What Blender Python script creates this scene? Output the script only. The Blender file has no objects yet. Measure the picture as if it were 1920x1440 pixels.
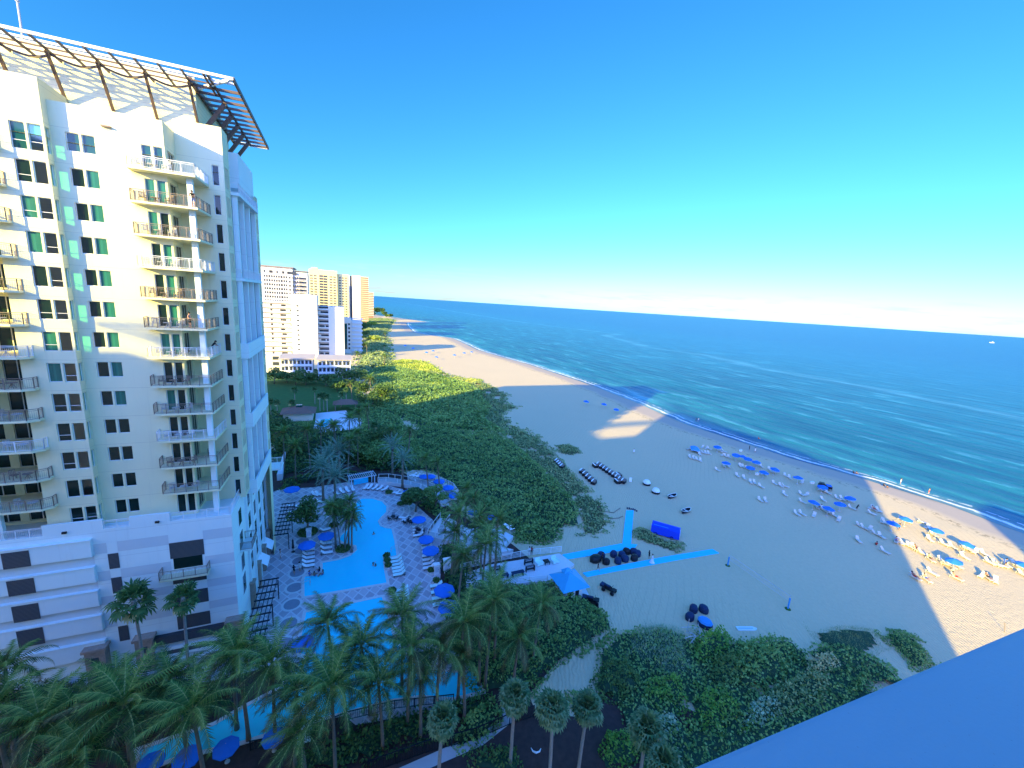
import bpy, bmesh, math, random
import numpy as np
from mathutils import Vector, Matrix
from mathutils.geometry import tessellate_polygon
R = math.radians
SC = bpy.context.scene
COL = SC.collection
CAMH = 44.0
# ---------------------------------------------------------------- camera geometry (solved from the verticals and the horizon)
FPX = 763.0; PITCH = R(11.06); ROLL = R(3.66)
def ray(u, v):
    x = (u-960)/FPX; y = -(v-720)/FPX
    c, s = math.cos(ROLL), math.sin(ROLL)
    xr = x*c-y*s; yr = x*s+y*c
    cp, sp = math.cos(PITCH), math.sin(PITCH)
    return (xr, cp+yr*sp, -sp+yr*cp)
def G(u, v, z=0.0):
    d = ray(u, v); t = (z-CAMH)/d[2]
    return (d[0]*t, d[1]*t)
def proj(x, y, z):
    z = z-CAMH
    cp, sp = math.cos(PITCH), math.sin(PITCH)
    zf = y*cp-z*sp; yu = y*sp+z*cp
    xr = x/zf; yr = yu/zf
    c, s = math.cos(ROLL), math.sin(ROLL)
    return (960+FPX*(xr*c+yr*s), 720-FPX*(-xr*s+yr*c))
cam_d = bpy.data.cameras.new('camera'); cam = bpy.data.objects.new('camera', cam_d); COL.objects.link(cam)
cam_d.sensor_width = 36; cam_d.lens = FPX/1920*36; cam_d.clip_start = 0.05; cam_d.clip_end = 90000
_r = Vector((1, 0, 0)); _u = Vector((0, math.sin(PITCH), math.cos(PITCH))); _f = Vector((0, math.cos(PITCH), -math.sin(PITCH)))
_X = math.cos(ROLL)*_r+math.sin(ROLL)*_u; _Y = -math.sin(ROLL)*_r+math.cos(ROLL)*_u
cam.matrix_world = Matrix(((_X.x, _Y.x, -_f.x, 0), (_X.y, _Y.y, -_f.y, 0), (_X.z, _Y.z, -_f.z, CAMH), (0, 0, 0, 1)))
SC.camera = cam
# grid shared by all the buildings on this coast
TH = R(67); E1 = (math.sin(TH), math.cos(TH)); E2 = (-E1[1], E1[0]); GROT = R(23)
TO = (-31.5, 45.3)
def L2W(a, b): return (TO[0]+a*E1[0]+b*E2[0], TO[1]+a*E1[1]+b*E2[1])
SUN_AZ, SUN_EL = 33.0, 16.3
# ---------------------------------------------------------------- tagging
USED = {}
def tag(o, label=None, cat=None, group=None, kind=None):
    if label: o['label'] = label
    if cat: o['category'] = cat
    if group: o['group'] = group
    if kind: o['kind'] = kind
    return o
def link(name, data, parent=None, loc=(0, 0, 0), rz=0.0):
    o = bpy.data.objects.new(name, data); COL.objects.link(o)
    o.location = loc; o.rotation_euler = (0, 0, rz)
    if parent is not None: o.parent = parent
    return o
def empty(name, loc, rz=0.0, label=None, cat=None, group=None):
    o = link(name, None, None, loc, rz); o.empty_display_size = .3
    return tag(o, label, cat, group)
KIDS = {}
def dup(o, loc=None, rz=None, scale=None, parent=None):
    c = o.copy(); COL.objects.link(c)
    if parent is not None: c.parent = parent
    if loc is not None: c.location = loc
    if rz is not None: c.rotation_euler = (c.rotation_euler[0], c.rotation_euler[1], rz)
    if scale is not None: c.scale = scale if hasattr(scale, '__len__') else (scale,)*3
    for ch in o.children:
        dup(ch, parent=c)
    return c
# ---------------------------------------------------------------- mesh builder
class MB:
    def __init__(s): s.v = []; s.f = []; s.m = []
    def add(s, vs, fs, m=0):
        n = len(s.v); s.v += [tuple(p) for p in vs]
        for f in fs: s.f.append(tuple(n+i for i in f)); s.m.append(m)
        return s
    def box(s, x0, x1, y0, y1, z0, z1, m=0):
        return s.add([(x0, y0, z0), (x1, y0, z0), (x1, y1, z0), (x0, y1, z0), (x0, y0, z1), (x1, y0, z1), (x1, y1, z1), (x0, y1, z1)],
                     [(0, 3, 2, 1), (4, 5, 6, 7), (0, 1, 5, 4), (1, 2, 6, 5), (2, 3, 7, 6), (3, 0, 4, 7)], m)
    def obox(s, c, size, rz=0, m=0, tilt=0):
        n = len(s.v); hx, hy, hz = size[0]/2, size[1]/2, size[2]/2
        M = Matrix.Translation(c) @ Matrix.Rotation(rz, 4, 'Z') @ Matrix.Rotation(tilt, 4, 'X')
        ps = [M @ Vector(p) for p in [(-hx, -hy, -hz), (hx, -hy, -hz), (hx, hy, -hz), (-hx, hy, -hz), (-hx, -hy, hz), (hx, -hy, hz), (hx, hy, hz), (-hx, hy, hz)]]
        return s.add(ps, [(0, 3, 2, 1), (4, 5, 6, 7), (0, 1, 5, 4), (1, 2, 6, 5), (2, 3, 7, 6), (3, 0, 4, 7)], m)
    def bar(s, p0, p1, w, h, m=0):
        p0 = Vector(p0); p1 = Vector(p1); d = (p1-p0)
        if d.length < 1e-6: return s
        d.normalize(); up = Vector((0, 0, 1)) if abs(d.z) < .98 else Vector((0, 1, 0))
        sx = d.cross(up).normalized()*(w/2); sy = sx.cross(d).normalized()*(h/2)
        ps = [p0-sx-sy, p0+sx-sy, p0+sx+sy, p0-sx+sy, p1-sx-sy, p1+sx-sy, p1+sx+sy, p1-sx+sy]
        return s.add(ps, [(0, 1, 2, 3), (7, 6, 5, 4), (0, 4, 5, 1), (1, 5, 6, 2), (2, 6, 7, 3), (3, 7, 4, 0)], m)
    def tube(s, pts, rad, n=8, m=0, cap=True):
        pts = [Vector(p) for p in pts]; k = len(pts); rad = rad if hasattr(rad, '__len__') else [rad]*k
        base = len(s.v)
        for i, p in enumerate(pts):
            d = (pts[min(i+1, k-1)]-pts[max(i-1, 0)]).normalized()
            up = Vector((0, 0, 1)) if abs(d.z) < .9 else Vector((0, 1, 0))
            a = d.cross(up).normalized(); b = a.cross(d).normalized()
            for j in range(n):
                t = 2*math.pi*j/n; s.v.append(tuple(p+a*math.cos(t)*rad[i]+b*math.sin(t)*rad[i]))
        for i in range(k-1):
            for j in range(n):
                j2 = (j+1) % n; s.f.append((base+i*n+j, base+i*n+j2, base+(i+1)*n+j2, base+(i+1)*n+j)); s.m.append(m)
        if cap:
            s.f.append(tuple(base+j for j in range(n))[::-1]); s.m.append(m)
            s.f.append(tuple(base+(k-1)*n+j for j in range(n))); s.m.append(m)
        return s
    def lathe(s, prof, n=12, c=(0, 0, 0), m=0, ph=0.0):
        base = len(s.v); k = len(prof)
        for (r, z) in prof:
            for j in range(n):
                t = 2*math.pi*j/n+ph; s.v.append((c[0]+r*math.cos(t), c[1]+r*math.sin(t), c[2]+z))
        for i in range(k-1):
            for j in range(n):
                j2 = (j+1) % n; s.f.append((base+i*n+j, base+i*n+j2, base+(i+1)*n+j2, base+(i+1)*n+j)); s.m.append(m)
        return s
    def prism(s, poly, z0, z1, m=0, mt=None, bottom=True):
        n = len(poly); area = sum(poly[i][0]*poly[(i+1) % n][1]-poly[(i+1) % n][0]*poly[i][1] for i in range(n))
        if area < 0: poly = poly[::-1]
        b = len(s.v); s.v += [(p[0], p[1], z0) for p in poly]+[(p[0], p[1], z1) for p in poly]
        for i in range(n):
            j = (i+1) % n; s.f.append((b+i, b+j, b+n+j, b+n+i)); s.m.append(m)
        for t in tessellate_polygon([[Vector((p[0], p[1], 0)) for p in poly]]):
            t = list(t); p0, p1, p2 = poly[t[0]], poly[t[1]], poly[t[2]]
            if (p1[0]-p0[0])*(p2[1]-p0[1])-(p2[0]-p0[0])*(p1[1]-p0[1]) < 0: t = t[::-1]
            s.f.append(tuple(b+n+i for i in t)); s.m.append(m if mt is None else mt)
            if bottom: s.f.append(tuple(b+i for i in t[::-1])); s.m.append(m)
        return s
    def sheet(s, poly, z, m=0):
        b = len(s.v); s.v += [(p[0], p[1], z) for p in poly]
        for t in tessellate_polygon([[Vector((p[0], p[1], 0)) for p in poly]]):
            t = list(t); p0, p1, p2 = poly[t[0]], poly[t[1]], poly[t[2]]
            if (p1[0]-p0[0])*(p2[1]-p0[1])-(p2[0]-p0[0])*(p1[1]-p0[1]) < 0: t = t[::-1]
            s.f.append(tuple(b+i for i in t)); s.m.append(m)
        return s
    def facade(s, O, U, N, u0, u1, z0, z1, ops=(), depth=.22, m=0):
        O = Vector((O[0], O[1], 0)); U = Vector((U[0], U[1], 0)); N = Vector((N[0], N[1], 0))
        us = sorted(set([u0, u1]+[x for o in ops for x in o[:2]])); zs = sorted(set([z0, z1]+[x for o in ops for x in o[2:4]]))
        flip = U.cross(Vector((0, 0, 1))).dot(N) < 0
        def P(u, z, d=0): q = O+U*u-N*d; return (q.x, q.y, z)
        def q4(a, b, c, d): s.add([a, b, c, d][::-1] if flip else [a, b, c, d], [(0, 1, 2, 3)], m)
        for j in range(len(zs)-1):
            zc = (zs[j]+zs[j+1])/2; run = None
            row = [o for o in ops if o[2] < zc < o[3]]
            for i in range(len(us)-1):
                uc = (us[i]+us[i+1])/2; op = any(o[0] < uc < o[1] for o in row)
                if not op and run is None: run = us[i]
                if op and run is not None: q4(P(run, zs[j]), P(us[i], zs[j]), P(us[i], zs[j+1]), P(run, zs[j+1])); run = None
            if run is not None: q4(P(run, zs[j]), P(us[-1], zs[j]), P(us[-1], zs[j+1]), P(run, zs[j+1]))
        for o in ops:
            a, b, c, d = o[:4]
            q4(P(a, c), P(a, c, depth), P(a, d, depth), P(a, d))
            q4(P(b, c, depth), P(b, c), P(b, d), P(b, d, depth))
            q4(P(a, c), P(b, c), P(b, c, depth), P(a, c, depth))
            q4(P(a, d, depth), P(b, d, depth), P(b, d), P(a, d))
        return s
    def mesh(s, name, mats, smooth=False):
        me = bpy.data.meshes.new(name); me.from_pydata(s.v, [], s.f); me.update()
        for mm in (mats if isinstance(mats, (list, tuple)) else [mats]): me.materials.append(mm)
        me.polygons.foreach_set('material_index', s.m)
        if smooth: me.polygons.foreach_set('use_smooth', [True]*len(s.f))
        return me
    def build(s, name, mats, parent=None, loc=(0, 0, 0), rz=0.0, smooth=False):
        return link(name, s.mesh(name, mats, smooth), parent, loc, rz)
def npmesh(name, V, F, mats, mi=None, smooth=False):
    V = np.asarray(V, dtype=np.float32); F = np.asarray(F, dtype=np.int32); k = F.shape[1]
    me = bpy.data.meshes.new(name); me.vertices.add(len(V)); me.vertices.foreach_set('co', V.ravel())
    me.loops.add(F.size); me.loops.foreach_set('vertex_index', F.ravel())
    me.polygons.add(len(F)); me.polygons.foreach_set('loop_start', np.arange(0, F.size, k, dtype=np.int32))
    for mm in (mats if isinstance(mats, (list, tuple)) else [mats]): me.materials.append(mm)
    if mi is not None: me.polygons.foreach_set('material_index', np.asarray(mi, dtype=np.int32))
    if smooth: me.polygons.foreach_set('use_smooth', np.ones(len(F), dtype=bool))
    me.update(calc_edges=True); me.validate()
    return me
# ---------------------------------------------------------------- materials
class NT:
    def __init__(s, name):
        s.mat = bpy.data.materials.new(name); s.mat.use_nodes = True; s.t = s.mat.node_tree; s.t.nodes.clear()
        s.out = s.n('ShaderNodeOutputMaterial')
    def n(s, typ, **kw):
        x = s.t.nodes.new(typ)
        for k, v in kw.items(): setattr(x, k, v)
        return x
    def l(s, a, b): s.t.links.new(a, b)
    def mathn(s, op, a, b=None, c=None):
        x = s.n('ShaderNodeMath', operation=op)
        for i, q in enumerate((a, b, c)):
            if q is None: continue
            if isinstance(q, (int, float)): x.inputs[i].default_value = q
            else: s.l(q, x.inputs[i])
        return x.outputs[0]
    def mix(s, f, a, b):
        x = s.n('ShaderNodeMix', data_type='RGBA')
        for i, q in ((0, f), (6, a), (7, b)):
            if isinstance(q, (int, float)): x.inputs[i].default_value = q
            elif isinstance(q, tuple): x.inputs[i].default_value = q if len(q) == 4 else q+(1,)
            else: s.l(q, x.inputs[i])
        return x.outputs[2]
    def noise(s, scale, detail=3, rough=.5, vec=None):
        x = s.n('ShaderNodeTexNoise'); x.inputs['Scale'].default_value = scale; x.inputs['Detail'].default_value = detail; x.inputs['Roughness'].default_value = rough
        if vec is not None: s.l(vec, x.inputs['Vector'])
        return x.outputs['Fac']
    def obj(s):
        return s.n('ShaderNodeTexCoord').outputs['Object']
    def mapping(s, vec, scale=(1, 1, 1), rot=(0, 0, 0), loc=(0, 0, 0)):
        x = s.n('ShaderNodeMapping'); x.inputs['Scale'].default_value = scale; x.inputs['Rotation'].default_value = rot; x.inputs['Location'].default_value = loc
        s.l(vec, x.inputs['Vector']); return x.outputs[0]
    def ramp(s, f, stops):
        x = s.n('ShaderNodeValToRGB'); s.l(f, x.inputs[0]); e = x.color_ramp.elements
        while len(e) > 1: e.remove(e[-1])
        for i, (p, c) in enumerate(stops):
            el = e[0] if i == 0 else e.new(p)
            el.position = p; el.color = c if len(c) == 4 else tuple(c)+(1,)
        return x.outputs[0]
    def bump(s, h, strength=.3, dist=.1):
        x = s.n('ShaderNodeBump'); x.inputs['Strength'].default_value = strength; x.inputs['Distance'].default_value = dist
        s.l(h, x.inputs['Height']); return x.outputs[0]
    def princ(s, col, rough=.7, spec=.3, metal=0, normal=None, trans=0, alpha=None):
        p = s.n('ShaderNodeBsdfPrincipled')
        if isinstance(col, tuple): p.inputs['Base Color'].default_value = col if len(col) == 4 else col+(1,)
        else: s.l(col, p.inputs['Base Color'])
        if isinstance(rough, (int, float)): p.inputs['Roughness'].default_value = rough
        else: s.l(rough, p.inputs['Roughness'])
        p.inputs['Specular IOR Level'].default_value = spec; p.inputs['Metallic'].default_value = metal
        if normal is not None: s.l(normal, p.inputs['Normal'])
        s.l(p.outputs[0], s.out.inputs[0]); return p
def mat(name, col, rough=.7, var=.12, vs=1.5, spec=.3, bump=0, bs=20, metal=0):
    t = NT(name); o = t.obj()
    c2 = tuple(max(0, x*(1-var)) for x in col); c3 = tuple(min(1, x*(1+var)) for x in col)
    f = t.noise(vs, 4, .6, o); c = t.mix(f, c2, c3)
    nm = t.bump(t.noise(bs, 3, .6, o), bump, .02) if bump else None
    t.princ(c, rough, spec, metal, nm); return t.mat
def leafmat(name, a, b, c=None, trans=.25, tip=None):
    """leaf cards: each leaf has its own tone"""
    t = NT(name); g = t.n('ShaderNodeNewGeometry')
    stops = [(0, a), (.55, b), (1, c or b)]
    col = t.ramp(g.outputs['Random Per Island'], stops)
    ps = t.noise(.35, 2, .5, t.obj()); col = t.mix(t.mathn('MULTIPLY', ps, .4), col, tuple(x*.5 for x in a))
    lg = t.ramp(t.noise(.055, 4, .65, t.obj()), [(.42, (0, 0, 0)), (.62, (1, 1, 1))]); col = t.mix(t.mathn('MULTIPLY', lg, .5), col, (c or b))
    p = t.princ(col, .55, .25)
    tr = t.n('ShaderNodeBsdfTranslucent'); t.l(col, tr.inputs[0]); mx = t.n('ShaderNodeMixShader'); mx.inputs[0].default_value = trans
    t.l(p.outputs[0], mx.inputs[1]); t.l(tr.outputs[0], mx.inputs[2]); t.l(mx.outputs[0], t.out.inputs[0])
    return t.mat
M = {}
def wallmat(name, col):
    """painted render: faint rain streaks, patchy tone, a thin joint at every floor"""
    t = NT(name); o = t.obj(); sp = t.n('ShaderNodeSeparateXYZ'); t.l(o, sp.inputs[0]); dk = tuple(x*.80 for x in col); md = tuple(x*.92 for x in col)
    c = t.mix(t.noise(.35, 5, .65, o), col, md)
    st_ = t.ramp(t.noise(1.0, 4, .7, t.mapping(o, (2.6, 2.6, .12))), [(.56, (0, 0, 0)), (.76, (1, 1, 1))]); c = t.mix(t.mathn('MULTIPLY', st_, .38), c, dk)
    jt = t.mathn('LESS_THAN', t.mathn('FRACT', t.mathn('MULTIPLY', t.mathn('SUBTRACT', sp.outputs[2], 17.6), 1/3.05)), .012); c = t.mix(t.mathn('MULTIPLY', jt, .6), c, tuple(x*.6 for x in col))
    t.princ(c, .85, .25, normal=t.bump(t.noise(28, 3, .6, o), .2, .02)); return t.mat
M['stucco'] = wallmat('stucco_render', (.83, .785, .50))
M['stucco_white'] = wallmat('stucco_white_render', (.78, .88, .84))
M['siding'] = None
def _siding():
    t = NT('lap_siding'); o = t.obj(); sp = t.n('ShaderNodeSeparateXYZ'); t.l(o, sp.inputs[0])
    fr = t.mathn('FRACT', t.mathn('MULTIPLY', sp.outputs[2], 2.2)); ln = t.mathn('LESS_THAN', fr, .1)
    t.princ(t.mix(ln, (.82, .79, .48), (.62, .59, .40)), .8); return t.mat
M['siding'] = _siding()
M['grey_panel'] = mat('grey_panel', (.46, .48, .50), .8, .06, .5)
M['band'] = mat('taupe_band_paint', (.60, .66, .66), .85, .06, .4)
M['trim'] = mat('white_trim', (.82, .82, .80), .5, .03)
M['bronze'] = mat('bronze_rail', (.26, .20, .15), .5, .08)
M['dark_metal'] = mat('dark_bronze_steel', (.14, .09, .06), .5, .1)
M['louver'] = None
def _louver():
    t = NT('louver_grey'); o = t.obj(); sp = t.n('ShaderNodeSeparateXYZ'); t.l(o, sp.inputs[0])
    fr = t.mathn('FRACT', t.mathn('MULTIPLY', sp.outputs[2], 7.0)); ln = t.mathn('LESS_THAN', fr, .45)
    t.princ(t.mix(ln, (.10, .105, .11), (.045, .047, .05)), .6); return t.mat
M['louver'] = _louver()
def glass(name, col, rough=.06, spec=.5):
    t = NT(name); t.princ(col, rough, spec, normal=t.bump(t.noise(.8, 2, .5, t.obj()), .04, .1)); return t.mat
M['glass_dark'] = glass('window_glass_dark', (.006, .022, .018))
M['glass_green'] = glass('window_glass_green', (.01, .07, .06))
def _curtain():
    t = NT('green_curtain_behind_glass'); o = t.mapping(t.obj(), (14, 14, .1)); f = t.noise(1, 2, .6, o)
    t.princ(t.mix(f, (.005, .06, .045), (.03, .24, .17)), .25, .5); return t.mat
M['curtain'] = _curtain()
def _clear():
    t = NT('clear_green_glass'); tr = t.n('ShaderNodeBsdfTransparent'); tr.inputs[0].default_value = (.30, .86, .76, 1); g = t.n('ShaderNodeBsdfGlossy'); g.inputs['Roughness'].default_value = .05
    fr = t.n('ShaderNodeFresnel'); fr.inputs[0].default_value = 1.5; mx = t.n('ShaderNodeMixShader'); mx.inputs[0].default_value = .14; t.l(tr.outputs[0], mx.inputs[1]); t.l(g.outputs[0], mx.inputs[2]); t.l(mx.outputs[0], t.out.inputs[0]); return t.mat
M['glass_clear'] = _clear()
M['stone'] = mat('tan_stone', (.36, .27, .20), .9, .35, 3.5, bump=.5, bs=12)
M['concrete'] = mat('concrete_walk', (.50, .48, .45), .9, .12, .8)
M['white_boards'] = mat('white_boardwalk', (.68, .69, .68), .8, .08, 2)
def _sand():
    t = NT('beach_sand'); o = t.obj(); at = t.n('ShaderNodeAttribute'); at.attribute_name = 'shore'; d = at.outputs['Fac']
    big = t.noise(.035, 4, .6, o); fine = t.noise(1.6, 4, .7, o)
    dry = t.mix(fine, (.62, .48, .28), (.77, .61, .35)); dry = t.mix(t.mathn('MULTIPLY', big, .4), dry, (.58, .45, .27))
    # damp sand: a band beside the water with an uneven upper edge
    dd = t.mathn('ADD', d, t.mathn('MULTIPLY', t.mathn('SUBTRACT', t.noise(.06, 3, .6, o), .5), 9))
    wet = t.n('ShaderNodeMapRange'); wet.inputs[1].default_value = -17; wet.inputs[2].default_value = -12; t.l(dd, wet.inputs[0])
    wet2 = t.n('ShaderNodeMapRange'); wet2.inputs[1].default_value = -4.5; wet2.inputs[2].default_value = -1.0; t.l(dd, wet2.inputs[0])
    wr = t.n('ShaderNodeMapRange'); wr.inputs[1].default_value = -19; wr.inputs[2].default_value = -16.5; t.l(dd, wr.inputs[0])
    wr2 = t.n('ShaderNodeMapRange'); wr2.inputs[1].default_value = -16.5; wr2.inputs[2].default_value = -14.5; wr2.inputs[3].default_value = 1; wr2.inputs[4].default_value = 0; t.l(dd, wr2.inputs[0])
    wrack = t.mathn('MULTIPLY', t.mathn('MULTIPLY', wr.outputs[0], wr2.outputs[0]), t.mathn('GREATER_THAN', t.noise(.7, 5, .75, o), .54))
    c = t.mix(wet.outputs[0], dry, t.mix(fine, (.44, .35, .25), (.52, .42, .31))); c = t.mix(wet2.outputs[0], c, (.34, .27, .19)); c = t.mix(t.mathn('MULTIPLY', wrack, .6), c, (.16, .11, .06))
    # vehicle tracks: wavy parallel lines along the beach
    mp = t.mapping(o, (1, 1, 1), (0, 0, R(23))); dist = t.n('ShaderNodeTexNoise'); dist.inputs['Scale'].default_value = .03; t.l(o, dist.inputs['Vector'])
    wv = t.n('ShaderNodeTexWave', bands_direction='X'); wv.inputs['Scale'].default_value = .28; wv.inputs['Distortion'].default_value = 9; wv.inputs['Detail'].default_value = 1.5; wv.inputs['Detail Scale'].default_value = .12
    t.l(mp, wv.inputs['Vector'])
    rp = t.n('ShaderNodeTexWave', bands_direction='DIAGONAL'); rp.inputs['Scale'].default_value = .9; rp.inputs['Distortion'].default_value = 6; rp.inputs['Detail'].default_value = 2; t.l(t.mapping(o, (1, 1, 1), (0, 0, R(50))), rp.inputs['Vector'])
    h = t.mathn('ADD', t.mathn('MULTIPLY', t.noise(1.1, 5, .72, o), 1.0), t.mathn('MULTIPLY', rp.outputs['Fac'], .35)); h = t.mathn('ADD', h, t.mathn('MULTIPLY', wv.outputs['Fac'], .05))
    inv = t.mathn('SUBTRACT', 1, wet.outputs[0])
    # tyre ruts along the beach and trodden patches, relief shade painted into the colour
    tr_ = t.ramp(wv.outputs['Fac'], [(.0, (1, 1, 1)), (.10, (0, 0, 0))]); trm = t.ramp(t.noise(.02, 2, .5, o), [(.48, (0, 0, 0)), (.6, (1, 1, 1))])
    c = t.mix(t.mathn('MULTIPLY', t.mathn('MULTIPLY', tr_, trm), t.mathn('MULTIPLY', inv, .22)), c, (.40, .32, .20))
    tp = t.ramp(t.noise(2.6, 3, .7, o), [(.56, (0, 0, 0)), (.66, (1, 1, 1))]); tpm = t.ramp(t.noise(.05, 3, .6, o), [(.42, (0, 0, 0)), (.6, (1, 1, 1))])
    c = t.mix(t.mathn('MULTIPLY', t.mathn('MULTIPLY', tp, tpm), t.mathn('MULTIPLY', inv, .30)), c, (.42, .34, .22))
    b = t.n('ShaderNodeBump'); b.inputs['Distance'].default_value = .14; t.l(h, b.inputs['Height']); t.l(t.mathn('ADD', t.mathn('MULTIPLY', inv, .8), .05), b.inputs['Strength'])
    rg = t.n('ShaderNodeMapRange'); t.l(wet2.outputs[0], rg.inputs[0]); rg.inputs[3].default_value = .95; rg.inputs[4].default_value = .35
    t.princ(c, rg.outputs[0], .25, normal=b.outputs[0]); return t.mat
M['sand'] = _sand()
def _water():
    t = NT('sea_water'); o = t.obj(); at = t.n('ShaderNodeAttribute'); at.attribute_name = 'shore'; d = at.outputs['Fac']
    al = t.mapping(o, (1, 1, 1), (0, 0, R(-25)))                 # x across the swell, y along the coast
    def st(sx, sy): return t.mapping(al, (sx, sy, 1))
    patch = t.noise(.012, 4, .6, st(1, .35)); dd = t.mathn('ADD', d, t.mathn('MULTIPLY', t.mathn('SUBTRACT', patch, .5), 90)); f = t.mathn('DIVIDE', dd, 1000)
    c = t.ramp(f, [(0, (.07, .36, .40)), (.015, (.030, .25, .29)), (.05, (.014, .19, .25)), (.15, (.012, .19, .29)), (.45, (.006, .17, .32)), (1, (.004, .14, .31))])
    shallow = t.n('ShaderNodeMapRange'); shallow.inputs[1].default_value = 0; shallow.inputs[2].default_value = 6; shallow.inputs[3].default_value = .75; shallow.inputs[4].default_value = 0; t.l(d, shallow.inputs[0])
    c = t.mix(shallow.outputs[0], c, (.30, .40, .34))
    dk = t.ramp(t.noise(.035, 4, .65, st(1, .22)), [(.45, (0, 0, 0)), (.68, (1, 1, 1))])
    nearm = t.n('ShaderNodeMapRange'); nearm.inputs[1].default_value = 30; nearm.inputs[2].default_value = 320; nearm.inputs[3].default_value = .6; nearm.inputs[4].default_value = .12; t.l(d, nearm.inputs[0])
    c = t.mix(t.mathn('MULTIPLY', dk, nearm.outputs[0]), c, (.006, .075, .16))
    sp = t.n('ShaderNodeSeparateXYZ'); t.l(o, sp.inputs[0])
    # wind slick: a pale wandering line out at sea
    wob = t.mathn('MULTIPLY', t.mathn('SUBTRACT', t.noise(.006, 3, .6, o), .5), 60)
    ln = t.mathn('ADD', t.mathn('SUBTRACT', d, 250), wob); ln = t.mathn('SUBTRACT', ln, t.mathn('MULTIPLY', t.mathn('SUBTRACT', 300, sp.outputs[1]), -.25))
    m = t.n('ShaderNodeMapRange'); t.l(t.mathn('ABSOLUTE', ln), m.inputs[0]); m.inputs[1].default_value = 1; m.inputs[2].default_value = 14; m.inputs[3].default_value = 1; m.inputs[4].default_value = 0
    slick = t.mathn('MULTIPLY', m.outputs[0], t.mathn('MULTIPLY', t.noise(.03, 4, .7, o), .75)); c = t.mix(slick, c, (.13, .45, .62))
    fo = t.mathn('ADD', d, t.mathn('MULTIPLY', t.mathn('SUBTRACT', t.noise(.12, 4, .65, o), .5), 5))
    fm = t.n('ShaderNodeMapRange'); t.l(t.mathn('ABSOLUTE', t.mathn('SUBTRACT', fo, .2)), fm.inputs[0]); fm.inputs[1].default_value = .3; fm.inputs[2].default_value = .9; fm.inputs[3].default_value = 1; fm.inputs[4].default_value = 0
    fm2 = t.n('ShaderNodeMapRange'); t.l(t.mathn('ABSOLUTE', t.mathn('SUBTRACT', fo, 3.6)), fm2.inputs[0]); fm2.inputs[1].default_value = .1; fm2.inputs[2].default_value = .6; fm2.inputs[3].default_value = .6; fm2.inputs[4].default_value = 0
    foam = t.mathn('MAXIMUM', fm.outputs[0], t.mathn('MULTIPLY', fm2.outputs[0], t.mathn('GREATER_THAN', t.noise(.5, 3, .6, o), .48)))
    # swell: sky reflections on the waves painted as dark and light colour, stronger inshore
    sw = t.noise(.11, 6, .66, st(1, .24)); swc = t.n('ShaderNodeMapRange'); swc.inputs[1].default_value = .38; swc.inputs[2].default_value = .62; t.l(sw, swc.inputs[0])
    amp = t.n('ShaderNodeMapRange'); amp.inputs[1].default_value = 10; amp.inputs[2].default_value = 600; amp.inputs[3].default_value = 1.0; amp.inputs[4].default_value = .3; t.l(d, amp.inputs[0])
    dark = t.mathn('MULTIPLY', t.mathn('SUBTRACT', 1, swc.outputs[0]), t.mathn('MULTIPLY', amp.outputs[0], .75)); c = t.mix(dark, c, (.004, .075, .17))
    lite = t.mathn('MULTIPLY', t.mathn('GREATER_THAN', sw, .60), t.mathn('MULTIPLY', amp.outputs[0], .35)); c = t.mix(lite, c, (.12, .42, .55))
    c = t.mix(foam, c, (.85, .87, .86))
    w1 = t.n('ShaderNodeTexWave', bands_direction='X'); w1.inputs['Scale'].default_value = .036; w1.inputs['Distortion'].default_value = 7; w1.inputs['Detail'].default_value = 3; w1.inputs['Detail Scale'].default_value = .8; w1.inputs['Detail Roughness'].default_value = .6
    t.l(st(1, .25), w1.inputs['Vector'])
    h = t.mathn('ADD', t.mathn('MULTIPLY', w1.outputs['Fac'], .28), t.mathn('MULTIPLY', t.noise(.11, 6, .66, st(1, .24)), 2.4))
    b = t.n('ShaderNodeBump'); b.inputs['Distance'].default_value = 1.0; b.inputs['Strength'].default_value = .6; t.l(h, b.inputs['Height'])
    rr = t.n('ShaderNodeMapRange'); t.l(foam, rr.inputs[0]); rr.inputs[3].default_value = .3; rr.inputs[4].default_value = .8
    p = t.princ(c, rr.outputs[0], .03, normal=b.outputs[0]); p.inputs['IOR'].default_value = 1.33; return t.mat
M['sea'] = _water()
def _pool(name='pool_water_blue', a=(.03, .80, .88), b=(.02, .68, .82)):
    t = NT(name); o = t.obj(); f = t.noise(.12, 3, .5, o); c = t.mix(f, a, b)
    v = t.n('ShaderNodeTexVoronoi', feature='SMOOTH_F1'); v.inputs['Scale'].default_value = 1.6; t.l(o, v.inputs['Vector'])
    c = t.mix(t.mathn('MULTIPLY', v.outputs['Distance'], .28), c, (.10, .6, .85))
    t.princ(c, .12, .4, normal=t.bump(t.noise(1.3, 3, .5, o), .22, .12)); return t.mat
M['pool'] = _pool()
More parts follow.
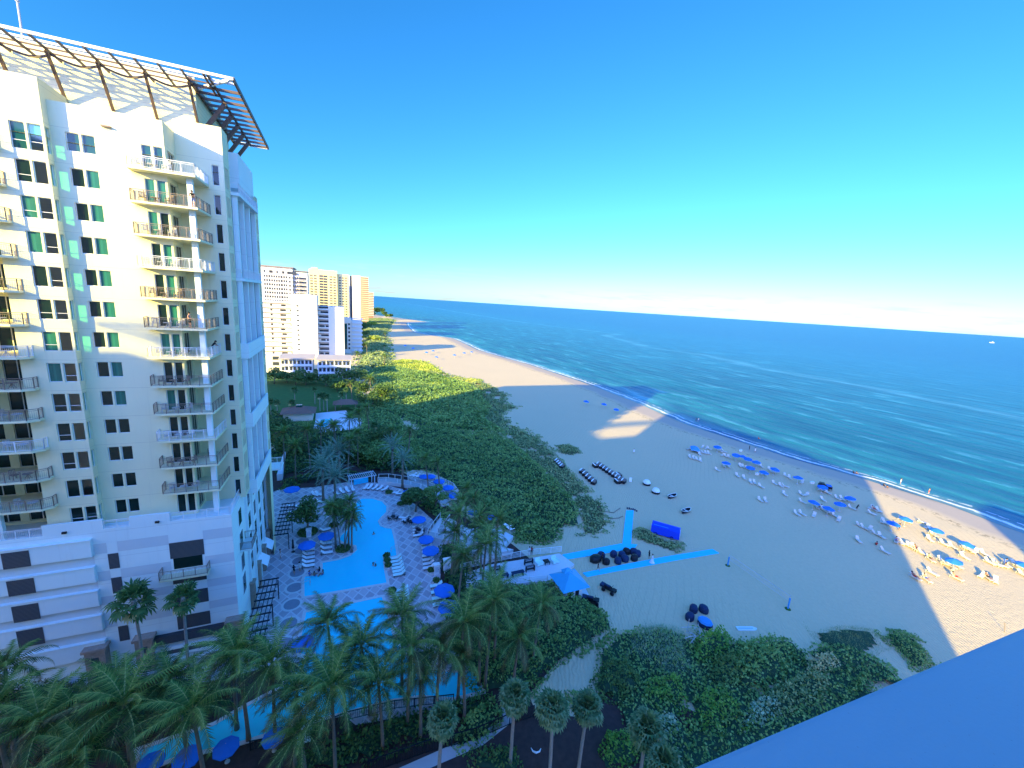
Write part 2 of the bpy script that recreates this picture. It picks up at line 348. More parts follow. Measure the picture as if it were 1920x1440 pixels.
def _deck():
    t = NT('pool_deck_pavers'); o = t.mapping(t.obj(), (1, 1, 1), (0, 0, -GROT)); sp = t.n('ShaderNodeSeparateXYZ'); t.l(o, sp.inputs[0])
    x, y = sp.outputs[0], sp.outputs[1]
    u = t.mathn('ADD', t.mathn('MULTIPLY', x, .62), t.mathn('MULTIPLY', y, .45)); v = t.mathn('SUBTRACT', t.mathn('MULTIPLY', x, .62), t.mathn('MULTIPLY', y, .45))
    fu = t.mathn('ABSOLUTE', t.mathn('SUBTRACT', t.mathn('FRACT', u), .5)); fv = t.mathn('ABSOLUTE', t.mathn('SUBTRACT', t.mathn('FRACT', v), .5))
    line = t.mathn('MAXIMUM', t.mathn('GREATER_THAN', fu, .43), t.mathn('GREATER_THAN', fv, .43))
    ch = t.mathn('GREATER_THAN', t.mathn('MULTIPLY', t.mathn('SUBTRACT', t.mathn('FRACT', t.mathn('MULTIPLY', u, .5)), .5), t.mathn('SUBTRACT', t.mathn('FRACT', t.mathn('MULTIPLY', v, .5)), .5)), 0)
    big = t.noise(.25, 4, .6, o)
    a = t.mix(ch, (.50, .43, .43), (.64, .57, .56)); c = t.mix(line, a, (.78, .74, .72)); c = t.mix(t.mathn('MULTIPLY', big, .3), c, (.44, .38, .38))
    br = t.n('ShaderNodeTexBrick'); br.inputs['Scale'].default_value = 4; br.inputs['Color1'].default_value = (1, 1, 1, 1); br.inputs['Color2'].default_value = (.86, .86, .86, 1); br.inputs['Mortar'].default_value = (.6, .6, .6, 1); t.l(o, br.inputs['Vector'])
    mu = t.n('ShaderNodeMix', data_type='RGBA', blend_type='MULTIPLY'); mu.inputs[0].default_value = .6; t.l(c, mu.inputs[6]); t.l(br.outputs[0], mu.inputs[7])
    t.princ(mu.outputs[2], .8, .2); return t.mat
M['deck'] = _deck()
M['medallion'] = mat('medallion_paver', (.27, .27, .30), .8, .2, 2)
M['coping'] = mat('pale_coping', (.66, .64, .60), .7, .08, 2)
M['soil'] = mat('dark_mulch', (.07, .042, .034), .95, .5, 1.5, bump=.6, bs=6)
M['lawn'] = mat('lawn_grass', (.05, .13, .025), .95, .35, .5, bump=.6, bs=8)
M['blue_canvas'] = mat('blue_canvas', (.02, .18, .64), .75, .08, 2)
M['light_blue'] = mat('light_blue_canvas', (.05, .30, .62), .75, .08, 2)
M['blue_tarp'] = mat('bright_blue_tarp', (.01, .06, .65), .6, .1, 1)
M['cushion'] = mat('white_cushion', (.90, .90, .88), .85, .05, 3)
M['mint'] = mat('mint_cushion', (.66, .90, .84), .85, .05, 3)
M['beach_cushion'] = mat('beige_sling', (.66, .61, .50), .85, .1, 3)
M['frame_dark'] = mat('dark_frame', (.02, .022, .03), .6, .1)
M['frame_pale'] = mat('pale_frame', (.55, .54, .50), .6, .1)
M['mat_blue'] = mat('beach_access_mat', (.03, .62, .88), .9, .1, 2, bump=.3, bs=30)
M['black'] = mat('black_plastic', (.012, .013, .018), .45, .2)
M['navy'] = mat('navy_cover', (.012, .03, .08), .7, .3, 2)
M['hull'] = mat('white_hull', (.72, .80, .74), .4, .04)
M['hull_dark'] = mat('dark_hull', (.025, .03, .04), .4, .1)
M['tin_blue'] = mat('blue_metal_roof', (.05, .40, .62), .45, .08)
M['wood'] = mat('weathered_wood', (.22, .17, .13), .9, .25, 4)
M['bark'] = mat('palm_trunk', (.20, .165, .125), .95, .3, 6, bump=.6, bs=10)
M['bark_pale'] = mat('pale_palm_trunk', (.34, .30, .25), .95, .3, 6, bump=.6, bs=10)
M['roof_brown'] = mat('brown_shingle_roof', (.22, .13, .09), .9, .25, 2)
M['roof_tan'] = mat('tan_roof_gravel', (.52, .44, .36), .95, .15, .3)
M['yellow_wall'] = mat('yellow_stucco', (.80, .66, .30), .85, .05, .1)
M['cream_wall'] = mat('cream_stucco_far', (.76, .68, .54), .85, .05, .1)
M['white_wall'] = mat('white_stucco_far', (.74, .71, .62), .85, .04, .05)
M['brown_wall'] = mat('brown_facade', (.30, .19, .13), .85, .1, .1)
M['blue_wall'] = mat('white_wall_shade_tint', (.62, .68, .74), .85, .05, .1)  # white wall with the blue of shade put into its colour
M['far_glass'] = glass('far_window_glass', (.05, .06, .075), .2, .4)
M['stripe_grey'] = mat('shadow_line_and_roof_grey', (.24, .20, .19), .9, .1)
M['skin'] = mat('skin', (.48, .27, .18), .6, .08, 4)
M['skin_dark'] = mat('tanned_skin', (.27, .14, .09), .6, .08, 4)
M['hair'] = mat('dark_hair', (.02, .014, .01), .7, .2)
M['cloth_black'] = mat('black_cloth', (.01, .01, .014), .85, .2)
M['cloth_white'] = mat('white_cloth', (.75, .75, .74), .85, .05)
M['cloth_red'] = mat('red_cloth', (.5, .04, .03), .85, .1)
M['cloth_blue'] = mat('blue_cloth', (.03, .10, .42), .85, .1)
def _parapet():
    t = NT('parapet_paint'); o = t.obj(); c = t.mix(t.noise(1.2, 4, .6, o), (.24, .36, .42), (.30, .43, .49))
    sm = t.ramp(t.noise(3.0, 5, .7, t.mapping(o, (.5, 3, 1))), [(.52, (0, 0, 0)), (.75, (1, 1, 1))]); c = t.mix(t.mathn('MULTIPLY', sm, .22), c, (.18, .25, .30))
    sk = t.n('ShaderNodeTexVoronoi'); sk.inputs['Scale'].default_value = 60; t.l(o, sk.inputs['Vector']); dotm = t.mathn('LESS_THAN', sk.outputs['Distance'], .07); c = t.mix(t.mathn('MULTIPLY', dotm, .35), c, (.2, .2, .2))
    t.princ(c, .42, .4, normal=t.bump(t.noise(160, 3, .6, o), .15, .004)); return t.mat
M['parapet'] = _parapet()
M['own_wall'] = mat('own_stucco', (.90, .90, .88), .85, .05, .1)
# foliage
M['palm'] = leafmat('coconut_frond', (.018, .06, .014), (.045, .13, .026), (.15, .25, .05), .25)
M['palm_light'] = leafmat('coconut_frond_light', (.06, .16, .03), (.14, .28, .05), (.30, .42, .10), .25)
M['rachis'] = mat('frond_midrib', (.34, .38, .12), .6, .2, 3)
M['palm_dark'] = leafmat('coconut_frond_old', (.04, .06, .018), (.09, .10, .035), (.22, .19, .08), .3)
M['palm_silver'] = leafmat('silver_date_frond', (0.138, 0.261, 0.193), (0.235, 0.386, 0.275), (0.413, 0.579, 0.386), .2)
M['fan'] = leafmat('fan_leaf', (.03, .10, .03), (.07, .19, .05), (.17, .29, .09), .25)
M['sabal'] = leafmat('sabal_leaf', (.05, .13, .04), (.13, .25, .08), (.30, .38, .18), .25)
M['grape'] = leafmat('sea_grape_leaf', (.09, .19, .045), (.19, .37, .09), (.36, .52, .14), .2)
M['dune_olive'] = leafmat('dune_olive_leaf', (0.123, 0.235, 0.083), (0.235, 0.344, 0.123), (0.468, 0.523, 0.206), .2)
M['dune_dry'] = leafmat('dry_dune_grass', (0.386, 0.386, 0.165), (0.661, 0.579, 0.248), (0.700, 0.700, 0.358), .2)
M['bright'] = leafmat('bright_green_leaf', (.07, .22, .03), (.14, .36, .045), (.30, .50, .09), .25)
M['silver_bush'] = leafmat('silvery_leaf', (0.165, 0.303, 0.193), (0.275, 0.441, 0.248), (0.523, 0.661, 0.386), .2)
M['dark_leaf'] = leafmat('dark_tree_leaf', (.04, .10, .03), (.09, .19, .045), (.19, .30, .07), .2)
M['gold_leaf'] = leafmat('yellow_green_leaf', (0.275, 0.468, 0.055), (0.606, 0.700, 0.083), (0.700, 0.700, 0.165), .3)
M['purple'] = leafmat('burgundy_leaf', (0.097, 0.033, 0.049), (0.165, 0.055, 0.077), (0.110, 0.138, 0.055), .2)
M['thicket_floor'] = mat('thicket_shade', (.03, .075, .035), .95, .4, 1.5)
M['dune_floor'] = mat('dune_ground_cover', (.10, .12, .05), .95, .4, .8, bump=.5, bs=3)
def smoothstep(x): x = np.clip(x, 0, 1); return x*x*(3-2*x)
def vnoise(x, y, scale, seed=0):
    """value noise on numpy arrays"""
    x = np.asarray(x)/scale+seed*17.3; y = np.asarray(y)/scale-seed*9.1
    xi = np.floor(x).astype(np.int64); yi = np.floor(y).astype(np.int64); fx = smoothstep(x-xi); fy = smoothstep(y-yi)
    def h(a, b):
        n = (a*374761393+b*668265263+seed*1442695) & 0x7fffffff; n = ((n ^ (n >> 13))*1274126177) & 0x7fffffff
        return ((n ^ (n >> 16)) & 0xffff)/65535.0
    return (h(xi, yi)*(1-fx)+h(xi+1, yi)*fx)*(1-fy)+(h(xi, yi+1)*(1-fx)+h(xi+1, yi+1)*fx)*fy
def inpoly(x, y, poly):
    x = np.asarray(x); y = np.asarray(y); r = np.zeros(x.shape, bool); n = len(poly)
    for i in range(n):
        x0, y0 = poly[i]; x1, y1 = poly[(i+1) % n]
        c = ((y0 > y) != (y1 > y)) & (x < (x1-x0)*(y-y0)/((y1-y0) if y1 != y0 else 1e-9)+x0); r ^= c
    return r
def GP(*pts, z=0.0): return [G(u, v, z) for u, v in pts]
ORD = ['first', 'second', 'third', 'fourth', 'fifth', 'sixth', 'seventh', 'eighth', 'ninth', 'tenth', 'eleventh', 'twelfth', 'thirteenth', 'fourteenth', 'fifteenth', 'sixteenth', 'seventeenth', 'eighteenth', 'nineteenth', 'twentieth',
       '21st', '22nd', '23rd', '24th', '25th', '26th', '27th', '28th', '29th', '30th', '31st', '32nd', '33rd', '34th', '35th', '36th', '37th', '38th', '39th', '40th']
def order_labels(objs, base, lead='', tail='from the left'):
    """name each of a set by its place in the photo, left to right"""
    s = sorted(objs, key=lambda o: proj(*o.matrix_world.translation)[0] if False else proj(o.location[0], o.location[1], o.location[2])[0])
    for i, o in enumerate(s):
        o['label'] = f"{base}, {'leftmost' if i == 0 else ('rightmost' if i == len(s)-1 else ORD[i]+' '+tail)}" if len(s) > 1 else base
def cluster_labels(objs, base, marks, join='beside'):
    """label = base + place among its neighbours + the nearest landmark; marks: list of (phrase, x, y)"""
    cl = {}
    for o in objs:
        x, y = o.location[0], o.location[1]
        ph = min(marks, key=lambda m: (m[1]-x)**2+(m[2]-y)**2)[0]; cl.setdefault(ph, []).append(o)
    for ph, os_ in cl.items():
        os_.sort(key=lambda o: proj(o.location[0], o.location[1], o.location[2])[0])
        for i, o in enumerate(os_):
            if len(os_) == 1: w = ''
            elif len(os_) == 2: w = ['left one ', 'right one '][i]
            else: w = 'leftmost ' if i == 0 else ('rightmost ' if i == len(os_)-1 else ORD[i]+' from left ')
            o['label'] = f"{base}, {w}{join} {ph}"
# ---------------------------------------------------------------- world and sun
w = bpy.data.worlds.new('World'); SC.world = w; w.use_nodes = True; nt = w.node_tree; nt.nodes.clear()
sky = nt.nodes.new('ShaderNodeTexSky'); sky.sky_type = 'NISHITA'; sky.sun_disc = False
sky.sun_elevation = R(SUN_EL); sky.sun_rotation = R(SUN_AZ+180); sky.altitude = 0; sky.air_density = 1.0; sky.dust_density = .3; sky.ozone_density = 3.0
# the deep saturated blue of this afternoon sky: a grade per channel on the physical sky
EXPO = 1.5
sepc = nt.nodes.new('ShaderNodeSeparateColor'); nt.links.new(sky.outputs[0], sepc.inputs[0]); cmb = nt.nodes.new('ShaderNodeCombineColor')
for i_, (kk_, pw_) in enumerate([(.98, 1.47), (1.62, 1.06), (2.15, .95)]):
    m1 = nt.nodes.new('ShaderNodeMath'); m1.operation = 'MULTIPLY'; m1.inputs[1].default_value = .15; nt.links.new(sepc.outputs[i_], m1.inputs[0])
    m2 = nt.nodes.new('ShaderNodeMath'); m2.operation = 'POWER'; m2.inputs[1].default_value = pw_; nt.links.new(m1.outputs[0], m2.inputs[0])
    m3 = nt.nodes.new('ShaderNodeMath'); m3.operation = 'MULTIPLY'; m3.inputs[1].default_value = kk_/.15/2**EXPO; nt.links.new(m2.outputs[0], m3.inputs[0]); nt.links.new(m3.outputs[0], cmb.inputs[i_])
# a thin bank of distant cloud low over the sea
tc = nt.nodes.new('ShaderNodeTexCoord'); sp = nt.nodes.new('ShaderNodeSeparateXYZ'); nt.links.new(tc.outputs['Generated'], sp.inputs[0])
mp = nt.nodes.new('ShaderNodeMapping'); mp.inputs['Scale'].default_value = (5, 5, 42); nt.links.new(tc.outputs['Generated'], mp.inputs[0])
ns = nt.nodes.new('ShaderNodeTexNoise'); ns.inputs['Scale'].default_value = 2.0; ns.inputs['Detail'].default_value = 6; ns.inputs['Roughness'].default_value = .62; nt.links.new(mp.outputs[0], ns.inputs['Vector'])
r1 = nt.nodes.new('ShaderNodeMapRange'); r1.inputs[1].default_value = .5; r1.inputs[2].default_value = .72; nt.links.new(ns.outputs['Fac'], r1.inputs[0])
r2 = nt.nodes.new('ShaderNodeMapRange'); r2.inputs[1].default_value = .085; r2.inputs[2].default_value = .03; nt.links.new(sp.outputs[2], r2.inputs[0])
r3 = nt.nodes.new('ShaderNodeMath'); r3.operation = 'MULTIPLY'; nt.links.new(r1.outputs[0], r3.inputs[0]); nt.links.new(r2.outputs[0], r3.inputs[1])
r4 = nt.nodes.new('ShaderNodeMath'); r4.operation = 'MULTIPLY'; nt.links.new(r3.outputs[0], r4.inputs[0]); r4.inputs[1].default_value = .75
mx = nt.nodes.new('ShaderNodeMix'); mx.data_type = 'RGBA'; nt.links.new(r4.outputs[0], mx.inputs[0]); 
zb_ = nt.nodes.new('ShaderNodeMapRange'); zb_.interpolation_type = 'SMOOTHSTEP'; zb_.inputs[1].default_value = .30; zb_.inputs[2].default_value = .92; zb_.inputs[3].default_value = 1.0; zb_.inputs[4].default_value = 2.1; dp_ = nt.nodes.new('ShaderNodeVectorMath'); dp_.operation = 'DOT_PRODUCT'; nt.links.new(tc.outputs['Generated'], dp_.inputs[0]); dp_.inputs[1].default_value = (.15, -.62, .77); nt.links.new(dp_.outputs['Value'], zb_.inputs[0])
zb_.inputs[3].default_value = 0.0; zb_.inputs[4].default_value = 1.0
zc_ = nt.nodes.new('ShaderNodeMix'); zc_.data_type = 'RGBA'; nt.links.new(zb_.outputs[0], zc_.inputs[0]); zc_.inputs[6].default_value = (1, 1, 1, 1); zc_.inputs[7].default_value = (7.0, 2.9, 3.8, 1); zc_.clamp_result = False  # extra sky glow added overhead and to the south to lift the shade
vm_ = nt.nodes.new('ShaderNodeVectorMath'); vm_.operation = 'MULTIPLY'; nt.links.new(cmb.outputs[0], vm_.inputs[0]); nt.links.new(zc_.outputs[2], vm_.inputs[1])
nt.links.new(vm_.outputs[0], mx.inputs[6]); mx.inputs[7].default_value = (1.75, 1.62, 1.80, 1)
bg = nt.nodes.new('ShaderNodeBackground'); bg.inputs[1].default_value = .15; nt.links.new(mx.outputs[2], bg.inputs[0])
wo = nt.nodes.new('ShaderNodeOutputWorld'); nt.links.new(bg.outputs[0], wo.inputs[0])
sd = bpy.data.lights.new('sun', 'SUN'); sd.energy = 5.0; sd.angle = R(.55); sd.color = (1.0, .78, .16)
so = bpy.data.objects.new('sun', sd); COL.objects.link(so)
dv = Vector((math.sin(R(SUN_AZ))*math.cos(R(SUN_EL)), math.cos(R(SUN_AZ))*math.cos(R(SUN_EL)), -math.sin(R(SUN_EL))))
so.rotation_euler = dv.to_track_quat('-Z', 'Y').to_euler(); so.location = (0, -50, 120)
SC.view_settings.view_transform = 'Standard'; SC.view_settings.look = 'None'; SC.view_settings.gamma = 1; SC.view_settings.exposure = EXPO
SC.cycles.max_bounces = 6; SC.cycles.diffuse_bounces = 3; SC.cycles.glossy_bounces = 3; SC.cycles.transparent_max_bounces = 6
SC.cycles.use_denoising = True; SC.cycles.sample_clamp_indirect = 6; SC.cycles.caustics_reflective = False; SC.cycles.caustics_refractive = False
# ---------------------------------------------------------------- shoreline
SHORE = [(-2500, 1330), (-400, 341), (0, 163), (60, 135), (88.9, 122.4), (100.3, 119.4), (109, 113.5), (119.1, 106.6), (129.5, 97.3), (145.1, 88.1), (163.7, 76.3), (180, 71.5), (201.7, 65.3), (225, 56), (249.2, 46.2), (280, 30), (309.2, 15.4), (345, -8),
         (387, -32.6), (440, -52), (490, -72), (515, -104), (545, -133), (600, -152), (680, -178), (745, -196), (790, -182), (812, -172), (832, -196), (870, -228), (968, -330), (1200, -520), (3000, -1700), (40000, -26000)]
_sy = np.array([p[0] for p in SHORE]); _sx = np.array([p[1] for p in SHORE])
def shore_x(y): return np.interp(y, _sy, _sx)
def strip_sheet(name, dcols, yrows, zf, material):
    D, Y = np.meshgrid(np.array(dcols, float), np.array(yrows, float)); X = shore_x(Y)+D; Z = zf(D, X, Y)
    n, m = D.shape; V = np.stack([X.ravel(), Y.ravel(), Z.ravel()], 1)
    i = np.arange((n-1)*(m-1)); r = i//(m-1); c = i % (m-1); a = r*m+c
    F = np.stack([a, a+1, a+m+1, a+m], 1)
    me = npmesh(name, V, F, material, smooth=True)
    at = me.attributes.new('shore', 'FLOAT', 'POINT'); at.data.foreach_set('value', D.ravel().astype(np.float32))
    return link(name, me)
ys = list(np.arange(-60, 260, 3.0))+list(np.arange(260, 560, 8.0))+list(np.arange(560, 1000, 12.0))
ys = [-2500, -1200, -500, -200, -100]+ys+[1000, 1060, 1150, 1300, 1600, 2200, 3200, 5000, 9000, 18000, 40000]
dg = [-9000, -3000, -1200, -600, -350]+list(np.arange(-250, -24, 6.0))+list(np.arange(-24, 6, 1.5))+[8, 14, 24]
def gz(D, X, Y):
    z = np.where(D > -14, -(D+14)*.045-.0, 0.0)
    bumpy = (vnoise(X, Y, 3.1, 3)-.5)*.10+(vnoise(X, Y, 9, 4)-.5)*.16
    on = smoothstep((X-24-(-0.35)*(Y-70))/8)*smoothstep((-D-14)/6)*smoothstep((260-Y)/60)*smoothstep((X+90)/20)
    return z+bumpy*on*(np.abs(Y) < 400)
tag(strip_sheet('beach_ground', dg, ys, gz, M['sand']), kind='structure')
dw = list(np.arange(-3, 12, 1.5))+[14, 18, 24, 32, 45, 60, 80, 110, 150, 200, 280, 400, 600, 900, 1400, 2200, 3500, 6000, 12000, 25000, 60000]
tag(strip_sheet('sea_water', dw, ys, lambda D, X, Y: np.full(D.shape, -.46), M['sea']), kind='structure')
# ---------------------------------------------------------------- ground sheets
def ground_sheet(name, pts, z, m):
    return tag(MB().sheet(pts, z).build(name, m), kind='structure')
SOIL = [(-140, -5), (-62, 34), (-36, 41), (-24, 46), (-8, 57), (0, 56.5), (8, 52), (6.5, 44), (7.5, 37), (13, 33), (14, 20), (10, 2), (-140, -40)]
ground_sheet('garden_soil', [(-140, -60), (-140, 80), (-60, 100), (-60, 128), (-34, 126), (-31, 102), (-20, 92), (-10, 79), (2, 69), (9, 60), (11, 57), (15, 55), (16, 51.5), (13.5, 48.5), (8, 44), (4.2, 39.2), (5.0, 37.2), (9.5, 37), (12.5, 40), (14.5, 42.5), (20, 40), (40, 30), (40, -60)], .012, M['soil'])
ground_sheet('north_lawn', [(-260, 120), (-62, 112), (-48, 128), (-52, 150), (-63, 172), (-78, 200), (-84, 214), (-260, 230)], .024, M['lawn'])
PD = [(-34.2, 39.8), (-24.6, 41), (-14, 34.6), (-3.2, 37.4), (-0.2, 41.5), (-5.5, 46.5), (-7.8, 51), (-9.4, 57), (-10.2, 63.5), (-11.2, 70), (-14.5, 76), (-20, 82.5), (-24, 88.5), (-31, 91), (-38, 90), (-44, 86.5), (-50.5, 84.5), (-53, 80)]
ground_sheet('pool_deck', PD+[(-52, 78), (-33.5, 44)], .04, M['deck'])
# round medallions laid in the paving along the hotel wall
md = MB()
for i, b in enumerate([-3.2, .4, 4.1, 7.8, 11.4, 14.6, 17.6, 20.4]):
    cx, cy = L2W(4.0+.02*i, b)
    md.lathe([(0, 0), (1.05, 0)], 28, (cx, cy, .046), 0); md.lathe([(1.05, 0), (1.4, 0)], 28, (cx, cy, .046), 1)
tag(md.build('paving_medallions', [M['medallion'], M['coping']]), kind='structure')
def offset_poly(p, d):
    n = len(p); area = sum(p[i][0]*p[(i+1) % n][1]-p[(i+1) % n][0]*p[i][1] for i in range(n)); sg = 1 if area > 0 else -1; out = []
    for i in range(n):
        a, b, c = Vector(p[i-1]), Vector(p[i]), Vector(p[(i+1) % n]); d1 = (b-a).normalized(); d2 = (c-b).normalized()
        n1 = Vector((d1.y, -d1.x))*sg; n2 = Vector((d2.y, -d2.x))*sg; nn = (n1+n2)
        nn = nn/max(nn.length_squared/2, .35); out.append(tuple(b+nn*d))
    return out
def smooth_poly(p, k=1):
    for _ in range(k):
        q = []
        for i in range(len(p)):
            a, b = p[i], p[(i+1) % len(p)]; q += [(a[0]*.75+b[0]*.25, a[1]*.75+b[1]*.25), (a[0]*.25+b[0]*.75, a[1]*.25+b[1]*.75)]
        p = q
    return p
Z5 = lambda x, y: (500+x/4.115, 780+y/4.115)
P1px = [Z5(292, 1396), Z5(290, 1262), Z5(300, 1240), Z5(432, 1228), Z5(432, 1135), Z5(560, 1112), Z5(650, 1078), Z5(698, 1035), Z5(690, 1003), Z5(640, 988), Z5(585, 975), Z5(562, 955), Z5(575, 925), Z5(625, 880), Z5(655, 820), Z5(672, 740), Z5(700, 660), Z5(740, 638), Z5(820, 640), Z5(890, 662), Z5(925, 700), Z5(922, 745), Z5(880, 785), Z5(858, 815), Z5(875, 850), Z5(915, 865), Z5(962, 872), Z5(985, 960), Z5(1003, 1080), Z5(900, 1095), Z5(905, 1180), Z5(925, 1290)]
P1 = [G(*p) for p in P1px]
P2 = GP((574, 1149), (640, 1136), (716, 1120), (728, 1160), (738, 1200), (762, 1236), (800, 1256), (850, 1262), (896, 1258), (903, 1296), (850, 1309), (790, 1304), (735, 1312), (640, 1337), (530, 1366), (455, 1390), (395, 1404), (330, 1420), (262, 1445), (262, 1408), (330, 1385), (400, 1362), (455, 1330), (530, 1290), (562, 1245), (566, 1190))
for nm, P in (('main', P1), ('lower', P2)):
    tag(MB().sheet(P, .055).build('pool_water', M['pool']), kind='structure')
    out = offset_poly(P, .42); n = len(P); c = MB()
    for i in range(n):
        j = (i+1) % n; a, b, a2, b2 = P[i], P[j], out[i], out[j]
        c.add([(a[0], a[1], .03), (b[0], b[1], .03), (b[0], b[1], .11), (a[0], a[1], .11), (a2[0], a2[1], .11), (b2[0], b2[1], .11), (a2[0], a2[1], .03), (b2[0], b2[1], .03)], [(0, 1, 2, 3)[::-1], (3, 2, 5, 4)[::-1], (4, 5, 7, 6)[::-1]])
    o = c.build('pool_coping', M['coping']); tag(o, f'pale stone edge around the {nm} blue swimming pool', 'pool edge', 'pool edges')
# curved sunning steps by the main pool (three pale arcs)
arc = MB()
cx, cy = G(*Z5(880, 740))
for k, (r0, r1) in enumerate([(4.5, 4.8), (5.7, 6.0), (7.0, 7.3)]):
    for i in range(22):
        t0 = R(-75+i*7); t1 = t0+R(7)
        c_ = [(cx+r*math.cos(t), cy+r*math.sin(t)) for r in (r0, r1) for t in (t0, t1)]
        if all(inpoly([p[0]], [p[1]], PD)[0] and not inpoly([p[0]], [p[1]], P1)[0] for p in c_):
            arc.add([(p[0], p[1], .048) for p in (c_[0], c_[2], c_[3], c_[1])], [(0, 1, 2, 3)])
tag(arc.build('curved_paving_bands', M['coping']), kind='structure')
# sandy path and white walk at the bottom
WALK = GP((700, 1462), (890, 1378), (944, 1352), (937, 1300), (962, 1292), (972, 1345), (905, 1398), (740, 1470))
ground_sheet('service_walk', WALK, .05, M['concrete'])
# ---------------------------------------------------------------- the hotel tower on the left
tower = empty('hotel_tower', (TO[0], TO[1], 0), GROT, 'tall cream hotel tower with stacked balconies and steel roof trellis above striped podium', 'building')
SLAB = [54.4-3.05*k for k in range(12)]           # underside of the twelve balcony slabs
FLT = [54.6-3.05*k for k in range(13)]            # floor levels above the podium deck
PT = 17.75                                        # podium deck
S_, Ea = (0, -1), (1, 0)                          # outward normals: south, east
wb = MB()
opC1, opC1s, opC2, opD, opSD, opCW, opE1, opL, opF = [], [], [], [], [], [], [], [], []
for k, f in enumerate(FLT):
    t = f+2.35; h = 2.2 if k == 0 else 1.88
    opC1 += [(-15.18, -14.18, t-h, t), (-14.02, -13.1, t-h, t)]
    opC1s += [(-.82, -.25, t-h, t)]
    opC2 += [(-11.9, -10.97, t-1.58, t), (-10.8, -9.87, t-1.58, t)]
    opD += [(-6.45, -5.68, f+.05, t), (-5.5, -4.78, f+.05, t)]
    opSD += [(.55, 2.6, f+.05, t)]
    if k > 0 or True: opCW += [(-1.5, -.88, f+.15, f+2.2)]
    opE1 += [(3.4, 3.85, f+.1, f+2.3), (4.0, 4.45, f+.1, f+2.3), (4.6, 5.05, f+.1, f+2.3)]
    opL += [(-22.6, -20.6, f+.05, t), (-19.9, -17.9, f+.05, t)]
    opF += [(17.9, 18.4, f+.2, f+2.2), (18.55, 19.05, f+.2, f+2.2)]
wb.facade((0, -1), (1, 0), S_, -17, -12.9, PT, 60.8, opC1)
wb.facade((0, -1), (1, 0), S_, -45, -24, PT, 60.8, [])
wb.facade((-12.9, 0), (0, 1), Ea, -1, -.1, PT, 59.4, opC1s)
wb.add([(-12.9, -1, 59.4), (-12.9, 3.6, 59.4), (-12.9, 3.6, 60.8), (-12.9, -1, 60.8)], [(0, 1, 2, 3)])
wb.facade((0, -.1), (1, 0), S_, -12.9, -4.6, PT, 59.4, opC2+opD)
wb.facade((-4.6, 0), (0, 1), Ea, -.1, 3.0, PT, 59.4, opSD)
wb.facade((0, 3.0), (1, 0), S_, -4.6, -.4, PT, 60.7, opCW)
wb.facade((-.4, 0), (0, 1), Ea, 3.0, 5.5, PT, 60.7, opE1)
wb.facade((0, 2.0), (1, 0), S_, -24, -17, PT, 60.8, opL)
wb.add([(-17, -1, PT), (-17, 2, PT), (-17, 2, 60.8), (-17, -1, 60.8)], [(3, 2, 1, 0)])
wb.add([(-24, -1, PT), (-24, 2, PT), (-24, 2, 60.8), (-24, -1, 60.8)], [(0, 1, 2, 3)])
wb.box(-24, -17, -1, 2, 57.6, 60.8)                      # closes the head of the left balcony bay
wb.facade((.1, 0), (0, 1), Ea, 17.5, 19.5, 0, 56.2, opF)
wb.facade((-1.9, 0), (0, 1), Ea, 5.5, 17.5, PT, 56.2, [], m=1)
wb.add([(-.4, 5.5, PT), (-1.9, 5.5, PT), (-1.9, 5.5, 57), (-.4, 5.5, 57)], [(0, 1, 2, 3)], 1)
wb.add([(-1.9, 17.5, PT), (.1, 17.5, PT), (.1, 17.5, 56.2), (-1.9, 17.5, 56.2)], [(0, 1, 2, 3)], 1)
# back and hidden faces
wb.add([(.1, 19.5, 0), (-14, 19.5, 0), (-14, 19.5, 56.2), (.1, 19.5, 56.2)], [(0, 1, 2, 3)])
wb.add([(-14, 19.5, 0), (-14, 32, 0), (-14, 32, 60.8), (-14, 19.5, 60.8)], [(0, 1, 2, 3)])
wb.add([(-14, 32, 0), (-80, 32, 0), (-80, 32, 60.8), (-14, 32, 60.8)], [(0, 1, 2, 3)])
wb.add([(-80, 32, 0), (-80, 12, 0), (-80, 12, 60.8), (-80, 32, 60.8)], [(0, 1, 2, 3)])
wb.add([(-80, 12, 0), (-45, 12, 0), (-45, 12, 60.8), (-80, 12, 60.8)], [(0, 1, 2, 3)])
wb.add([(-45, 12, 0), (-45, -1, 0), (-45, -1, 60.8), (-45, 12, 60.8)], [(0, 1, 2, 3)])
# roof decks (lower roof behind the parapets)
wb.sheet([(-45, -1), (-12.9, -1), (-12.9, -.1), (-4.6, -.1), (-4.6, 3.0), (-.4, 3.0), (-.4, 5.5), (-1.9, 5.5), (-1.9, 17.5), (.1, 17.5), (.1, 19.5), (-14, 19.5), (-14, 32), (-80, 32), (-80, 12), (-45, 12)], 56.1)
# inner faces of the parapets
for (x0, y0, x1, y1, z) in [(-24, -.75, -12.9, -.75, 60.8), (-12.9, .15, -4.6, .15, 59.4), (-4.6, 3.25, -.65, 3.25, 60.7), (-.65, 3.25, -.65, 5.5, 60.7)]:
    wb.add([(x0, y0, 56.1), (x1, y1, 56.1), (x1, y1, z), (x0, y0, z)], [(3, 2, 1, 0)])
for (x0, x1, y0, y1, z) in [(-45, -12.9, -1, -.75, 60.8), (-12.9, -4.6, -.1, .15, 59.4), (-4.6, -.4, 3.0, 3.25, 60.7), (-.65, -.4, 3.25, 5.5, 60.7)]:
    wb.add([(x0, y0, z), (x1, y0, z), (x1, y1, z), (x0, y1, z)], [(0, 1, 2, 3)])
wb.add([(-.65, 5.5, 56.1), (-.4, 5.5, 56.1), (-.4, 5.5, 60.7), (-.65, 5.5, 60.7)], [(0, 1, 2, 3)])
